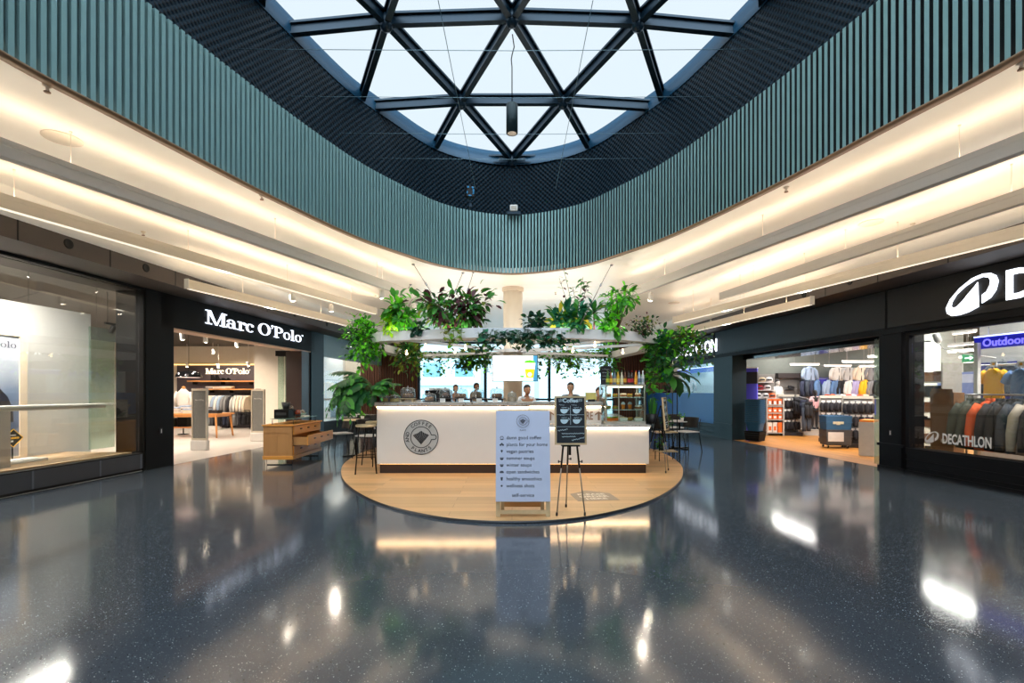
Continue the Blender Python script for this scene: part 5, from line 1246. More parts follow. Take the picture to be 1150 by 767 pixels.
# ================================================================= PEOPLE
M_skin = [P('skin_light', (214, 168, 140), .5, var=.04), P('skin_tan', (188, 138, 108), .5, var=.04)]
def skinmesh(name, verts, edges, radii, mat, parent, sub=2):
    me = bpy.data.meshes.new(name); me.from_pydata(verts, edges, []); o = bpy.data.objects.new(name, me); COL.objects.link(o); o.parent = parent
    m = o.modifiers.new('skin', 'SKIN'); m.use_smooth_shade = True; o.modifiers.new('sub', 'SUBSURF').levels = sub; o.modifiers['sub'].render_levels = sub
    sv = me.skin_vertices[0].data if me.skin_vertices else None
    if sv is None:
        import bmesh
        bm = bmesh.new(); bm.from_mesh(me); bm.verts.layers.skin.verify(); bm.to_mesh(me); bm.free(); sv = me.skin_vertices[0].data
    for i, rr in enumerate(radii): sv[i].radius = rr if isinstance(rr, tuple) else (rr, rr); sv[i].use_root = (i == 0)
    me.materials.append(mat); return o
def person(label, loc, rz, h, skin, hair, top, trousers, lean=0., hairlen=0, arms=((.1, -.3), (.16, -.26)), apron=None):
    """standing figure of height h facing local -y; arms = forward reach of each hand (forward, drop from shoulder)"""
    t = thing('person', label, 'person', loc, rz, None); s = h / 1.72
    def q(x, y, z):
        y2 = y - max(0, z - .95) * math.sin(lean); z2 = z if z < .95 else .95 + (z - .95) * math.cos(lean)
        return (x * s, y2 * s, z2 * s)
    v, e, rd = [], [], []
    def add(p, r_, link=None):
        v.append(q(*p)); rd.append(tuple(a * s for a in r_) if isinstance(r_, tuple) else r_ * s)
        if link is not None: e.append((link, len(v) - 1))
        return len(v) - 1
    pel = add((0, 0, .95), (.15, .1)); ab = add((0, 0, 1.1), (.135, .095), pel); ch = add((0, .01, 1.3), (.16, .105), ab); nk = add((0, .015, 1.46), (.06, .055), ch); hb = add((0, .0, 1.54), (.05, .055), nk)
    for sx in (-1, 1):
        hip = add((sx * .1, 0, .88), .09, pel); kn = add((sx * .1, -.01, .5), .058, hip); an = add((sx * .1, .02, .09), .038, kn); add((sx * .12, -.13, .04), (.04, .03), an)
        fw, dz = arms[0 if sx < 0 else 1]
        sh_ = add((sx * .17, .01, 1.4), .062, ch); el = add((sx * .24, .02 - fw * .2, 1.13), .042, sh_); hx_, hy_, hz_ = sx * .2, -.12 - fw, 1.4 + dz - .18
        wr = add((hx_, hy_, hz_), .026, el)
        pm = add((hx_, hy_ - .07, hz_ - .02), (.034, .016), wr)
        for k in range(4):
            fx = hx_ + (k - 1.5) * .019; b1 = add((fx, hy_ - .11, hz_ - .025), .0085, pm); L_ = (.03, .036, .034, .026)[k] if sx > 0 else (.026, .034, .036, .03)[k]
            b2 = add((fx, hy_ - .11 - L_, hz_ - .04), .008, b1); add((fx, hy_ - .12 - L_ * 1.5, hz_ - .062), .007, b2)
        th = add((hx_ - sx * .03, hy_ - .05, hz_ - .02), .011, wr); add((hx_ - sx * .042, hy_ - .085, hz_ - .035), .009, th)
    skinmesh('body', v, e, rd, skin, t)
    # clothing shells
    vt, et, rt = [], [], []
    def addt(p, r_, link=None):
        vt.append(q(*p)); rt.append(tuple(a * s for a in r_) if isinstance(r_, tuple) else r_ * s)
        if link is not None: et.append((link, len(vt) - 1))
        return len(vt) - 1
    a0 = addt((0, 0, 1.08), (.155, .115)); b0 = addt((0, 0, .92), (.165, .12), a0); c0 = addt((0, .01, 1.3), (.178, .122), a0); d0 = addt((0, .012, 1.42), (.09, .07), c0)
    for sx in (-1, 1):
        fw, dz = arms[0 if sx < 0 else 1]
        s0 = addt((sx * .17, .01, 1.4), .075, c0); addt((sx * .225, .018 - fw * .12, 1.2), .06, s0)
    skinmesh('shirt', vt, et, rt, top, t)
    vt, et, rt = [], [], []
    a0 = addt((0, 0, .93), (.155, .112))
    for sx in (-1, 1): h0 = addt((sx * .1, 0, .84), .1, a0); k0 = addt((sx * .1, -.01, .5), .072, h0); addt((sx * .1, .018, .12), .056, k0)
    skinmesh('trousers', vt, et, rt, trousers, t)
    if apron:
        mb = MB(); rows = []
        for z, w_ in ((1.3, .1), (1.1, .15), (.95, .18), (.6, .2)): rows.append([q(w_ * math.sin(a), -.135 * math.cos(a) - .012, z) for a in [-1.1 + 2.2 * i / 8 for i in range(9)]])
        mb.add([p for r_ in rows for p in r_], [(i * 9 + j, i * 9 + j + 1, (i + 1) * 9 + j + 1, (i + 1) * 9 + j) for i in range(3) for j in range(8)], True); mb.build('apron', apron, t)
    # head with face
    hc = Vector(q(0, -.02, 1.625)); hd = MB(); rings = []
    prof = [(-.115, .03, .035, -.03), (-.1, .048, .06, -.022), (-.07, .062, .082, -.01), (-.03, .071, .093, 0), (.01, .076, .098, .004), (.05, .074, .096, .008), (.085, .058, .076, .01), (.105, .034, .045, .01), (.112, .004, .005, .01)]
    for z, rx, ry, cy in prof:
        row = []
        for j in range(20):
            a = 2 * PI * j / 20; x = rx * math.cos(a); y = cy + ry * math.sin(a); f = max(0, -math.sin(a))
            if -.06 < z < .0 and f > .97: y -= .014 if z < -.02 else .008
            if abs(z - .01) < .005 and .75 < f < .97: y += .006
            row.append(((hc.x + x * s), hc.y + y * s, hc.z + z * s))
        rings.append(row)
    hd.loft(rings, True); head = hd.build('head', skin, t)
    nb_ = MB(); nb_.loft([[(hc.x + a * s, hc.y + b * s, hc.z + c * s) for a, b, c in ((-.006, -.094, .015), (.006, -.094, .015), (0, -.1, .013))], [(hc.x + a * s, hc.y + b * s, hc.z + c * s) for a, b, c in ((-.014, -.088, -.032), (.014, -.088, -.032), (0, -.116, -.026))]], True); nb_.build('nose', skin, head)
    for sx in (-1, 1):
        eb = MB(); eb.blob((hc.x + sx * .03 * s, hc.y - .084 * s, hc.z + .008 * s), .011 * s, 10, 6); eb.build('eye', P('eye', (60, 46, 40), .2), head)
        er = MB(); er.blob((hc.x + sx * .077 * s, hc.y + .012 * s, hc.z - .012 * s), (.009 * s, .02 * s, .032 * s), 8, 6); er.build('ear', skin, head)
    mo = MB(); mo.blob((hc.x, hc.y - .088 * s, hc.z - .062 * s), (.024 * s, .01 * s, .007 * s), 10, 6); mo.build('mouth', P('lips', (170, 96, 88), .5), head)
    hm = MB(); rings = []
    for z, rx, ry, cy in ((-.02 - hairlen, .07, .06, .055), (.0 - hairlen * .5, .078, .075, .035), (.03, .082, .09, .024), (.065, .08, .1, .012), (.095, .064, .082, .012), (.118, .036, .048, .012), (.126, .004, .005, .012)):
        rings.append([(hc.x + rx * math.cos(2 * PI * j / 18) * s, hc.y + (cy + ry * math.sin(2 * PI * j / 18)) * s, hc.z + z * s) for j in range(18)])
    hm.loft(rings, True); hm.build('hair', hair, t)
    for sx in (-1, 1):
        sm = MB(); sm.loft([[(sx * .1 * s + x * s * w_, (.02 + y) * s, z * s) for x, y in ((-.04, .07), (.04, .07), (.048, -.1), (.03, -.17), (-.03, -.17), (-.048, -.1))] for z, w_ in ((0, 1), (.03, 1), (.07, .8), (.085, .5))], True); sm.build('shoe', M_dark, t)
    return t
H_br = P('hair_brown', (84, 56, 40), .7); H_dk = P('hair_dark', (44, 36, 34), .7)
C_ws = P('white_shirt', (226, 228, 232), .8); C_gr = P('grey_shirt', (120, 124, 130), .8); C_bl = P('dark_jeans', (46, 54, 72), .8); C_bk = P('black_cloth', (34, 34, 38), .8); C_be = P('beige_shirt', (190, 170, 150), .8); C_pk = P('rose_shirt', (186, 140, 130), .8)
person('brown-haired person in a rose shirt walking beyond the kiosk, left of the dark window mullion', (WX(511.6, 14.9), 14.9, 0), .5, 1.60, M_skin[0], H_br, C_pk, C_bl, .0, .08)
person('brown-haired person in beige walking just left of the dark window mullion', (WX(534, 15.2), 15.2, 0), .9, 1.66, M_skin[1], H_br, C_be, C_bk, .05, .05)
person('dark-haired person in a white shirt behind the counter beside the round column', (WX(591, 10.0), 10.0, .03), .3, 1.5, M_skin[1], H_dk, C_ws, C_bk, .08, .03, ((.1, -.25), (.12, -.22)), C_ws)
person('dark-haired person behind the counter directly above the front chalkboard', (WX(641, 10.1), 10.1, .03), -.2, 1.55, M_skin[0], H_dk, C_gr, C_bk, .05, .04, ((.12, -.2), (.1, -.25)), C_bk)
person('person in grey bending forward at the counter next to the pastry case', (WX(667, 9.75), 9.75, .03), .2, 1.52, M_skin[0], H_br, C_gr, C_bl, .5, .03, ((.1, -.3), (.14, -.3)))
# ================================================================= SIGNS
M_lit = EM('sign_white_lit', (236, 242, 255), 1.7); M_litb = EM('sign_white_bright', (240, 245, 255), 2.2)
def pbox(x0, z0, x1, z1): return [(x0, z0), (x1, z0), (x1, z1), (x0, z1)]
def earc(cx, cz, rx, rz, tx, tz, a0=0., a1=360., n=28):
    A = [math.radians(a0 + (a1 - a0) * i / n) for i in range(n + 1)]
    return ('arc', [(cx + rx * math.cos(a), cz + rz * math.sin(a)) for a in A], [(cx + (rx - tx) * math.cos(a), cz + (rz - tz) * math.sin(a)) for a in A])
def dot(cx, cz, r): return [(cx + r * math.cos(2 * PI * i / 14), cz + r * math.sin(2 * PI * i / 14)) for i in range(14)]
SERIF = {
 'M': (1.22, [pbox(0, 0, .36, .075), pbox(.8, 0, 1.22, .075), pbox(0, .925, .3, 1), pbox(.92, .925, 1.22, 1), pbox(.13, 0, .2, 1), pbox(.92, 0, 1.1, 1), [(.1, 1), (.56, 0), (.66, 0), (.31, 1)], [(.58, 0), (.66, 0), (1.0, 1), (.93, 1)]]),
 'a': (.68, [earc(.24, .2, .24, .21, .12, .06), earc(.26, .48, .24, .2, .13, .06, 0, 165), pbox(.37, .05, .51, .5), pbox(.4, 0, .66, .075), dot(.08, .5, .075)]),
 'r': (.55, [pbox(.1, 0, .25, .68), pbox(0, 0, .4, .075), pbox(0, .605, .2, .68), earc(.4, .46, .2, .22, .09, .08, 30, 170), dot(.47, .56, .09)]),
 'c': (.58, [earc(.3, .34, .3, .35, .15, .06, 45, 318), dot(.46, .53, .085)]),
 'O': (1.0, [earc(.48, .5, .48, .52, .19, .06)]),
 "'": (.22, [[(.03, .7), (.1, .7), (.19, .95), (.15, 1.02), (.06, 1.02), (.02, .95), (.05, .88), (.1, .86)]]),
 'P': (.84, [pbox(.12, 0, .3, 1), pbox(0, 0, .44, .075), pbox(0, .925, .36, 1), pbox(.3, .44, .42, .51), earc(.4, .72, .4, .28, .19, .065, -90, 90)]),
 'o': (.68, [earc(.32, .34, .32, .35, .14, .055)]),
 'l': (.4, [pbox(.1, 0, .26, 1.02), pbox(0, 0, .37, .075), pbox(0, .945, .2, 1.02)]),
 ' ': (.3, []), '.': (.16, [earc(.08, .72, .07, .07, .03, .03)])}
def serif(mb, s, width, h, x0, y, z0, th=.04):
    tot = sum(SERIF[c][0] for c in s); kx = width / tot; x = x0
    for c in s:
        w_, ps = SERIF[c]
        for p in ps:
            f = lambda q: (x + q[0] * kx, z0 + q[1] * h)
            if p[0] == 'arc':
                a = [f(q) for q in p[1]]; b2 = [f(q) for q in p[2]]; n = len(a)
                v = []
                for i in range(n): v += [(a[i][0], y, a[i][1]), (b2[i][0], y, b2[i][1]), (b2[i][0], y - th, b2[i][1]), (a[i][0], y - th, a[i][1])]
                fs = [(4 * i + q, 4 * i + (q + 1) % 4, 4 * (i + 1) + (q + 1) % 4, 4 * (i + 1) + q) for i in range(n - 1) for q in range(4)] + [(0, 1, 2, 3), (4 * n - 4, 4 * n - 3, 4 * n - 2, 4 * n - 1)]
                mb.add(v, fs)
            else: mb.vprism([f(q) for q in p], y - th, y)
        x += w_ * kx
NAME = "Marc O'Polo."
u0, u1 = LU(228.5), LU(339); um = (u0 + u1) / 2
zb = LZ(363.5, LU(231)); zt_ = LZ(348, LU(231))
t = thing('shop_sign', 'lit white serif lettering on the black fascia of the clothing shop', 'sign', LP(um, -.03, zb), AL)
mb = MB(); serif(mb, NAME, u1 - u0, zt_ - zb, u0 - um, -.004, 0, .014); mb.build('lettering', M_lit, t)
mb = MB(); mb.box(u0 - um, -.003, .1, u1 - um, .012, .13); mb.build('mounting_rail', M_black, t)
# inside sign on the dark wall panel
YS = 18.84
t = thing('wall_sign', 'small cream serif lettering on the dark panel deep inside the clothing shop', 'sign', (WX(257, YS), YS - .05, WZ(420, YS)))
mb = MB(); w_ = 50 / F * YS; serif(mb, NAME, w_, 6.2 / F * YS, -w_ / 2, 0, 0, .03); mb.build('lettering', EM('sign_cream', (255, 240, 215), 1.3), t)
# sports shop: ring logo traced on the fascia plane, and the lettering
LG = [(885, 405), (940, 370), (975, 320), (990, 260), (975, 225), (940, 210), (890, 215), (820, 245), (740, 310), (680, 380), (652, 440), (660, 472), (690, 488), (740, 482), (800, 462), (862, 428), (857, 270), (835, 300), (800, 340), (760, 390), (720, 430), (695, 437), (685, 425), (690, 400), (720, 350), (780, 295), (840, 255), (890, 235), (930, 240), (940, 260), (935, 290), (915, 330), (885, 352)]
pts = [(950 + x / 5.75, 270 + y / 5.75) for x, y in LG]
UZ = [(RU(px, -.03), RZ(py, RU(px, -.03), -.03)) for px, py in pts]
ua, ub = min(p[0] for p in UZ), max(p[0] for p in UZ); za, zb2 = min(p[1] for p in UZ), max(p[1] for p in UZ)
MARK = [((x - (ua + ub) / 2) / (zb2 - za), (z - za) / (zb2 - za)) for x, z in UZ]
def mark(mb, x, z, h, y0, y1, kx=1.): mb.vprism([(x + px * h * kx, z + pz * h) for px, pz in MARK], y0, y1)
t = thing('shop_sign', 'lit white ring logo and start of big letters on the sports shop fascia', 'sign', RP((ua + ub) / 2, -.03, za), AR)
mb = MB(); mark(mb, 0, 0, zb2 - za, -.022, -.005); mb.build('ring_mark', M_litb, t)
uD = RU(1130.5); cap = RZ(307, uD) - RZ(339, uD); zc_ = (RZ(307, uD) + RZ(339, uD)) / 2
mb = MB(); mb.text('DECATHLON', cap / .70, wallM(uD - (ua + ub) / 2, -.014, zc_ - za), .018, .012, 'LEFT', 1.02, 1.05); mb.build('lettering', M_litb, t)
mb = MB(); mb.box(-.3, -.004, .1, 3.2, .012, .14); mb.build('mounting_rail', M_navy, t)
uE = RU(807); zE0, zE1 = RZ(395, uE), RZ(381, uE)
t = thing('shop_sign', 'lit white block lettering on the far end of the sports shop fascia behind the plants', 'sign', RP(uE, -.03, zE0), AR)
mb = MB(); mb.text('DECATHLON', (zE1 - zE0) / .70, wallM(0, -.014, (zE1 - zE0) / 2), .018, .01, 'RIGHT', .95); mb.build('lettering', M_litb, t)
mb = MB(); mb.box(-2.6, -.004, .1, 0, .012, .14); mb.build('mounting_rail', M_navy, t)
uG0, uG1 = RU(1038.5, .05), RU(1115, .05); zg = RZ(501, uG1, .05); hg = .19
t = thing('window_lettering', 'small white lettering and ring logo stuck on the sports shop window glass', 'window lettering', RP(uG0, .044, RZ(497, RU(1046, .05), .05) - .01), AR)
mb = MB(); mark(mb, .13, .0, .2, -.002, 0, .9); mb.build('ring_mark', P('vinyl_white', (225, 225, 225), .6), t)
mb = MB(); mb.text('DECATHLON', .22, wallM((uG1 - uG0 + .3) / 2, -.001, .09), .002, .006, 'CENTER', (uG1 - uG0 - .3) / (1.36)); mb.build('lettering', MATS['vinyl_white'], t)
# ================================================================= CLOTHES
PROTO = {}
def garment(kind, colname, col, loc, rz, label, group, sc=1.):
    key = (kind, colname)
    if key in PROTO: return dup(PROTO[key], loc, rz, label, group)
    t = thing({'jacket': 'hanging_jacket', 'shirt': 'hanging_shirt', 'tee': 'hanging_tshirt', 'trousers': 'hanging_trousers'}[kind], label, {'jacket': 'jacket', 'shirt': 'shirt', 'tee': 't-shirt', 'trousers': 'trousers'}[kind], loc, rz, group)
    m = P('cloth_' + colname, col, .85, bump=.25, scale=14, var=.1)
    if kind == 'trousers':
        mb = MB(); mb.loft([[(.19 * math.cos(a), .03 * math.sin(a), z) for a in [2 * PI * i / 14 for i in range(14)]] for z in (-.1, -.16, -.32)]); mb.build('waist', m, t)
        for sx in (-1, 1): mb = MB(); mb.loft([[(sx * .095 + r_ * math.cos(a), .04 * math.sin(a), z) for a in [2 * PI * i / 12 for i in range(12)]] for z, r_ in ((-.26, .1), (-.5, .09), (-.8, .08), (-1.0, .075))]); mb.build('trouser_leg', m, t)
    else:
        ln = .72 if kind == 'jacket' else .68; dp = .075 if kind == 'jacket' else .045
        mb = MB(); rows = []
        for z, w_, d_ in ((-.05, .07, .05), (-.075, .12, .06), (-.12, .2, dp), (-.2, .21, dp), (-.4, .2, dp * 1.1), (-ln + .04, .22, dp * 1.2), (-ln, .22, dp * 1.2)):
            rows.append([(w_ * math.copysign(abs(math.cos(a)) ** .7, math.cos(a)), d_ * math.sin(a) * (1 + .25 * math.sin(a * 5 + z * 9)), z + .03 * abs(math.cos(a)) * (1 if z < -.6 else 0)) for a in [2 * PI * i / 20 for i in range(20)]])
        mb.loft(rows); mb.build('body', m, t)
        for sx in (-1, 1):
            mb = MB()
            if kind == 'tee': mb.tube([(sx * .17, 0, -.11), (sx * .26, 0, -.19), (sx * .31, 0, -.29)], [.06, .075, .08], 12)
            else: mb.tube([(sx * .17, 0, -.11), (sx * .26, -.01, -.25), (sx * .305, -.02, -.46), (sx * .32, -.04, -.66)], [.055, .07, .06, .05] if kind == 'jacket' else [.045, .055, .05, .045], 12)
            mb.build('sleeve', m, t)
        mb = MB(); mb.loft([[(r_ * math.cos(a), r_ * .7 * math.sin(a), z) for a in [2 * PI * i / 14 for i in range(14)]] for r_, z in ((.075, -.07), (.07, -.02 if kind == 'jacket' else -.045), (.06, -.02 if kind == 'jacket' else -.045), (.06, -.06))], True, False); mb.build('collar', m, t)
        if kind == 'jacket': mb = MB(); mb.box(-.008, -dp * 1.25, -ln + .02, .008, -dp * .6, -.12); mb.build('zip', M_dark, t)
    mb = MB(); mb.tube([(0, 0, -.06), (0, 0, -.01), (.012, 0, .012), (.0, 0, .03), (-.016, 0, .022)], .004, 5); mb.tube([(-.19, 0, -.1), (0, 0, -.055), (.19, 0, -.1)], .007, 5); mb.build('hanger', M_white if kind == 'tee' else M_blackm, t)
    PROTO[key] = t
    return t
COLS = {'white': (226, 222, 216), 'cream': (232, 216, 194), 'light blue': (160, 180, 206), 'grey': (132, 132, 134), 'charcoal': (46, 46, 52), 'navy': (44, 50, 72), 'black': (30, 30, 34), 'pale grey': (196, 196, 194), 'beige': (206, 180, 150),
        'olive': (70, 74, 62), 'orange': (226, 90, 36), 'yellow': (236, 178, 30), 'denim blue': (92, 124, 166), 'slate': (54, 62, 74), 'lavender': (176, 166, 206), 'rose': (226, 178, 184), 'stone': (176, 164, 150), 'red': (190, 50, 56)}
def G_(kind, cn, loc, rz, label, group, sc=1.): return garment(kind, cn, COLS[cn], loc, rz, label, group, sc)
def folded(loc, rz, cols, label, group, w_=.3, d_=.24):
    """neat pile of folded clothes: every piece is an object"""
    z = 0
    for i, cn in enumerate(cols):
        h = .045
        t = thing('folded_garment', label(i, cn), 'folded clothes', (loc[0], loc[1], loc[2] + z), rz, group)
        mb = MB(); mb.box(-w_ / 2, -d_ / 2, .001, w_ / 2, d_ / 2, h, .014); mb.build('folded_body', P('cloth_' + cn, COLS[cn], .85, bump=.25, scale=14, var=.1), t)
        mb = MB(); mb.box(-.06, -d_ / 2 - .004, h - .012, .06, -d_ / 2 + .06, h + .0005, .004); mb.build('collar', P('cloth_' + cn, COLS[cn]), t)
        z += h + .001
# ================================================================= CLOTHING SHOP, WINDOW DISPLAY
uw1 = uW1 - .06
t = thing('display_stage', 'pale wooden display floor inside the big clothing shop window', 'display floor', LP(3, .14, 0), AL)
mb = MB(); mb.box(-5, 0, .29, uw1 - 3, 1.25, .335, .004); mb.build('boards', WOOD('stage_wood', (236, 204, 166), (220, 182, 138), (1.4, .2), 'X'), t)
mb = MB(); mb.box(-5, .02, 0, uw1 - 3, 1.2, .29); mb.build('carcass', M_dark, t)
uB = LU(102, 1.42)
t = thing('wall_display', None, None, LP(0, 1.42, 0), AL, kind='structure')
mb = MB(); mb.box(-2, 0, 0, uB, .08, 2.86); mb.build('white_panel', M_white, t)
# poster light box
uP1, uPf = LU(28, 1.05), LU(36, 1.05); uP0 = uP1 - 1.15; zp0, zp1 = LZ(512, uP1, 1.05), LZ(378, uP1, 1.05)
t = thing('poster_box', 'white framed poster of a person in a dark coat in the window display', 'poster', LP((uP0 + uP1) / 2, 1.15, .336), AL)
hw = (uP1 - uP0) / 2; fr_ = uPf - uP1; zl, zh = zp0 - .336, zp1 - .336
M_lbox = EM('lightbox_frame', (255, 244, 232), .35)
for nm, b_ in (('frame_side', (-hw - fr_, -.02, .0, -hw, .22, zh + fr_)), ('frame_side', (hw, -.02, .0, hw + fr_, .22, zh + fr_)), ('frame_top', (-hw, -.02, zh, hw, .22, zh + fr_)), ('frame_bottom', (-hw, -.02, 0, hw, .22, zl))):
    mb = MB(); mb.box(*b_); mb.build(nm, WOOD('frame_wood', (244, 226, 204), (236, 212, 184), None, 'Z'), t)
mp_ = bpy.data.materials.new('poster_sky'); mp_.use_nodes = True; nt = mp_.node_tree; N = nt.nodes
tc = N.new('ShaderNodeTexCoord'); sz = N.new('ShaderNodeSeparateXYZ'); nz = N.new('ShaderNodeTexNoise'); nz.inputs['Scale'].default_value = 2
ad = N.new('ShaderNodeMath'); ad.operation = 'ADD'; ml_ = N.new('ShaderNodeMath'); ml_.operation = 'MULTIPLY'; ml_.inputs[1].default_value = .35
cr = N.new('ShaderNodeValToRGB'); cr.color_ramp.elements[0].color = lin((226, 220, 216)); cr.color_ramp.elements[1].color = lin((206, 212, 224)); e_ = cr.color_ramp.elements.new(.45); e_.color = lin((84, 104, 140)); e_ = cr.color_ramp.elements.new(.75); e_.color = lin((128, 146, 176))
dv = N.new('ShaderNodeMath'); dv.operation = 'DIVIDE'; dv.inputs[1].default_value = zh
nt.links.new(tc.outputs['Object'], sz.inputs[0]); nt.links.new(tc.outputs['Object'], nz.inputs['Vector']); nt.links.new(sz.outputs[2], dv.inputs[0]); nt.links.new(nz.outputs['Fac'], ml_.inputs[0]); nt.links.new(dv.outputs[0], ad.inputs[0]); nt.links.new(ml_.outputs[0], ad.inputs[1])
nt.links.new(ad.outputs[0], cr.inputs['Fac']); nt.links.new(cr.outputs['Color'], N['Principled BSDF'].inputs['Base Color'])
mb = MB(); mb.box(-hw, 0, zl, hw, .02, zh); mb.build('print', mp_, t)
M_coat = P('print_coat', (34, 34, 42), .6, var=.3, scale=3); mb = MB()
X = hw - .36; cz_ = zl + (zh - zl) * .42
mb.vprism([(X + a, cz_ + b) for a, b in ((-.42, -.25), (.28, -.25), (.27, -.05), (.2, .14), (.1, .26), (.04, .36), (.07, .5), (.03, .6), (-.05, .64), (-.14, .6), (-.17, .48), (-.14, .36), (-.28, .28), (-.4, .1))], -.003, 0)
mb.build('coat_figure', M_coat, t)
mb = MB(); mb.vprism([(X + a, cz_ + b) for a, b in ((-.2, -.3), (.1, -.3), (.06, -.52), (-.16, -.5))], -.004, 0); mb.build('hand_print', P('print_tan', (186, 128, 100), .6), t)
mb = MB(); serif(mb, NAME[:-1], hw * 1.6, .1, -hw * .8 + .08, -.001, zl + (zh - zl) * .9, .003); mb.build('lettering', P('print_ink', (84, 84, 100), .6), t)
# diamond sign in front of the poster
uD_ = LU(14.5, .98); t = thing('diamond_sign', 'black and yellow diamond warning sign in front of the lower poster', 'sign', LP(uD_, .98, LZ(492, uD_, .98)), AL)
q_ = .145
mb = MB(); mb.vprism([(q_, 0), (0, q_), (-q_, 0), (0, -q_)], -.004, .004); mb.build('plate', M_gap, t)
M_yel = P('sign_yellow', (250, 190, 40), .5)
mb = MB()
for a in range(4):
    c0, c1 = [(q_ * .95 * math.cos(PI / 2 * (a + k_)), q_ * .95 * math.sin(PI / 2 * (a + k_))) for k_ in (0, 1)]
    mb.bar((c0[0], -.006, c0[1]), (c1[0], -.006, c1[1]), .006, .014, (0, 1, 0))
for i in range(9): mb.box(-.085 + .019 * i, -.007, -.014, -.073 + .019 * i, -.004, .016)
mb.build('yellow_border', M_yel, t)
mb = MB(); 
for i in range(5): mb.box(-.04 + .016 * i, -.007, .035, -.03 + .016 * i, -.004, .052)
mb.box(-.03, -.007, -.06, .0, -.004, -.035); mb.build('white_marks', M_white, t)
mb = MB(); mb.box(-.006, .004, -(LZ(492, uD_, .98) - .336), .006, .016, .02); mb.box(-.07, -.03, -(LZ(492, uD_, .98) - .336), .07, .05, -(LZ(492, uD_, .98) - .336) + .01); mb.build('stand', M_blackm, t)
# long white console with a lit edge
uc0, uc1 = LU(-60, .5), LU(121, .5); zc0 = LZ(456.5, LU(60, .5), .5)
t = thing('display_console', 'thin white console shelf running across the clothing shop window', 'shelf', LP(uc0, .5, 0), AL)
mb = MB(); mb.box(0, -.16, zc0, uc1 - uc0, .16, zc0 + .03, .004); mb.build('shelf_top', P('console_white', (250, 244, 236), .3), t)
mb = MB(); mb.box(0, -.1, zc0 - .045, uc1 - uc0 - .14, .1, zc0 - .001); mb.build('under_rail', M_cream, t)
mb = MB(); ul = LU(3, .5) - uc0; mb.box(ul - .25, -.12, .337, ul, .12, zc0 - .045); mb.build('support_block', P('console_grey', (176, 166, 156), .5), t)
mb = MB(); mb.box(.02, .1, zc0 - .012, uc1 - uc0 - .1, .13, zc0 - .002); mb.build('light_strip', EM('console_led', (255, 236, 205), 5), t)
t = thing('low_plinth', 'low white plinth on the display floor in front of the poster', 'plinth', LP(LU(22, .8), .8, .336), AL)
mb = MB(); mb.box(-.28, -.16, 0, .28, .16, .035, .006); mb.build('slab', M_white, t); mb = MB(); mb.box(-.2, -.1, .035, .2, .1, .05, .006); mb.build('upper_slab', M_white, t)
# side glass panels and brown panel at the window end
e = panes('window_7', ML, [(LU(100, 1.2), LU(114, 1.2)), (LU(114, 1.2), LU(129, 1.2)), (LU(133, 1.2), LU(143, 1.2))], .336, 2.6, 1.2, M_green)
t = thing('wall_window_end', None, None, LP(0, 1.36, 0), AL, kind='structure')
mb = MB(); mb.box(LU(144, 1.36), 0, 0, LU(161, 1.36) + .2, .06, 2.75); mb.build('brown_panel', P('brown_display_panel', (104, 74, 58), .5), t)
ut = LU(118, .7)
t = thing('track_light', 'black spotlight track in the top corner of the clothing shop window', 'spotlight', LP(ut, .7, LZ(364, ut, .7)), AL)
mb = MB(); mb.box(0, -.02, 0, 1.1, .02, .04); mb.build('track', M_blackm, t)
for q in (.15, .55, .9):
    mb = MB(); mb.M = Matrix.Translation((q, 0, -.07)) @ Matrix.Rotation(.6, 4, 'X'); mb.lathe([(.03, -.08), (.045, -.06), (.045, .06), (.01, .075)], 14); mb.build('lamp_head', M_blackm, t)
for q in (.05, 1.05): mb = MB(); mb.cyl(q, 0, .04, 3.2 - LZ(364, ut, .7), .006, 6); mb.build('rod', M_blackm, t)
# ================================================================= CLOTHING SHOP, INSIDE
def gate(px, Y, label):
    t = thing('security_gate', label, 'security gate', (WX(px, Y), Y, .003), -.1, 'anti-theft gates at the clothing shop entrance'); h = 1.47; w_ = .2
    mb = MB(); mb.box(-w_ - .01, -.07, 0, w_ + .01, .07, .24, .02); mb.build('base', P('gate_base', (206, 202, 196), .4), t)
    M_gf = P('gate_frame', (196, 186, 168), .35, .3)
    for sx in (-1, 1): mb = MB(); mb.box(sx * w_ - (.035 if sx > 0 else 0), -.03, .24, sx * w_ + (.035 if sx < 0 else 0), .03, h, .006); mb.build('frame_side', M_gf, t)
    mb = MB(); mb.box(-w_ + .035, -.03, h - .05, w_ - .035, .03, h, .004); mb.build('frame_top', M_gf, t)
    mb = MB(); mb.box(-w_ + .035, -.03, .24, w_ - .035, .03, .29); mb.build('frame_bottom', M_gf, t)
    mb = MB(); mb.box(-w_ + .036, -.012, .29, w_ - .036, .012, h - .05); mb.build('mesh_panel', SPECK('gate_panel', (112, 112, 108), (160, 160, 154), .02, .5, .2), t)
    mb = MB(); mb.text("Marc O'Polo", .045, wallM(0, -.014, h - .27), .001); mb.build('lettering', P('gate_ink', (196, 194, 188), .5), t)
    mb = MB(); mb.box(-.07, -.025, h, .07, .025, h + .012, .003); mb.build('alarm_lamp', P('alarm_red', (120, 60, 48), .4), t)
gate(224.5, 11.5, 'nearest grey anti-theft gate at the clothing shop entrance')
gate(290, 13.6, 'anti-theft gate in front of the white pilaster deeper in the clothing shop entrance')
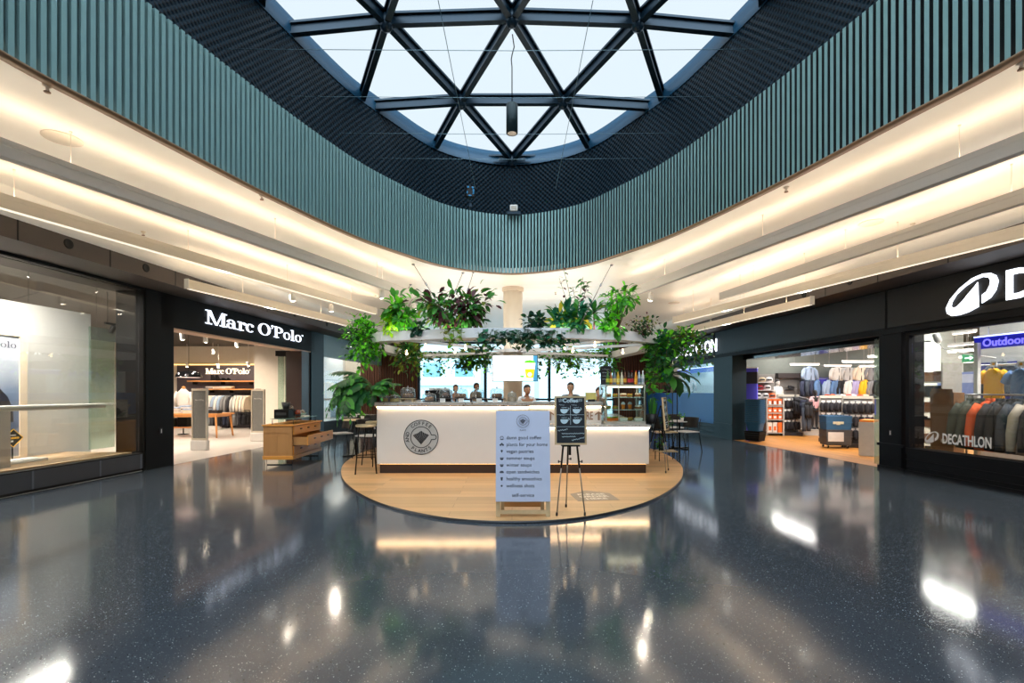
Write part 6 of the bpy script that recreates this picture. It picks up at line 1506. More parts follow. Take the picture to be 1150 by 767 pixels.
# pendant dome
p = W(212, 424, 12.6); t = thing('dome_pendant', 'black dome pendant lamp with a pale rim hanging in the clothing shop', 'pendant lamp', p)
mb = MB(); mb.lathe([(.31, 0), (.3, .05), (.25, .13), (.13, .17), (.03, .19)], 28, cap=False); mb.build('shade', P('gloss_black', (16, 18, 20), .12), t)
mb = MB(); mb.lathe([(.3, .005), (.001, .012)], 28, cap=False); mb.build('diffuser', EM('lamp_rose', (255, 222, 208), 1.6), t)
mb = MB(); mb.cyl(0, 0, .18, 3.2 - p.z, .006, 6); mb.build('cable', M_blackm, t)
# dark wall panel, shelves, rail
t = thing('wall_panel', None, None, (0, YS - .02, 0), kind='structure')
mb = MB(); mb.box(WX(199, YS), 0, 0, WX(284, YS) + .6, .05, WZ(409, YS)); mb.build('dark_panel', P('plum_panel', (78, 70, 76), .6), t)
mb = MB(); mb.box(WX(205, YS) - .3, -.03, WZ(410, YS), WX(284, YS) + .5, 0, WZ(409, YS)); mb.build('light_cove', EM('cove_warm', (255, 205, 120), 3), t)
M_swood = WOOD('shop_wood', (222, 160, 96), (196, 130, 70), None, 'X')
xa, xb = WX(216, YS), WX(290, YS)
for nm, py, x0_, lb in (('wall_shelf', 429, xa, 'upper wooden shelf with shoes on the dark clothing shop wall'), ('wall_shelf', 438, WX(235, YS), 'lower wooden shelf with folded clothes above the hanging shirts')):
    t = thing(nm, lb, 'shelf', (x0_, YS - .32, WZ(py, YS)))
    mb = MB(); mb.box(0, 0, 0, xb - x0_, .3, .05, .003); mb.build('board', M_swood, t)
    for q in (.2, (xb - x0_) / 2, xb - x0_ - .2): mb = MB(); mb.box(q - .01, .05, -.1, q + .01, .3, 0); mb.build('bracket', M_blackm, t)
t = thing('clothes_rail', 'black clothes rail under the lower wooden shelf in the clothing shop', 'rail', (WX(236, YS), YS - .32, 0))
L_ = WX(288, YS) - WX(236, YS); zr = WZ(442, YS)
mb = MB(); mb.tube([(0, 0, zr), (L_, 0, zr)], .012, 8); mb.build('bar', M_blackm, t)
for q in (.02, L_ / 2, L_ - .02): mb = MB(); mb.tube([(q, 0, .0), (q, 0, zr)], .012, 8); mb.build('upright', M_blackm, t)
seq = ['cream', 'cream', 'white', 'light blue', 'white', 'light blue', 'grey', 'grey', 'charcoal', 'pale grey', 'white', 'cream', 'white', 'cream']
for i, cn in enumerate(seq):
    G_('shirt', cn, (WX(236, YS) + .12 + (L_ - .2) * i / (len(seq) - .5), YS - .32, zr - .03), PI / 2 - .2, '%s shirt on the clothing shop rail, %s from the left' % (cn, ORD[i]), 'shirts on the clothing shop rail')
t = thing('lower_rail', 'low rail of dark trousers beneath the shirts in the clothing shop', 'rail', (WX(238, YS), YS - .62, 0)); zr2 = WZ(463, YS) + .1
mb = MB(); mb.tube([(0, 0, zr2), (L_, 0, zr2)], .012, 8); mb.build('bar', M_blackm, t)
for q in (.0, L_): mb = MB(); mb.tube([(q, 0, .0), (q, 0, zr2)], .012, 8); mb.build('upright', M_blackm, t)
for i in range(9):
    cn = ('black', 'grey', 'charcoal', 'black', 'navy')[i % 5]
    t = G_('trousers', cn, (WX(238, YS) + .16 + (L_ - .3) * i / 8, YS - .62, zr2 - .02), PI / 2 - .3, '%s folded trousers on the low rail, %s from the left' % (cn, ORD[i]), 'trousers on the low rail'); t.scale = (.8, 1, .55)
# shoes on the upper shelf
def shoe(loc, rz, label, heel=.05, mat=None, high=0):
    t = thing('shoe', label, 'shoe', loc, rz, None); m = mat or M_black
    mb = MB(); mb.loft([[(x, y, z) for x, y in ((-.13, -.03), (-.05, -.035), (.05, -.04), (.12, -.025), (.14, 0), (.12, .025), (.05, .04), (-.05, .035), (-.13, .03))] for z in (0, .02)], False); mb.build('sole', M_dark, t)
    mb = MB(); mb.loft([[(-.13 + f * x, y * w_, z) for x, y in ((0, -.03), (.09, -.034), (.18, -.036), (.25, -.022), (.265, 0), (.25, .022), (.18, .036), (.09, .034), (0, .03))] for z, f, w_ in ((.02, 1, 1), (.05, .96, .95), (.08, .6, .85), (.1 + high, .4, .7))], True); mb.build('upper', m, t)
for i, (px, hg_, lb) in enumerate(((244, .12, 'black boot at the left of the upper wooden shelf'), (249, .12, 'second black boot on the upper wooden shelf'), (255, .0, 'black low shoe beside the boots on the upper shelf'), (260, .0, 'black low shoe furthest right on the upper shelf'))):
    shoe((WX(px, YS), YS - .17, WZ(429, YS) + .051), .5 + i * .4, lb, high=hg_)
for j, (px, cl) in enumerate(((239, ('grey', 'pale grey')), (247, ('white', 'cream')), (254, ('cream', 'white')), (261, ('beige', 'cream')))):
    folded((WX(px, YS), YS - .16, WZ(438, YS) + .051), 0, cl, lambda i, cn: '%s folded garment on the lower wooden shelf, %s in the %s pile' % (cn, ('bottom', 'top')[i], ORD[j]), 'folded clothes on the lower shelf', .26, .22)
t = thing('white_plinth', 'low white plinth box under the dark trousers in the clothing shop', 'plinth', (WX(257, YS), YS - 1.1, .003))
mb = MB(); mb.box(-.28, -.16, 0, .28, .16, .1, .005); mb.box(-.24, -.12, .1, .24, .12, .13, .005); mb.build('box', M_white, t)
# wooden table with folded clothes and low bench beneath
def wtable(label, loc, w_, d_, h, rz=0):
    t = thing('wooden_table', label, 'table', loc, rz)
    mb = MB(); mb.box(-w_ / 2, -d_ / 2, h - .045, w_ / 2, d_ / 2, h, .004); mb.build('tabletop', M_swood, t)
    mb = MB(); mb.box(-w_ / 2 + .08, -d_ / 2 + .05, h - .11, w_ / 2 - .08, d_ / 2 - .05, h - .045); mb.build('apron', M_swood, t)
    for sx in (-1, 1):
        for sy in (-1, 1): mb = MB(); mb.tube([(sx * (w_ / 2 - .1), sy * (d_ / 2 - .08), h - .06), (sx * (w_ / 2 - .04), sy * (d_ / 2 - .03), 0)], [.035, .022], 10); mb.build('leg', M_swood, t)
Yt = 14.9; xt = WX(218, Yt); ht = .74
wtable('wooden display table stacked with clothes inside the clothing shop', (xt, Yt, .003), 2.0, .9, ht)
t = thing('low_bench', 'low wooden bench with black hairpin legs under the display table', 'bench', (WX(206, 15.1), 15.1, .003))
mb = MB(); mb.box(-.55, -.22, .27, .55, .22, .31, .004); mb.build('bench_top', M_swood, t)
for sx in (-1, 1): mb = MB(); mb.tube([(sx * .5, -.18, .27), (sx * .53, -.19, .01), (sx * .53, .19, .01), (sx * .5, .18, .27)], .01, 6); mb.build('hairpin_leg', M_blackm, t)
for i, (dx, h, lb) in enumerate(((-.3, .24, 'black storage box at the left on the low bench'), (.05, .3, 'taller black storage box at the right on the low bench'))):
    t = thing('storage_box', lb, 'box', (WX(206, 15.1) + dx, 15.1, .314)); mb = MB(); mb.box(-.14, -.14, 0, .14, .14, h, .006); mb.build('carton', M_black, t); mb = MB(); mb.box(-.145, -.145, h, .145, .145, h + .03, .004); mb.build('lid', M_dark, t)
k2 = 0
for px, dy, cl in ((197, 0, ('white', 'pale grey', 'white', 'light blue')), (206, .15, ('pale grey', 'white', 'grey', 'white', 'light blue')), (216, -.1, ('white', 'cream', 'light blue')), (228, .1, ('light blue', 'navy', 'light blue', 'grey')), (246, -.2, ('charcoal', 'black'))):
    k2 += 1; nm_ = ORD[k2 - 1]
    folded((WX(px, Yt), Yt + dy, .003 + ht), 0, cl, lambda i, cn: '%s folded garment, %s from the bottom in the %s pile on the display table' % (cn, ORD[i], nm_), 'folded clothes on the display table', .3, .26)
t = thing('torso_form', 'white shirt dressed on a torso form standing behind the display table', 'mannequin', (WX(206, 15.8), 15.8, .003))
mb = MB(); mb.cyl(0, 0, .02, .85, .014, 8); mb.lathe([(.16, 0), (.16, .015), (.02, .03)], 20); mb.build('stand', M_blackm, t)
mb = MB(); mb.loft([[(w_ * math.cos(a), d_ * math.sin(a), z) for a in [2 * PI * i / 20 for i in range(20)]] for z, w_, d_ in ((.82, .2, .13), (1.0, .19, .12), (1.2, .23, .13), (1.36, .22, .11), (1.44, .12, .08), (1.5, .06, .06))]); mb.build('shirt', P('cloth_white', COLS['white']), t)
for sx in (-1, 1): mb = MB(); mb.tube([(sx * .2, 0, 1.38), (sx * .3, -.02, 1.15), (sx * .28, -.12, .92)], [.06, .06, .045], 12); mb.build('sleeve', P('cloth_white', COLS['white']), t)
mb = MB(); mb.lathe([(.055, 1.5), (.055, 1.56), (.02, 1.58)], 14); mb.build('neck_cap', M_swood, t)
for i, (px, py, Y) in enumerate(((205, 380, 11.6), (231, 383, 12.4), (266, 388, 13.4), (239, 396, 17.6), (279, 410, 18.0), (210, 411, 18.0), (245, 412, 18.0))):
    pendspot(px, py, Y, 'lit ceiling spotlight inside the clothing shop, ' + ('above the black dome lamp', 'left of the fascia lettering end', 'next to the white pilaster', 'on the cream band over the dark panel', 'at the right top of the dark panel', 'at the left top of the dark panel', 'above the shelf with shoes')[i], 3.2)
# glass folding doors by the far jamb
e = panes('door_1', Matrix.Identity(4), [(WX(312, 14.6), WX(319, 14.6)), (WX(319.5, 14.6), WX(329, 14.6)), (WX(329.5, 14.6), WX(337.5, 14.6))], .02, 2.5, 14.6, M_green)
mb = MB(); mb.box(WX(311, 14.6), 14.5, 2.48, WX(339, 14.6), 14.7, 2.64); mb.build('door_rail', M_black, e)
mb = MB(); mb.M = ML; mb.box(LU(339.5) , .02, 0, uC2, .5, ZL - .03); mb.M = None; mb.build('door_jamb', P('brown_jamb', (52, 36, 32), .4), e)
# ================================================================= CHEST OF DRAWERS IN THE MALL
M_pch = WOOD('honey_oak', (230, 164, 76), (204, 134, 54), None, 'Y', .4, 5); M_psd = WOOD('oak_side', (196, 146, 92), (170, 120, 70), None, 'Z', .45, 5)
cA = Vector((WX(329, 9.15), 9.15)); t = thing('chest_of_drawers', 'honey oak chest with an open middle drawer standing outside the clothing shop', 'chest of drawers', (cA.x, cA.y, 0), .02)
# local: front faces +x, length along +y, depth towards -x
LCH, DCH, z0c, z1c = 1.42, .56, .13, .745
mb = MB(); mb.box(-DCH, 0, z0c, -.02, .03, z1c); mb.box(-DCH, LCH - .03, z0c, -.02, LCH, z1c); mb.box(-DCH, .03, z0c, -DCH + .02, LCH - .03, z1c); mb.box(-DCH + .02, .03, z0c, -.02, LCH - .03, z0c + .03); mb.build('carcass', M_psd, t)
mb = MB(); mb.box(-DCH + .05, -.006, z0c + .1, -DCH / 2 - .02, 0, z1c - .16); mb.box(-DCH / 2 + .02, -.006, z0c + .1, -.07, 0, z1c - .16); mb.box(-DCH + .02, -.008, z1c - .13, -.04, 0, z1c - .125); mb.build('side_panel', M_psd, t)
mb = MB(); mb.box(-DCH - .02, -.025, z1c, .02, LCH + .025, z1c + .028, .006); mb.build('top', M_pch, t)
mb = MB(); mb.box(-DCH - .01, -.015, z0c - .02, .012, LCH + .015, z0c + .05, .006); mb.build('plinth_moulding', M_pch, t)
for i, (za_, zb_, out) in enumerate(((.575, .735, 0), (.37, .565, .27), (.19, .36, 0))):
    mb = MB(); mb.box(-.02 + out, .035, za_, .003 + out, LCH - .035, zb_, .004); d = mb.build('drawer', M_pch, t)
    mb = MB()
    x0_, x1_ = -DCH + .05 + out, -.02 + out
    mb.box(x0_, .045, za_ + .01, x1_, .057, zb_ - .03); mb.box(x0_, LCH - .057, za_ + .01, x1_, LCH - .045, zb_ - .03); mb.box(x0_, .057, za_ + .01, x1_, LCH - .057, za_ + .02); mb.box(x0_, .057, za_ + .02, x0_ + .012, LCH - .057, zb_ - .03); mb.build('drawer_box', M_psd, d)
    for q in (.25, .5, .75):
        mb = MB(); yq = LCH * q; zq = (za_ + zb_) / 2 + .01
        mb.loft([[(out + .003 + (.022 if r_ else 0) * s_, yq + .04 * math.cos(a) * (1 - .25 * s_), zq + .022 * math.sin(a)) for a in [PI * k_ / 8 for k_ in range(9)]] for r_, s_ in ((0, 0), (1, .6), (1, 1))], True); mb.build('cup_handle', P('pewter', (88, 70, 62), .35, .7), d)
for y_ in (.06, LCH - .06):
    mb = MB(); mb.tube([(-DCH + .04, y_, z0c - .02), (-DCH + .04, y_, .008), (-.04, y_, .008), (-.04, y_, z0c - .02)], .009, 6); mb.build('sled_leg', M_blackm, t)
# raised glass shelf with coffee things
gx = -DCH / 2; t2 = thing('glass_riser', 'raised glass shelf on thin black legs on top of the oak chest', 'shelf', (cA.x + gx, cA.y + LCH / 2, z1c + .0285), .02)
mb = MB(); mb.box(-.22, -.6, .1, .22, .6, .11); mb.build('glass_plate', P('riser_glass', (120, 150, 142), .06, spec=.8), t2)
for y_ in (-.55, .55): mb = MB(); mb.tube([(-.2, y_, 0), (-.2, y_, .1), (.2, y_, .1), (.2, y_, 0)], .009, 6); mb.build('leg_frame', M_blackm, t2)
zr_ = z1c + .0285 + .111
def on(x, y): return (cA.x + gx + x, cA.y + LCH / 2 + y, zr_)
t = thing('black_case', 'black box case at the left on the glass riser', 'box', on(-.05, -.38)); mb = MB(); mb.box(-.14, -.12, 0, .14, .12, .17, .01); mb.build('case', M_black, t); mb = MB(); mb.box(-.1, -.125, .06, .1, -.119, .11); mb.build('plate', M_dark, t)
t = thing('black_mug', 'black tapered mug standing on the black box case', 'mug', (on(-.02, -.36)[0], on(-.02, -.36)[1], zr_ + .171)); mb = MB(); mb.lathe([(.05, 0), (.055, .005), (.085, .14), (.078, .14), (.048, .015), (.001, .012)], 20); mb.build('cup', M_dark, t); mb = MB(); mb.tube([(.07, 0, .1), (.12, 0, .1), (.12, 0, .05), (.06, 0, .04)], .009, 6); mb.build('handle', M_dark, t)
t = thing('glass_tumbler', 'small red-brown glass tumbler on the glass riser', 'glass', on(.06, .0)); mb = MB(); mb.lathe([(.05, 0), (.055, .01), (.055, .1), (.04, .13), (.04, .15)], 16); mb.build('glass_body', P('amber_glass', (120, 50, 30), .15, spec=.7), t); mb = MB(); mb.lathe([(.056, .02), (.056, .06)], 16, cap=False); mb.build('band', M_dark, t)
t = thing('white_tray', 'flat cream tray under the tumbler on the glass riser', 'tray', (on(.13, .13)[0], on(.13, .13)[1], zr_)); mb = MB(); mb.box(-.06, -.13, 0, .06, .13, .02, .005); mb.build('tray', M_cream, t); mb = MB(); mb.box(-.05, -.12, .02, .05, .12, .024); mb.build('liner', M_white, t)
t = thing('glass_bowl', 'pale green bowl with wrapped sweets on the glass riser', 'bowl', on(-.02, .3)); mb = MB(); mb.lathe([(.06, 0), (.07, .006), (.13, .07), (.122, .07), (.06, .014), (.001, .012)], 22); mb.build('bowl', P('green_bowl', (150, 172, 156), .2), t)
mb = MB(); r = random.Random(5)
for q in range(14): a = r.uniform(0, 6.3); rr = r.uniform(0, .09); mb.blob((rr * math.cos(a), rr * math.sin(a), .06 + r.uniform(0, .06)), (.03, .02, .018), 8, 5, .3, q)
mb.build('wrapped_sweets', P('foil_mix', (170, 160, 150), .3, .4, var=.6, scale=30), t)
t = thing('dark_bag', 'dark crumpled bag behind the tumbler on the glass riser', 'bag', on(-.12, .1)); mb = MB(); mb.blob((0, 0, .09), (.1, .1, .09), 14, 8, .35, 3); mb.build('bag', M_black, t); mb = MB(); mb.blob((0, 0, .19), (.04, .05, .04), 10, 6, .4, 5); mb.build('twist', P('silver_twist', (160, 150, 140), .3, .6), t)
# ================================================================= NEXT SHOP ON THE LEFT
t = thing('white_back_panel', None, None, LP(0, 1.6, 0), AL, kind='structure'); t.name = 'wall_next_shop'
mb = MB(); mb.box(uC3, 0, 0, 23.5, .08, 3.2); mb.build('pale_panel', M_white, t)
mb = MB(); mb.box(uC3, -1.4, .3, 23.5, 0, .42); mb.build('display_floor', M_white, t)
u_ = LU(366, .8)
t = thing('clothes_rail', 'clothes rail with pale shirts in the next shop window behind the teal pilaster', 'rail', LP(u_, .8, .421), AL)
mb = MB(); mb.tube([(0, 0, 1.42), (1.7, 0, 1.42)], .012, 8); mb.build('bar', M_steel, t)
for q in (0, 1.7): mb = MB(); mb.tube([(q, 0, 0), (q, 0, 1.42)], .012, 8); mb.build('upright', M_steel, t)
for i, cn in enumerate(('cream', 'white', 'pale grey', 'light blue', 'white', 'beige', 'light blue', 'denim blue')):
    p = LP(u_ + .15 + .19 * i, .8, .421 + 1.39); G_('shirt', cn, p, AL + PI / 2 - .2, '%s shirt in the next shop window, %s from the teal pilaster' % (cn, ORD[i]), 'shirts in the next shop window')
for i, cn in enumerate(('black', 'navy', 'black', 'denim blue', 'charcoal')):
    p = LP(u_ + .2 + .3 * i, .62, .421 + .72); t = G_('trousers', cn, p, AL + PI / 2 - .5, '%s trousers below the shirts in the next shop window, %s from the pilaster' % (cn, ORD[i]), 'trousers in the next shop window'); t.scale = (.9, 1, .68)
t = thing('low_rail', 'low steel rail of trousers in the next shop window', 'rail', LP(u_, .62, .421), AL)
mb = MB(); mb.tube([(0, 0, .74), (1.7, 0, .74)], .012, 8); mb.build('bar', M_steel, t)
for q in (0, 1.7): mb = MB(); mb.tube([(q, 0, 0), (q, 0, .74)], .012, 8); mb.build('upright', M_steel, t)

for M_, f_, px, py, lb, az in ((LP, LU, 181, 484, 'small white switch plate on the black pilaster of the clothing shop', AL), (RP, RU, 1000, 486, 'small pale switch plate on the black pilaster of the sports shop', AR)):
    u_ = f_(px, -.03); q_ = M_(u_, -.03); t = thing('switch_plate', lb, 'switch', (q_.x, q_.y, WZ(py, q_.y)), az)
    mb = MB(); mb.box(-.03, -.004, -.05, .03, .012, .05, .003); mb.build('plate', M_dark, t); mb = MB(); mb.box(-.007, -.008, -.035, .007, -.004, .035); mb.build('key_slot', M_white, t)
# ================================================================= SPORTS SHOP, ENTRANCE
M_viol = P('violet_blue', (84, 80, 205), .5, var=.03)
def RPX(px, d, z=0.): return RP(RU(px, d), d, z)
# blue pillar sign
p = RPX(841.5, .75); t = thing('pillar_sign', 'tall violet blue sign pillar with a black band behind the basket stack', 'sign', (p.x, p.y, .003), AR + .9)
mb = MB(); mb.box(-.22, -.1, 0, .22, .1, WZ(414, p.y)); mb.build('column', M_viol, t)
mb = MB(); mb.box(-.225, -.105, WZ(431, p.y), .225, .105, WZ(418, p.y)); mb.build('black_band', M_dark, t)
mb = MB(); mb.box(-.23, -.11, WZ(414, p.y), .23, .11, WZ(414, p.y) + .03); mb.build('cap', M_white, t)
# basket stack
M_bask = P('basket_blue', (36, 84, 118), .4, var=.05)
p = RPX(848, .42); bx, by = p.x, p.y
def basket(loc, rz, label, group, mat, h=.26):
    t = thing('shopping_basket', label, 'shopping basket', loc, rz, group)
    def rr(a, b, z, n=20): return [(a * math.copysign(abs(math.cos(q)) ** .35, math.cos(q)), b * math.copysign(abs(math.sin(q)) ** .35, math.sin(q)), z) for q in [2 * PI * i / n for i in range(n)]]
    mb = MB(); mb.loft([rr(.17, .12, 0), rr(.215, .155, h - .04), rr(.215, .155, h), rr(.205, .145, h), rr(.163, .113, .01)], False); mb.build('tub', mat, t)
    mb = MB(); mb.loft([rr(.235, .175, h - .028), rr(.235, .175, h), rr(.21, .15, h + .002), rr(.21, .15, h - .028)], False, closed=True); mb.build('rim', mat, t)
    mb = MB(); mb.tube([(-.2, .0, h), (-.15, -.155, h + .012), (.15, -.155, h + .012), (.2, .0, h)], .008, 6); mb.build('handle', M_dark, t)
    return t
b0 = None
for i in range(15):
    lb = 'blue shopping basket, %s from the bottom of the blue stack at the sports shop entrance' % ORD[i]; z = .30 + .044 * i
    if b0 is None: b0 = basket((bx, by, z), AR + .5, lb, 'stacked blue shopping baskets', M_bask)
    else: dup(b0, (bx, by, z), AR + .5 + R.uniform(-.03, .03), lb)
t = thing('basket_base', 'black wheeled base carrying the stack of blue baskets', 'basket holder', (bx, by, .003), AR + .5)
mb = MB(); mb.loft([[(sx * a, sy * b_, z) for sx, sy in ((-1, -1), (1, -1), (1, 1), (-1, 1))] for a, b_, z in ((.19, .15, .02), (.23, .175, .29), (.2, .15, .29), (.17, .13, .04))], False); mb.build('bin', M_black, t)
for q in range(4): mb = MB(); mb.loft([[(sx * (.192 + .01 * q), sy * (.152 + .007 * q), .05 + .06 * q + dz) for sx, sy in ((-1, -1), (1, -1), (1, 1), (-1, 1))] for dz in (0, .015)], False); mb.build('ridge', M_dark, t)
# black shelving behind the pillar
p = RPX(829, 1.1); t = thing('black_shelving', 'tall black shelving with small dark goods at the far left of the sports entrance', 'shelf', (p.x, p.y, .003), AR + .9)
mb = MB(); mb.box(-.3, .2, 0, .3, .24, 2.1); mb.build('back_panel', M_black, t)
for sx in (-1, 1): mb = MB(); mb.box(sx * .3 - .015, -.1, 0, sx * .3 + .015, .24, 2.1); mb.build('side', M_black, t)
for q in range(6): mb = MB(); mb.box(-.29, -.1, .12 + .36 * q, .29, .2, .14 + .36 * q); mb.build('shelf_board', M_dark, t)
for q in range(6):
    for k_ in range(2):
        pp = t.matrix_basis @ Vector((-.15 + .3 * k_, .03, .141 + .36 * q))
        t3 = thing('small_carton', '%s small carton on the black shelving, %s shelf up' % (('left', 'right')[k_], ORD[q]), 'box', pp, AR + .9, 'cartons on the black shelving')
        mb = MB(); mb.box(-.1, -.08, 0, .1, .08, .2, .004); mb.build('carton', (M_black, M_dark)[k_], t3); mb = MB(); mb.box(-.06, -.083, .06, .06, -.08, .12); mb.build('paper_label', P('label_cream', (206, 190, 170), .6), t3)
# grey shelf unit with orange packs
p = Vector((WX(869, 15.5), 15.5, 0)); rzs = -.25; t = thing('shelf_unit', 'grey shelf unit full of orange packs inside the sports shop', 'shelf', (p.x, p.y, .003), rzs)
M_gsh = P('shelf_grey', (176, 172, 164), .5)
H_ = WZ(447, 15.5); wS = .24
for sx in (-1, 1): mb = MB(); mb.box(sx * wS - .02, -.18, 0, sx * wS + .02, .18, H_); mb.build('side', M_gsh, t)
mb = MB(); mb.box(-wS, .16, 0, wS, .18, H_); mb.build('back_panel', M_gsh, t)
lv = [.1, .52, .73, .95, H_ - .2]
for z in lv: mb = MB(); mb.box(-wS + .02, -.18, z - .03, wS - .02, .16, z); mb.build('shelf_board', M_gsh, t)
M_or = P('orange_pack', (240, 110, 30), .5); T4 = t.matrix_basis.copy()
for j, z in enumerate(lv):
    for i in range(3):
        h = .17 if j else .32
        t3 = thing('orange_pack', '%s pack on the %s grey shelf, %s from the left' % ('white and orange' if j == 0 else 'orange', ('lowest', 'second', 'third', 'fourth', 'top')[j], ORD[i]), 'package', T4 @ Vector((-.145 + .145 * i, -.06, z + .001)), rzs, 'orange packs on the grey shelf unit')
        mb = MB(); mb.box(-.062, -.08, 0, .062, .08, h, .006); mb.build('carton', M_or if j or i == 2 else P('pack_white', (232, 220, 208), .5), t3)
        mb = MB(); mb.box(-.035, -.084, h * .2, .035, -.08, h * .6); mb.build('paper_label', M_white if j else M_or, t3)
# peg gondolas with black slippers
def slipper(loc, rz, label, group):
    global SLP
    if SLP is not None: return dup(SLP, loc, rz, label, group)
    t = thing('hanging_slipper', label, 'slippers', loc, rz, group)
    mb = MB(); mb.box(-.045, -.003, -.06, .045, .003, 0); mb.build('card', M_white, t)
    mb = MB()
    for sx in (-1, 1): mb.loft([[(sx * .042 + w_ * math.cos(a), -.02 + d_ * math.sin(a), z) for a in [2 * PI * q / 10 for q in range(10)]] for z, w_, d_ in ((-.05, .02, .015), (-.1, .042, .03), (-.2, .045, .045), (-.28, .04, .05), (-.31, .015, .02))])
    mb.build('slipper_pair', P('felt_black', (36, 34, 38), .9, bump=.3, scale=40), t)
    SLP = t; return t
SLP = None
def gondola(name, label, px, Y, rz, w_, h, rows, cols, what, gname):
    t = thing(name, label, 'display rack', (WX(px, Y), Y, .003), rz); T_ = Matrix.Translation((WX(px, Y), Y, .003)) @ Matrix.Rotation(rz, 4, 'Z')
    mb = MB(); mb.box(-w_ / 2, .0, .1, w_ / 2, .03, h); mb.build('peg_panel', P('peg_grey', (120, 116, 112), .6), t)
    mb = MB(); mb.box(-w_ / 2 - .02, -.3, 0, w_ / 2 + .02, .06, .1); mb.build('base', M_dark, t)
    mb = MB(); mb.box(-w_ / 2, -.03, h, w_ / 2, .03, h + .07); mb.build('header', P('header_cream', (206, 200, 186), .5), t)
    for sx in (-1, 1): mb = MB(); mb.box(sx * w_ / 2 - .015, -.02, .1, sx * w_ / 2 + .015, .05, h + .07); mb.build('post', M_gsh, t)
    for j in range(rows):
        z = h - .06 - j * (h - .2) / rows
        mb = MB(); mb.tube([(-w_ / 2 + .02, -.08, z + .01), (w_ / 2 - .02, -.08, z + .01)], .006, 6); mb.build('peg_bar', M_steel, t)
        for i in range(cols):
            q = T_ @ Vector((-w_ / 2 + w_ * (i + .5) / cols, -.09 - .03 * (i % 2), z))
            slipper(q, rz, 'black slippers %s, %s in %s row' % (what, ORD[i], ('top', 'second', 'third', 'bottom')[j]), gname)
gondola('peg_rack', 'peg rack of black slippers next to the orange packs', 885, 15.6, -.2, .62, 1.24, 3, 5, 'beside the orange packs', 'slippers beside the orange packs')
gondola('peg_rack', 'peg rack of black slippers behind the blue crate trolley', 938, 13.4, -.35, .74, 1.22, 3, 6, 'behind the trolley', 'slippers behind the trolley')
gondola('peg_rack', 'peg rack of black footwear at the right of the sports entrance', 963, 12.2, -.45, .62, 1.22, 3, 5, 'right of the trolley', 'slippers right of the trolley')
# sloping rail of dark trousers
p = Vector((WX(899, 15.4), 15.4, 0)); t = thing('sloping_rail', 'waterfall rail of dark trousers next to the slipper rack', 'rail', (p.x, p.y, .003), -.3)
mb = MB(); mb.tube([(-.15, 0, 1.3), (.2, -.5, 1.12)], .012, 8); mb.build('arm', M_steel, t); mb = MB(); mb.tube([(-.15, 0, 0), (-.15, 0, 1.3)], .018, 8); mb.box(-.3, -.2, 0, .0, .2, .03); mb.build('post', M_dark, t)
for i in range(6):
    f = i / 6; q = t.matrix_basis @ Vector((-.12 + .3 * f, -.06 - .44 * f, 1.27 - .16 * f)); G_('trousers', ('black', 'charcoal', 'black', 'navy', 'slate', 'black')[i], q, -.3 + .6, 'dark trousers on the waterfall rail, %s from its post' % ORD[i], 'trousers on the waterfall rail')
# crate trolley
p = Vector((WX(938, 12.05), 12.05, .003)); t = thing('crate_trolley', 'grey crate trolley on casters with a white notice at the sports shop entrance', 'trolley', p, -.18)
M_crate = P('crate_grey', (74, 76, 80), .5)
def crate(t_, z0_, z1_, mat, nm='crate_body'):
    w_, d_ = .29, .2
    mb = MB(); mb.loft([[(sx * a, sy * b_, z) for sx, sy in ((-1, -1), (1, -1), (1, 1), (-1, 1))] for a, b_, z in ((w_ * .94, d_ * .94, z0_), (w_, d_, z1_), (w_ - .02, d_ - .02, z1_), (w_ * .9, d_ * .88, z0_ + .02))], False); mb.build(nm, mat, t_)
    mb = MB()
    for z in (z1_ - .03, z0_ + (z1_ - z0_) * .5): mb.loft([[(sx * (w_ + .008), sy * (d_ + .008), z + dz) for sx, sy in ((-1, -1), (1, -1), (1, 1), (-1, 1))] for dz in (0, .02)], False)
    mb.build('rib_band', mat, t_)
crate(t, .09, .46, M_crate)
mb = MB(); mb.box(-.27, -.18, .075, .27, .18, .09); mb.build('dolly', M_dark, t)
for sx in (-1, 1):
    for sy in (-1, 1):
        mb = MB(); mb.M = Matrix.Translation((sx * .22, sy * .14, .035)) @ Matrix.Rotation(PI / 2, 4, 'Y'); mb.lathe([(.034, -.012), (.034, .012)], 14); mb.M = None; c_ = mb.build('caster', M_black, t)
        mb = MB(); mb.box(sx * .22 - .02, sy * .14 - .015, .03, sx * .22 + .02, sy * .14 + .015, .075); mb.build('fork', M_steel, c_)
mb = MB(); mb.box(-.25, -.212, .17, .1, -.208, .4); mb.build('notice', P('notice_white', (225, 222, 216), .6), t)
t = thing('blue_crate', 'blue crate with a cream pictogram resting on the grey trolley', 'crate', p + Vector((0, 0, .462)), -.18); crate(t, 0, .34, P('crate_blue', (44, 98, 140), .5))
mb = MB(); mb.box(-.14, -.212, .14, .1, -.206, .2, .002); mb.box(-.06, -.213, .12, .02, -.206, .16); mb.build('pictogram', P('picto_cream', (216, 214, 180), .6), t)
# mannequins and plinths
p = Vector((WX(914, 15.6), 15.6, .003)); t = thing('mannequin_plinth', 'grey low plinth under the mannequin in a rose jacket', 'plinth', p, -.2); mb = MB(); mb.box(-.4, -.25, 0, .4, .25, .17, .005); mb.build('block', M_gsh, t); mb = MB(); mb.box(-.42, -.27, .17, .42, .27, .19, .003); mb.build('top', M_gsh, t)
P_blk = P('mannequin_black', (28, 28, 30), .4)
m = person('black mannequin in a rose jacket and dark trousers on the grey plinth', p + Vector((.03, 0, .191)), .15, 1.25, P_blk, P_blk, P('cloth_rose', COLS['rose']), M_dark); m.name = 'mannequin'; m['category'] = 'mannequin'
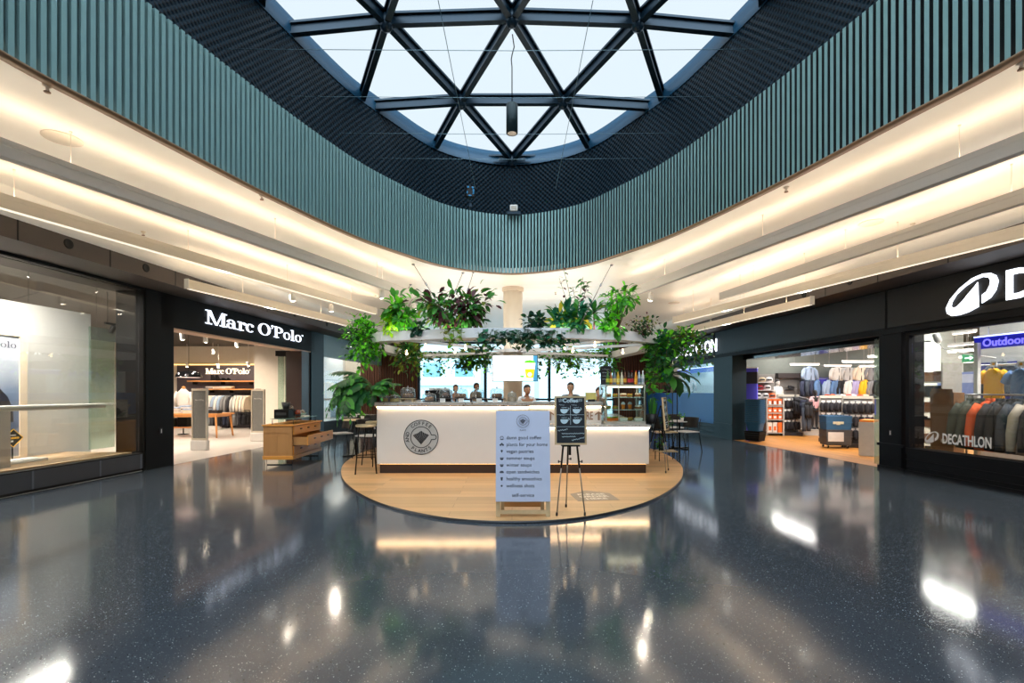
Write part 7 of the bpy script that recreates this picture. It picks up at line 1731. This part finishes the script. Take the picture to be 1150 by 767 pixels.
# back wall display: blue panels, header, upper rows of garments
YB_ = 16.6
t = thing('wall_panels_blue', None, None, (0, 0, 0), kind='structure')
for a, b_ in ((917, 931), (931, 985)):
    mb = MB(); mb.box(WX(a, YB_ + .2) + .03, YB_ + .2, .6, WX(b_, YB_ + .2) - .03, YB_ + .24, WZ(424, YB_)); mb.build('blue_panel', M_viol, t)
mb = MB(); mb.box(WX(852, YB_ + .2), YB_ + .2, 0, WX(917, YB_ + .2), YB_ + .24, WZ(420, YB_)); mb.build('grey_panel', P('panel_grey', (130, 126, 122), .6), t)
mb = MB(); mb.box(WX(874, YB_), YB_ + .0, WZ(424.5, YB_), WX(900, YB_), YB_ + .19, WZ(419, YB_)); mb.build('dark_header', P('header_dark', (52, 44, 44), .5), t)
mb = MB(); mb.box(WX(840, YB_), YB_ + .3, 0, 14.5, YB_ + .4, 3.3); mb.build('rear_partition', M_rwall, t)
for px0, px1, py, lb in ((902, 985, 411, 'high steel rail of jackets along the sports shop back wall'), (898, 985, 426, 'middle steel rail of clothes along the sports shop back wall')):
    t = thing('wall_rail', lb, 'rail', (WX(px0, YB_), YB_ - .1, WZ(py, YB_) + .02)); L_ = WX(px1, YB_) - WX(px0, YB_)
    mb = MB(); mb.tube([(0, 0, 0), (L_, 0, 0)], .012, 8); mb.build('bar', M_steel, t)
    for q in (.1, L_ - .1): mb = MB(); mb.tube([(q, 0, 0), (q, .3, 0)], .012, 8); mb.build('bracket', M_steel, t)
for i, (px, cn) in enumerate(((907, 'light blue'), (938, 'white'), (950, 'pale grey'), (963, 'cream'), (976, 'grey'))):
    t = G_('jacket', cn, (WX(px, YB_), YB_ - .1, WZ(411, YB_)), .1, '%s jacket on the high back wall rail, %s from the left' % (cn, ORD[i]), 'jackets on the high back wall rail'); t.scale = (.85, 1, .72)
for i, (px, cn) in enumerate(((900, 'navy'), (905, 'slate'), (910, 'navy'), (915, 'denim blue'), (928, 'light blue'), (936, 'denim blue'), (943, 'black'), (951, 'white'), (960, 'lavender'), (968, 'yellow'), (976, 'grey'), (983, 'black'))):
    t = G_('jacket', cn, (WX(px, YB_), YB_ - .12 - .02 * (i % 2), WZ(426, YB_)), .75 if i < 4 else .3, '%s jacket on the middle back wall rail, %s from the left' % (cn, ORD[i]), 'jackets on the middle back wall rail'); t.scale = (.8, 1, .85)
# caps, helmets and folded goods on top of the racks
def cap_(loc, rz, col, cn, label):
    t = thing('cap', label, 'cap', loc, rz, 'caps and helmets in the sports shop'); m_ = P('cap_' + cn, col, .6)
    mb = MB(); mb.lathe([(.1, 0), (.105, .03), (.09, .08), (.05, .115), (.001, .125)], 18); mb.build('crown', m_, t)
    mb = MB(); mb.loft([[(.09 * math.cos(a), -.09 * abs(math.sin(a)) - d_ * abs(math.sin(a)), z) for a in [PI * q / 10 for q in range(11)]] for d_, z in ((0, .012), (.09, .0), (.09, .006), (0, .02))], False); mb.build('visor', m_, t)
sh_ = thing('display_ledge', 'pale ledge above the slipper racks carrying caps and folded clothes', 'shelf', (WX(925, 15.0), 15.0, WZ(447, 15.0)))
w_ = WX(985, 15.0) - WX(925, 15.0); mb = MB(); mb.box(0, -.15, -.03, w_, .25, 0, .004); mb.build('board', P('header_cream', (206, 200, 186), .5), sh_)
for q in (.1, w_ / 2, w_ - .1): mb = MB(); mb.box(q - .02, .0, -WZ(447, 15.0) + .003, q + .02, .1, -.03); mb.build('post', M_gsh, sh_)
for i, (px, cn, col) in enumerate(((929, 'rust', (160, 70, 40)), (936, 'orange', (226, 90, 36)), (941, 'grey', (140, 140, 142)), (947, 'white', (230, 226, 220)), (953, 'red', (200, 60, 50)), (959, 'white', (230, 226, 220)), (966, 'orange', (226, 90, 36)), (973, 'beige', (206, 180, 150)), (980, 'black', (36, 36, 40)))):
    cap_((WX(px, 15.0), 15.0 + .04 * (i % 2), WZ(447, 15.0) + .001), .4 * i, col, cn, '%s cap on the pale ledge above the slippers, %s from the left' % (cn, ORD[i]))
p = Vector((WX(854, 16.0), 16.0, 0)); t = thing('helmet_stand', 'white stepped stand with helmets behind the basket stack', 'display stand', (p.x, p.y, .003), -.3)
for z, w2 in ((1.2, .42), (1.46, .4), (1.72, .36)): mb = MB(); mb.box(-w2, -.14, z - .02, w2, .14, z); mb.build('step', M_white, t)
mb = MB(); mb.box(-.42, .12, 0, .42, .15, 1.95); mb.build('back_panel', P('panel_grey', (130, 126, 122), .6), t)
T4 = Matrix.Translation((p.x, p.y, .003)) @ Matrix.Rotation(-.3, 4, 'Z')
for i, (x, z, cn, col) in enumerate(((-.3, 1.2, 'grey', (120, 120, 126)), (-.08, 1.2, 'white', (228, 226, 224)), (.14, 1.2, 'white', (228, 226, 224)), (.34, 1.2, 'orange', (226, 110, 60)), (-.26, 1.46, 'red', (170, 36, 50)), (-.03, 1.46, 'red', (170, 36, 50)), (.2, 1.46, 'white', (228, 226, 224)), (-.22, 1.72, 'charcoal', (70, 70, 76)), (.04, 1.72, 'beige', (200, 180, 150)), (.25, 1.72, 'white', (228, 226, 224)))):
    q = T4 @ Vector((x, -.02, z + .001)); t3 = thing('helmet', '%s helmet on the stepped stand, %s step, position %s from the left' % (cn, {1.2: 'lowest', 1.46: 'middle', 1.72: 'top'}[z], ORD[i - (0 if i < 4 else 4 if i < 7 else 7)]), 'helmet', q, -.3, 'helmets on the stepped stand')
    mb = MB(); mb.lathe([(.1, 0), (.115, .04), (.11, .1), (.08, .15), (.001, .17)], 18); mb.build('shell', P('helmet_' + cn, col, .3), t3); mb = MB(); mb.box(-.07, -.122, .05, .07, -.09, .1, .008); mb.build('goggle', M_dark, t3)
m = person('white dressed mannequin with dark goggles standing behind the orange packs', Vector((WX(873, 16.42), 16.42, .35)), .2, 1.45, P('mannequin_white', (226, 222, 216), .5), M_dark, P('cloth_white', COLS['white']), P('cloth_pale grey', COLS['pale grey'])); m.name = 'mannequin'; m['category'] = 'mannequin'
t = thing('mannequin_plinth', 'pale plinth under the white dressed mannequin behind the orange packs', 'plinth', (WX(873, 16.42), 16.42, .003)); mb = MB(); mb.box(-.25, -.25, 0, .25, .25, .33, .005); mb.build('block', M_gsh, t); mb = MB(); mb.box(-.26, -.26, .33, .26, .26, .346); mb.build('top', M_gsh, t)
for i, (px, py, cn, col) in enumerate(((889, 433, 'black', (36, 36, 40)), (892, 444, 'teal', (40, 120, 140)), (881, 443, 'grey', (110, 110, 112)))):
    q = W(px, py + 3, YB_ + .05); t = thing('shoe_bracket', 'small clear bracket holding the %s trainer on the grey wall panel' % cn, 'bracket', q); mb = MB(); mb.box(-.15, -.08, -.012, .15, .15, 0); mb.build('plate', M_steel, t); mb = MB(); mb.box(-.15, .13, -.06, .15, .15, 0); mb.build('lip', M_steel, t)
    shoe(q + Vector((0, .02, .001)), .3, '%s trainer on the grey wall panel of the sports shop' % cn, mat=P('trainer_' + cn, col, .6))
# grey counter at the right edge of the entrance, teal bag
p = RPX(976, 1.15); t = thing('grey_cabinet', 'narrow pale grey cabinet with orange tray inside the right edge of the sports entrance', 'cabinet', (p.x, p.y, .003), AR + .6); mb = MB(); mb.box(-.14, -.2, 0, .14, .2, .74, .006); mb.build('body', M_gsh, t); mb = MB(); mb.box(-.13, -.19, .74, .13, .19, .79, .006); mb.build('orange_tray', P('tray_orange', (240, 140, 40), .5), t)
p = Vector((WX(954, 12.6), 12.6, .003)); t = thing('teal_bag', 'teal sports bag leaning between trolley and slipper rack', 'bag', p, .3); mb = MB(); mb.blob((0, 0, .24), (.1, .16, .24), 16, 10, .2, 8); mb.build('bag_body', P('bag_teal', (40, 108, 140), .7), t); mb = MB(); mb.tube([(0, -.08, .42), (0, -.06, .56), (0, .06, .56), (0, .08, .42)], .012, 6); mb.build('strap', M_dark, t)
# glass sliding panel with blue graphic at the right jamb
e = panes('door_2', MR, [(RU(981.5, .15), RU(989.5, .15))], .03, 2.4, .15, M_green)
mb = MB(); mb.M = MR; mb.box(RU(979, .22), .22, 1.0, RU(986.5, .22), .23, 1.95); mb.M = None; mb.build('blue_graphic', P('graphic_blue', (44, 96, 190), .4), e)
mb = MB(); mb.M = MR
for q in range(18): mb.box(RU(981, .2), .2, .2 + .055 * q, RU(988, .2), .206, .215 + .055 * q)
mb.M = None; mb.build('dark_grid', P('grid_teal', (40, 90, 110), .5), e)
# ceiling tubes
M_tube = EM('tube_white', (255, 226, 214), 7)
def tube_light(a, b_, label):
    A, Bv = Vector(a), Vector(b_); d = Bv - A; t = thing('tube_light', label, 'light', A, math.atan2(d.y, d.x), 'straight tube lights in the sports shop')
    mb = MB(); mb.box(0, -.03, 0, d.length, .03, .05); mb.build('housing', M_white, t); mb = MB(); mb.box(.02, -.025, -.012, d.length - .02, .025, 0); mb.build('diffuser', M_tube, t)
    for q in (.15, d.length - .15): mb = MB(); mb.cyl(q, 0, .05, 3.3 - A.z, .006, 6); mb.build('hanger_rod', M_steel, t)
for i, (px0, px1, py, Y, lb) in enumerate(((887, 920, 409.5, 16, 'tube light above the blue jackets in the sports entrance'), (926, 956, 411, 15.5, 'tube light above the white jackets'), (946, 981, 406.5, 14, 'tube light nearest the right jamb of the sports entrance'), (965, 984, 411.5, 15.9, 'short tube light over the grey jacket'), (975, 985, 401, 12.5, 'tube light tip at the top right of the sports entrance'))):
    tube_light(W(px0, py, Y), W(px1, py, Y), lb)
# ================================================================= SPORTS SHOP, WINDOW
def RW(px, py, d): u = RU(px, d); return RP(u, d, RZ(py, u, d))
# outdoor sign
uo0, uo1 = RU(1094, .8), RU(1175, .8); zo = RZ(391, RU(1110, .8), .8); zo1 = RZ(378, RU(1110, .8), .8)
t = thing('hanging_sign', 'blue hanging sign reading Outdoor in the sports shop window', 'sign', RP(uo0, .8, zo), AR)
mb = MB(); mb.box(0, 0, 0, uo1 - uo0, .06, zo1 - zo); mb.build('board', P('sign_deep_blue', (30, 34, 190), .4, emit=.5, ecol=(30, 34, 190), var=.03), t)
mb = MB(); mb.box(0, -.01, zo1 - zo, uo1 - uo0, .03, zo1 - zo + .02); mb.build('light_edge', EM('sign_edge', (200, 205, 255), 3), t)
mb = MB(); mb.text('Outdoor', .17, wallM(RU(1127, .8) - uo0, -.004, (zo1 - zo) * .45), .006, .004); mb.build('lettering', EM('sign_violet', (140, 130, 255), 1.3), t)
for q in (.2, uo1 - uo0 - .1): mb = MB(); mb.cyl(q, .03, zo1 - zo, 3.3 - zo, .005, 6); mb.build('hanger_cord', M_steel, t)
t = thing('display_post', 'white display post left of the yellow shirt in the sports window', 'post', RP(RU(1097.5, .75), .75, .003), AR); mb = MB(); mb.box(-.03, -.03, 0, .03, .03, 2.2); mb.build('upright', M_white, t); mb = MB(); mb.box(-.12, -.12, 0, .12, .12, .02); mb.build('foot', M_steel, t)
t = thing('wall_window_right', None, None, RP(0, 2.2, 0), AR, kind='structure')
mb = MB(); mb.box(RU(1100, 2.2), 0, 0, RU(1250, 2.2) + 1, .06, 3.1); mb.build('grey_panel', P('pale_grey_panel', (170, 172, 172), .6), t)
mb = MB(); mb.box(RU(1101, 2.15), -.05, 1.2, RU(1140, 2.15), -.01, 1.95); mb.build('blue_panel', P('panel_blue', (44, 52, 130), .5), t)
# t-shirts on arms
ua_ = RU(1095, .9)
t = thing('wall_rail', 'chrome display bar holding the yellow and blue shirts', 'rail', RP(ua_, 1.0, RZ(412, RU(1116, 1.0), 1.0)), AR); mb = MB(); mb.tube([(0, 0, .035), (2.2, 0, .035)], .012, 8); mb.build('bar', M_steel, t)
for q in (.06, 2.1): mb = MB(); mb.tube([(q, 0, .035), (q, 1.15, .035)], .012, 8); mb.build('bracket', M_steel, t)
for px, cn, lb in ((1116, 'yellow', 'bright yellow t-shirt hanging in the sports shop window'), (1147, 'denim blue', 'blue t-shirt hanging at the right edge of the sports shop window')):
    t = G_('tee', cn, RW(px, 411, .97), AR + .15, lb, None); t.scale = (.66, 1, .9)
    p = RW(px, 409.5, .93); t = thing('size_tag', 'white tag on the hanger of the %s t-shirt' % cn, 'tag', p, AR); mb = MB(); mb.box(-.05, -.004, -.03, .05, .004, .05); mb.build('card', M_white, t); mb = MB(); mb.box(-.02, -.006, -.01, .02, -.004, .03); mb.build('sticker', P('tag_orange', (240, 170, 40), .5), t)
G_('jacket', 'slate', RW(1126, 405, 1.5), AR + .6, 'slate jacket hanging behind the yellow t-shirt', None)
# rail of jackets along the window
ur0, ur1 = RU(1084, .6), RU(1150, .6) + 1.2; zrr = RZ(443.5, RU(1120, .6), .6)
t = thing('clothes_rail', 'long chrome clothes rail of dark jackets behind the sports window', 'rail', RP(ur0, .6, .003), AR)
mb = MB(); mb.tube([(0, 0, zrr), (ur1 - ur0, 0, zrr)], .014, 8); mb.build('bar', M_steel, t)
for q in (.02, (ur1 - ur0) * .55, ur1 - ur0 - .02): mb = MB(); mb.tube([(q, 0, 0), (q, 0, zrr)], .014, 8); mb.build('upright', M_steel, t)
for i, cn in enumerate(('olive', 'olive', 'orange', 'charcoal', 'black', 'slate', 'stone', 'charcoal', 'black', 'navy', 'slate', 'slate', 'navy', 'black', 'slate', 'charcoal', 'navy', 'black')):
    p = RP(ur0 + .1 + .148 * i, .6, zrr - .03); t = G_('jacket', cn, p, AR + PI / 2 - .35, '%s jacket on the window rail of the sports shop, %s from the left' % (cn, ORD[i]), 'jackets on the sports window rail'); t.scale = (.95, 1, 1.2)
# shoes and clutter at the window foot
for i in range(7):
    u_ = RU(1098, .3) + .28 * i; shoe(RP(u_, .28, .003), AR + .2, 'trainer on the floor under the jackets, %s from the left' % ORD[i], mat=P('trainer_%d' % (i % 3), ((196, 190, 186), (60, 70, 110), (120, 110, 104))[i % 3], .6))
# cardboard standee
u_ = RU(1064, .9); t = thing('cardboard_box', 'tall brown cardboard box leaning behind the sports window', 'box', RP(u_, .9, .003), AR)
M_card = P('cardboard', (134, 96, 62), .8, scale=3)
mb = MB(); mb.loft([[(-.22, -.1, 0), (.2, -.1, 0), (.2, .1, 0), (-.22, .1, 0)], [(-.27, -.06, 1.40), (.17, -.06, 1.38), (.17, .14, 1.38), (-.27, .14, 1.40)]], False); mb.build('carton', M_card, t)
mb = MB(); mb.loft([[(-.26, -.065, 1.33), (.17, -.065, 1.31), (.17, -.058, 1.31), (-.26, -.058, 1.33)], [(-.24, -.06, 1.46), (.13, -.05, 1.445), (.13, -.04, 1.445), (-.24, -.05, 1.46)]], False); mb.build('flap', M_card, t)
mb = MB(); mb.box(-.02, -.106, .5, .06, -.101, .56); mb.build('paper_label', P('label_cream', (206, 190, 170), .6), t)
# shelving with boxes left in the window
us_ = RU(1041, 1.6); t = thing('shelf_unit', 'shelving full of shoe boxes at the left of the sports window', 'shelf', RP(us_, 1.6, .003), AR)
for q in range(6): mb = MB(); mb.box(-.5, -.2, .08 + .3 * q, .5, .2, .1 + .3 * q); mb.build('shelf_board', M_gsh, t)
for sx in (-1, 1): mb = MB(); mb.box(sx * .5 - .015, -.2, 0, sx * .5 + .015, .2, 1.95); mb.build('side', M_gsh, t)
r = random.Random(77)
for q in range(6):
    for k_ in range(5):
        c_ = r.choice(('white', 'tan', 'black', 'brown', 'black')); t3 = thing('shoe_box', '%s shoe box, %s shelf up, %s from the left in the sports window shelving' % (c_, ORD[q], ORD[k_]), 'box', RP(us_ - .4 + .2 * k_, 1.58, .104 + .3 * q), AR, 'shoe boxes in the window shelving')
        h = r.uniform(.1, .2); mb = MB(); mb.box(-.085, -.15, 0, .085, .15, h, .004); mb.build('carton', P('shoebox_' + c_, {'white': (216, 210, 204), 'tan': (170, 120, 80), 'black': (40, 38, 40), 'brown': (110, 70, 46)}[c_], .6), t3); mb = MB(); mb.box(-.088, -.153, h, .088, .153, h + .02); mb.build('lid', P('lid_' + c_, {'white': (196, 190, 186), 'tan': (150, 100, 70), 'black': (60, 56, 58), 'brown': (90, 56, 40)}[c_], .6), t3)
# small things high in the window
p = RW(1052, 379, .7); t = thing('track_spotlight', 'white spotlight with a cable at the top left of the sports window', 'spotlight', p, AR); mb = MB(); mb.M = Matrix.Rotation(.5, 4, 'X'); mb.lathe([(.03, -.1), (.05, -.08), (.05, .06), (.02, .08)], 14); mb.M = None; mb.build('lamp_head', M_white, t); mb = MB(); mb.cyl(0, 0, .05, 3.3 - p.z, .01, 6); mb.build('stem', M_white, t); mb = MB(); mb.tube([(0, 0, -.05), (.1, 0, -.2), (.4, .1, -.32), (.8, .2, -.42)], .01, 6); mb.build('cable', M_white, t)
for i, (px0, px1, py, d, lb) in enumerate(((1070, 1096, 375.5, 2.0, 'first tube light above the Outdoor sign post'), (1065, 1094, 389, 2.6, 'tube light sloping beside the Outdoor sign end'), (1065, 1095, 396, 3.4, 'third tube light down left of the white post'), (1055, 1094, 403, 4.4, 'tube light level with the green exit sign'), (1049, 1094, 409, 5.6, 'lowest tube light left of the white post'), (1031, 1048, 411, 5.6, 'short tube light at the left edge of the sports window'))):
    A, Bv = RW(px0, py, d), RW(px1, py, d); Bv.z = A.z; tube_light(A, Bv, lb)
p = RW(1089, 402, 3.2); t = thing('exit_sign', 'small green emergency exit sign deep in the sports shop', 'sign', p, AR); mb = MB(); mb.box(-.17, 0, -.09, .17, .04, .09, .004); mb.build('case', P('exit_green', (30, 110, 70), .4, emit=.3, ecol=(40, 150, 90)), t)
mb = MB(); mb.vprism([(-.1, -.015), (.0, -.015), (0, -.05), (.08, 0), (0, .05), (0, .015), (-.1, .015)], -.004, 0); mb.build('arrow', EM('exit_white', (230, 255, 240), .9), t); mb = MB(); mb.cyl(0, .02, .09, 3.3 - p.z, .006, 6); mb.build('rod', M_steel, t)
p = RP(RU(1056, 4.2), 4.2, .003); t = thing('pillar_inside', None, None, p, AR, kind='structure'); t.name = 'column_shop'; mb = MB(); mb.box(-.3, -.3, 0, .3, .3, 3.3); mb.build('shaft', P('pale_column', (190, 196, 190), .6), t)
p = RW(1073, 431, 3.0); t = thing('info_panel', 'pale blue information panel between cardboard box and white post', 'sign', p, AR); mb = MB(); mb.box(-.42, 0, -.25, .42, .03, .25, .004); mb.build('board', P('info_blue', (120, 140, 200), .5), t); mb = MB(); mb.box(-.38, -.003, .02, .38, 0, .2); mb.build('picture', P('info_pale', (190, 200, 225), .5, var=.2, scale=5), t); mb = MB(); mb.cyl(0, .05, -p.z + .003, -.2, .02, 8); mb.box(-.2, -.1, -p.z + .003, .2, .2, -p.z + .02); mb.build('stand', M_steel, t)
# ---- far window with blue film: hints of goods behind
p = RP(RU(783, 1.2), 1.2, 0)
t = thing('wall_far_display', None, None, RP(0, 1.8, 0), AR, kind='structure'); mb = MB(); mb.box(-22, 0, 0, RU(806, 1.8), .05, 3.2); mb.build('pale_panel', P('aqua_panel', (176, 206, 214), .6, var=.15, scale=2), t)
t = thing('hanging_sign', 'deep blue hanging banner behind the far window above the blue film', 'sign', RP(RU(768, .8), .8, RZ(420, RU(768, .8), .8)), AR); L_ = RU(806, .8) - RU(768, .8)
mb = MB(); mb.box(-.6, 0, 0, L_, .05, .17); mb.build('board', MATS['sign_deep_blue'], t); mb = MB(); mb.box(-.6, -.006, .17, L_, .03, .19); mb.build('light_edge', MATS['sign_edge'], t)
for q in (0, L_ - .2): mb = MB(); mb.cyl(q, .025, .19, .55, .006, 6); mb.build('hanger_cord', M_steel, t)
t = thing('clothes_rail', 'rail of dark clothes behind the far window past the strap leaf plant', 'rail', RP(RU(760, .7), .7, .003), AR)
mb = MB(); mb.tube([(-.5, 0, 1.95), (1.2, 0, 1.95)], .012, 8); mb.build('bar', M_steel, t)
for q in (-.5, 1.2): mb = MB(); mb.tube([(q, 0, 0), (q, 0, 1.95)], .012, 8); mb.build('upright', M_steel, t)
for i in range(7):
    cn = ('charcoal', 'grey', 'black', 'beige', 'slate', 'black', 'grey')[i]; G_('jacket', cn, RP(RU(760, .7) - .4 + .24 * i, .7, 1.92), AR + PI / 2 - .4, '%s jacket behind the far window, %s from the left' % (cn, ORD[i]), 'jackets behind the far window')
# ================================================================= LIGHTS OF THE SHOPS
for u, d, e in ((9.9, 1.5, 70), (11.2, 2.0, 80), (12.6, 1.6, 80), (10.4, 3.6, 80), (12.4, 3.8, 90), (13.8, 2.6, 70), (6, 4.5, 60), (11, 6.2, 80), (14.6, 4.4, 90), (15.8, 5.6, 90), (17.2, 4.7, 80)):
    p = LP(u, d, 3.05); spot('shop_spotlight', p, (p.x, p.y + .2, 0), e * 2.2, (1, .85, .7), 2.5, .5, .05)
for u in (6.4, 3.4): area('display_light', ML @ Matrix.Translation((u, .62, 3.12)), 2.8, .1, 160, (1, .92, .84))
for u, d, e in ((-13, 2.5, 130), (-10.5, 3, 150), (-13, 6, 130), (-8, 5, 130), (-6.8, 1.5, 100), (-8.2, 1.0, 30), (-5, 1.2, 120), (-16, 3, 100), (-18, 1.2, 60), (-11.5, 1.2, 90), (-14.5, 7.2, 100)):
    area('shop_ceiling_light', MR @ Matrix.Translation((u, d, 3.2)), 2.6, .14, e, (1, .95, .9))
for u in (17, 20): area('shop_ceiling_light', ML @ Matrix.Translation((u, 1.0, 3.1)), 1.5, 1.5, 34, (1, .93, .85))
# added unseen fill over the planter ring, brightening ceiling and plants; then spotlights
UPM = Matrix.Rotation(PI, 4, 'X')
for x, y, ang in ((-1.4, 7.95, -.3), (1.3, 7.95, .2), (-2.75, 10, 1.5), (2.85, 10, 1.5), (0, 12.35, 0)):
    area('added_planter_fill', Matrix.Translation((x, y, zR1 + .02)) @ Matrix.Rotation(ang, 4, 'Z') @ UPM, 1.4, .12, 5, (1, .9, .76))
for x, y in ((-1.1, 9.4), (1.1, 9.4), (-1.1, 11.4), (1.1, 11.4)):
    area('added_ceiling_fill', Matrix.Translation((x, y, 2.4)) @ UPM, 1.2, 1.2, 19, (1, .92, .8))  # added upward fill without a fixture, lifts the far ceiling
for (x, y, z), to, e in (((-4.3, 9.2, 3.25), (-2.3, 8.4, 2.0), 90), ((-3.9, 10.6, 3.25), (-2.6, 8.4, 1.5), 32), ((-2.4, 9.0, 3.5), (-1.2, 8.0, 2.5), 50), ((2.8, 9.9, 3.3), (2.6, 8.7, 1.8), 90), ((2.5, 9.2, 3.5), (1.2, 8.0, 2.4), 28), ((2.6, 5.5, 3.3), (1.9, 8.2, 1.6), 36), ((-2.6, 5.5, 3.3), (-2.2, 8.2, 1.8), 40), ((0.4, 9.3, 3.6), (0, 10.6, 1.0), 60)):
    spot('spotlight', (x, y, z), to, e)  # some at the hanging lamps, the rest added to brighten kiosk and column
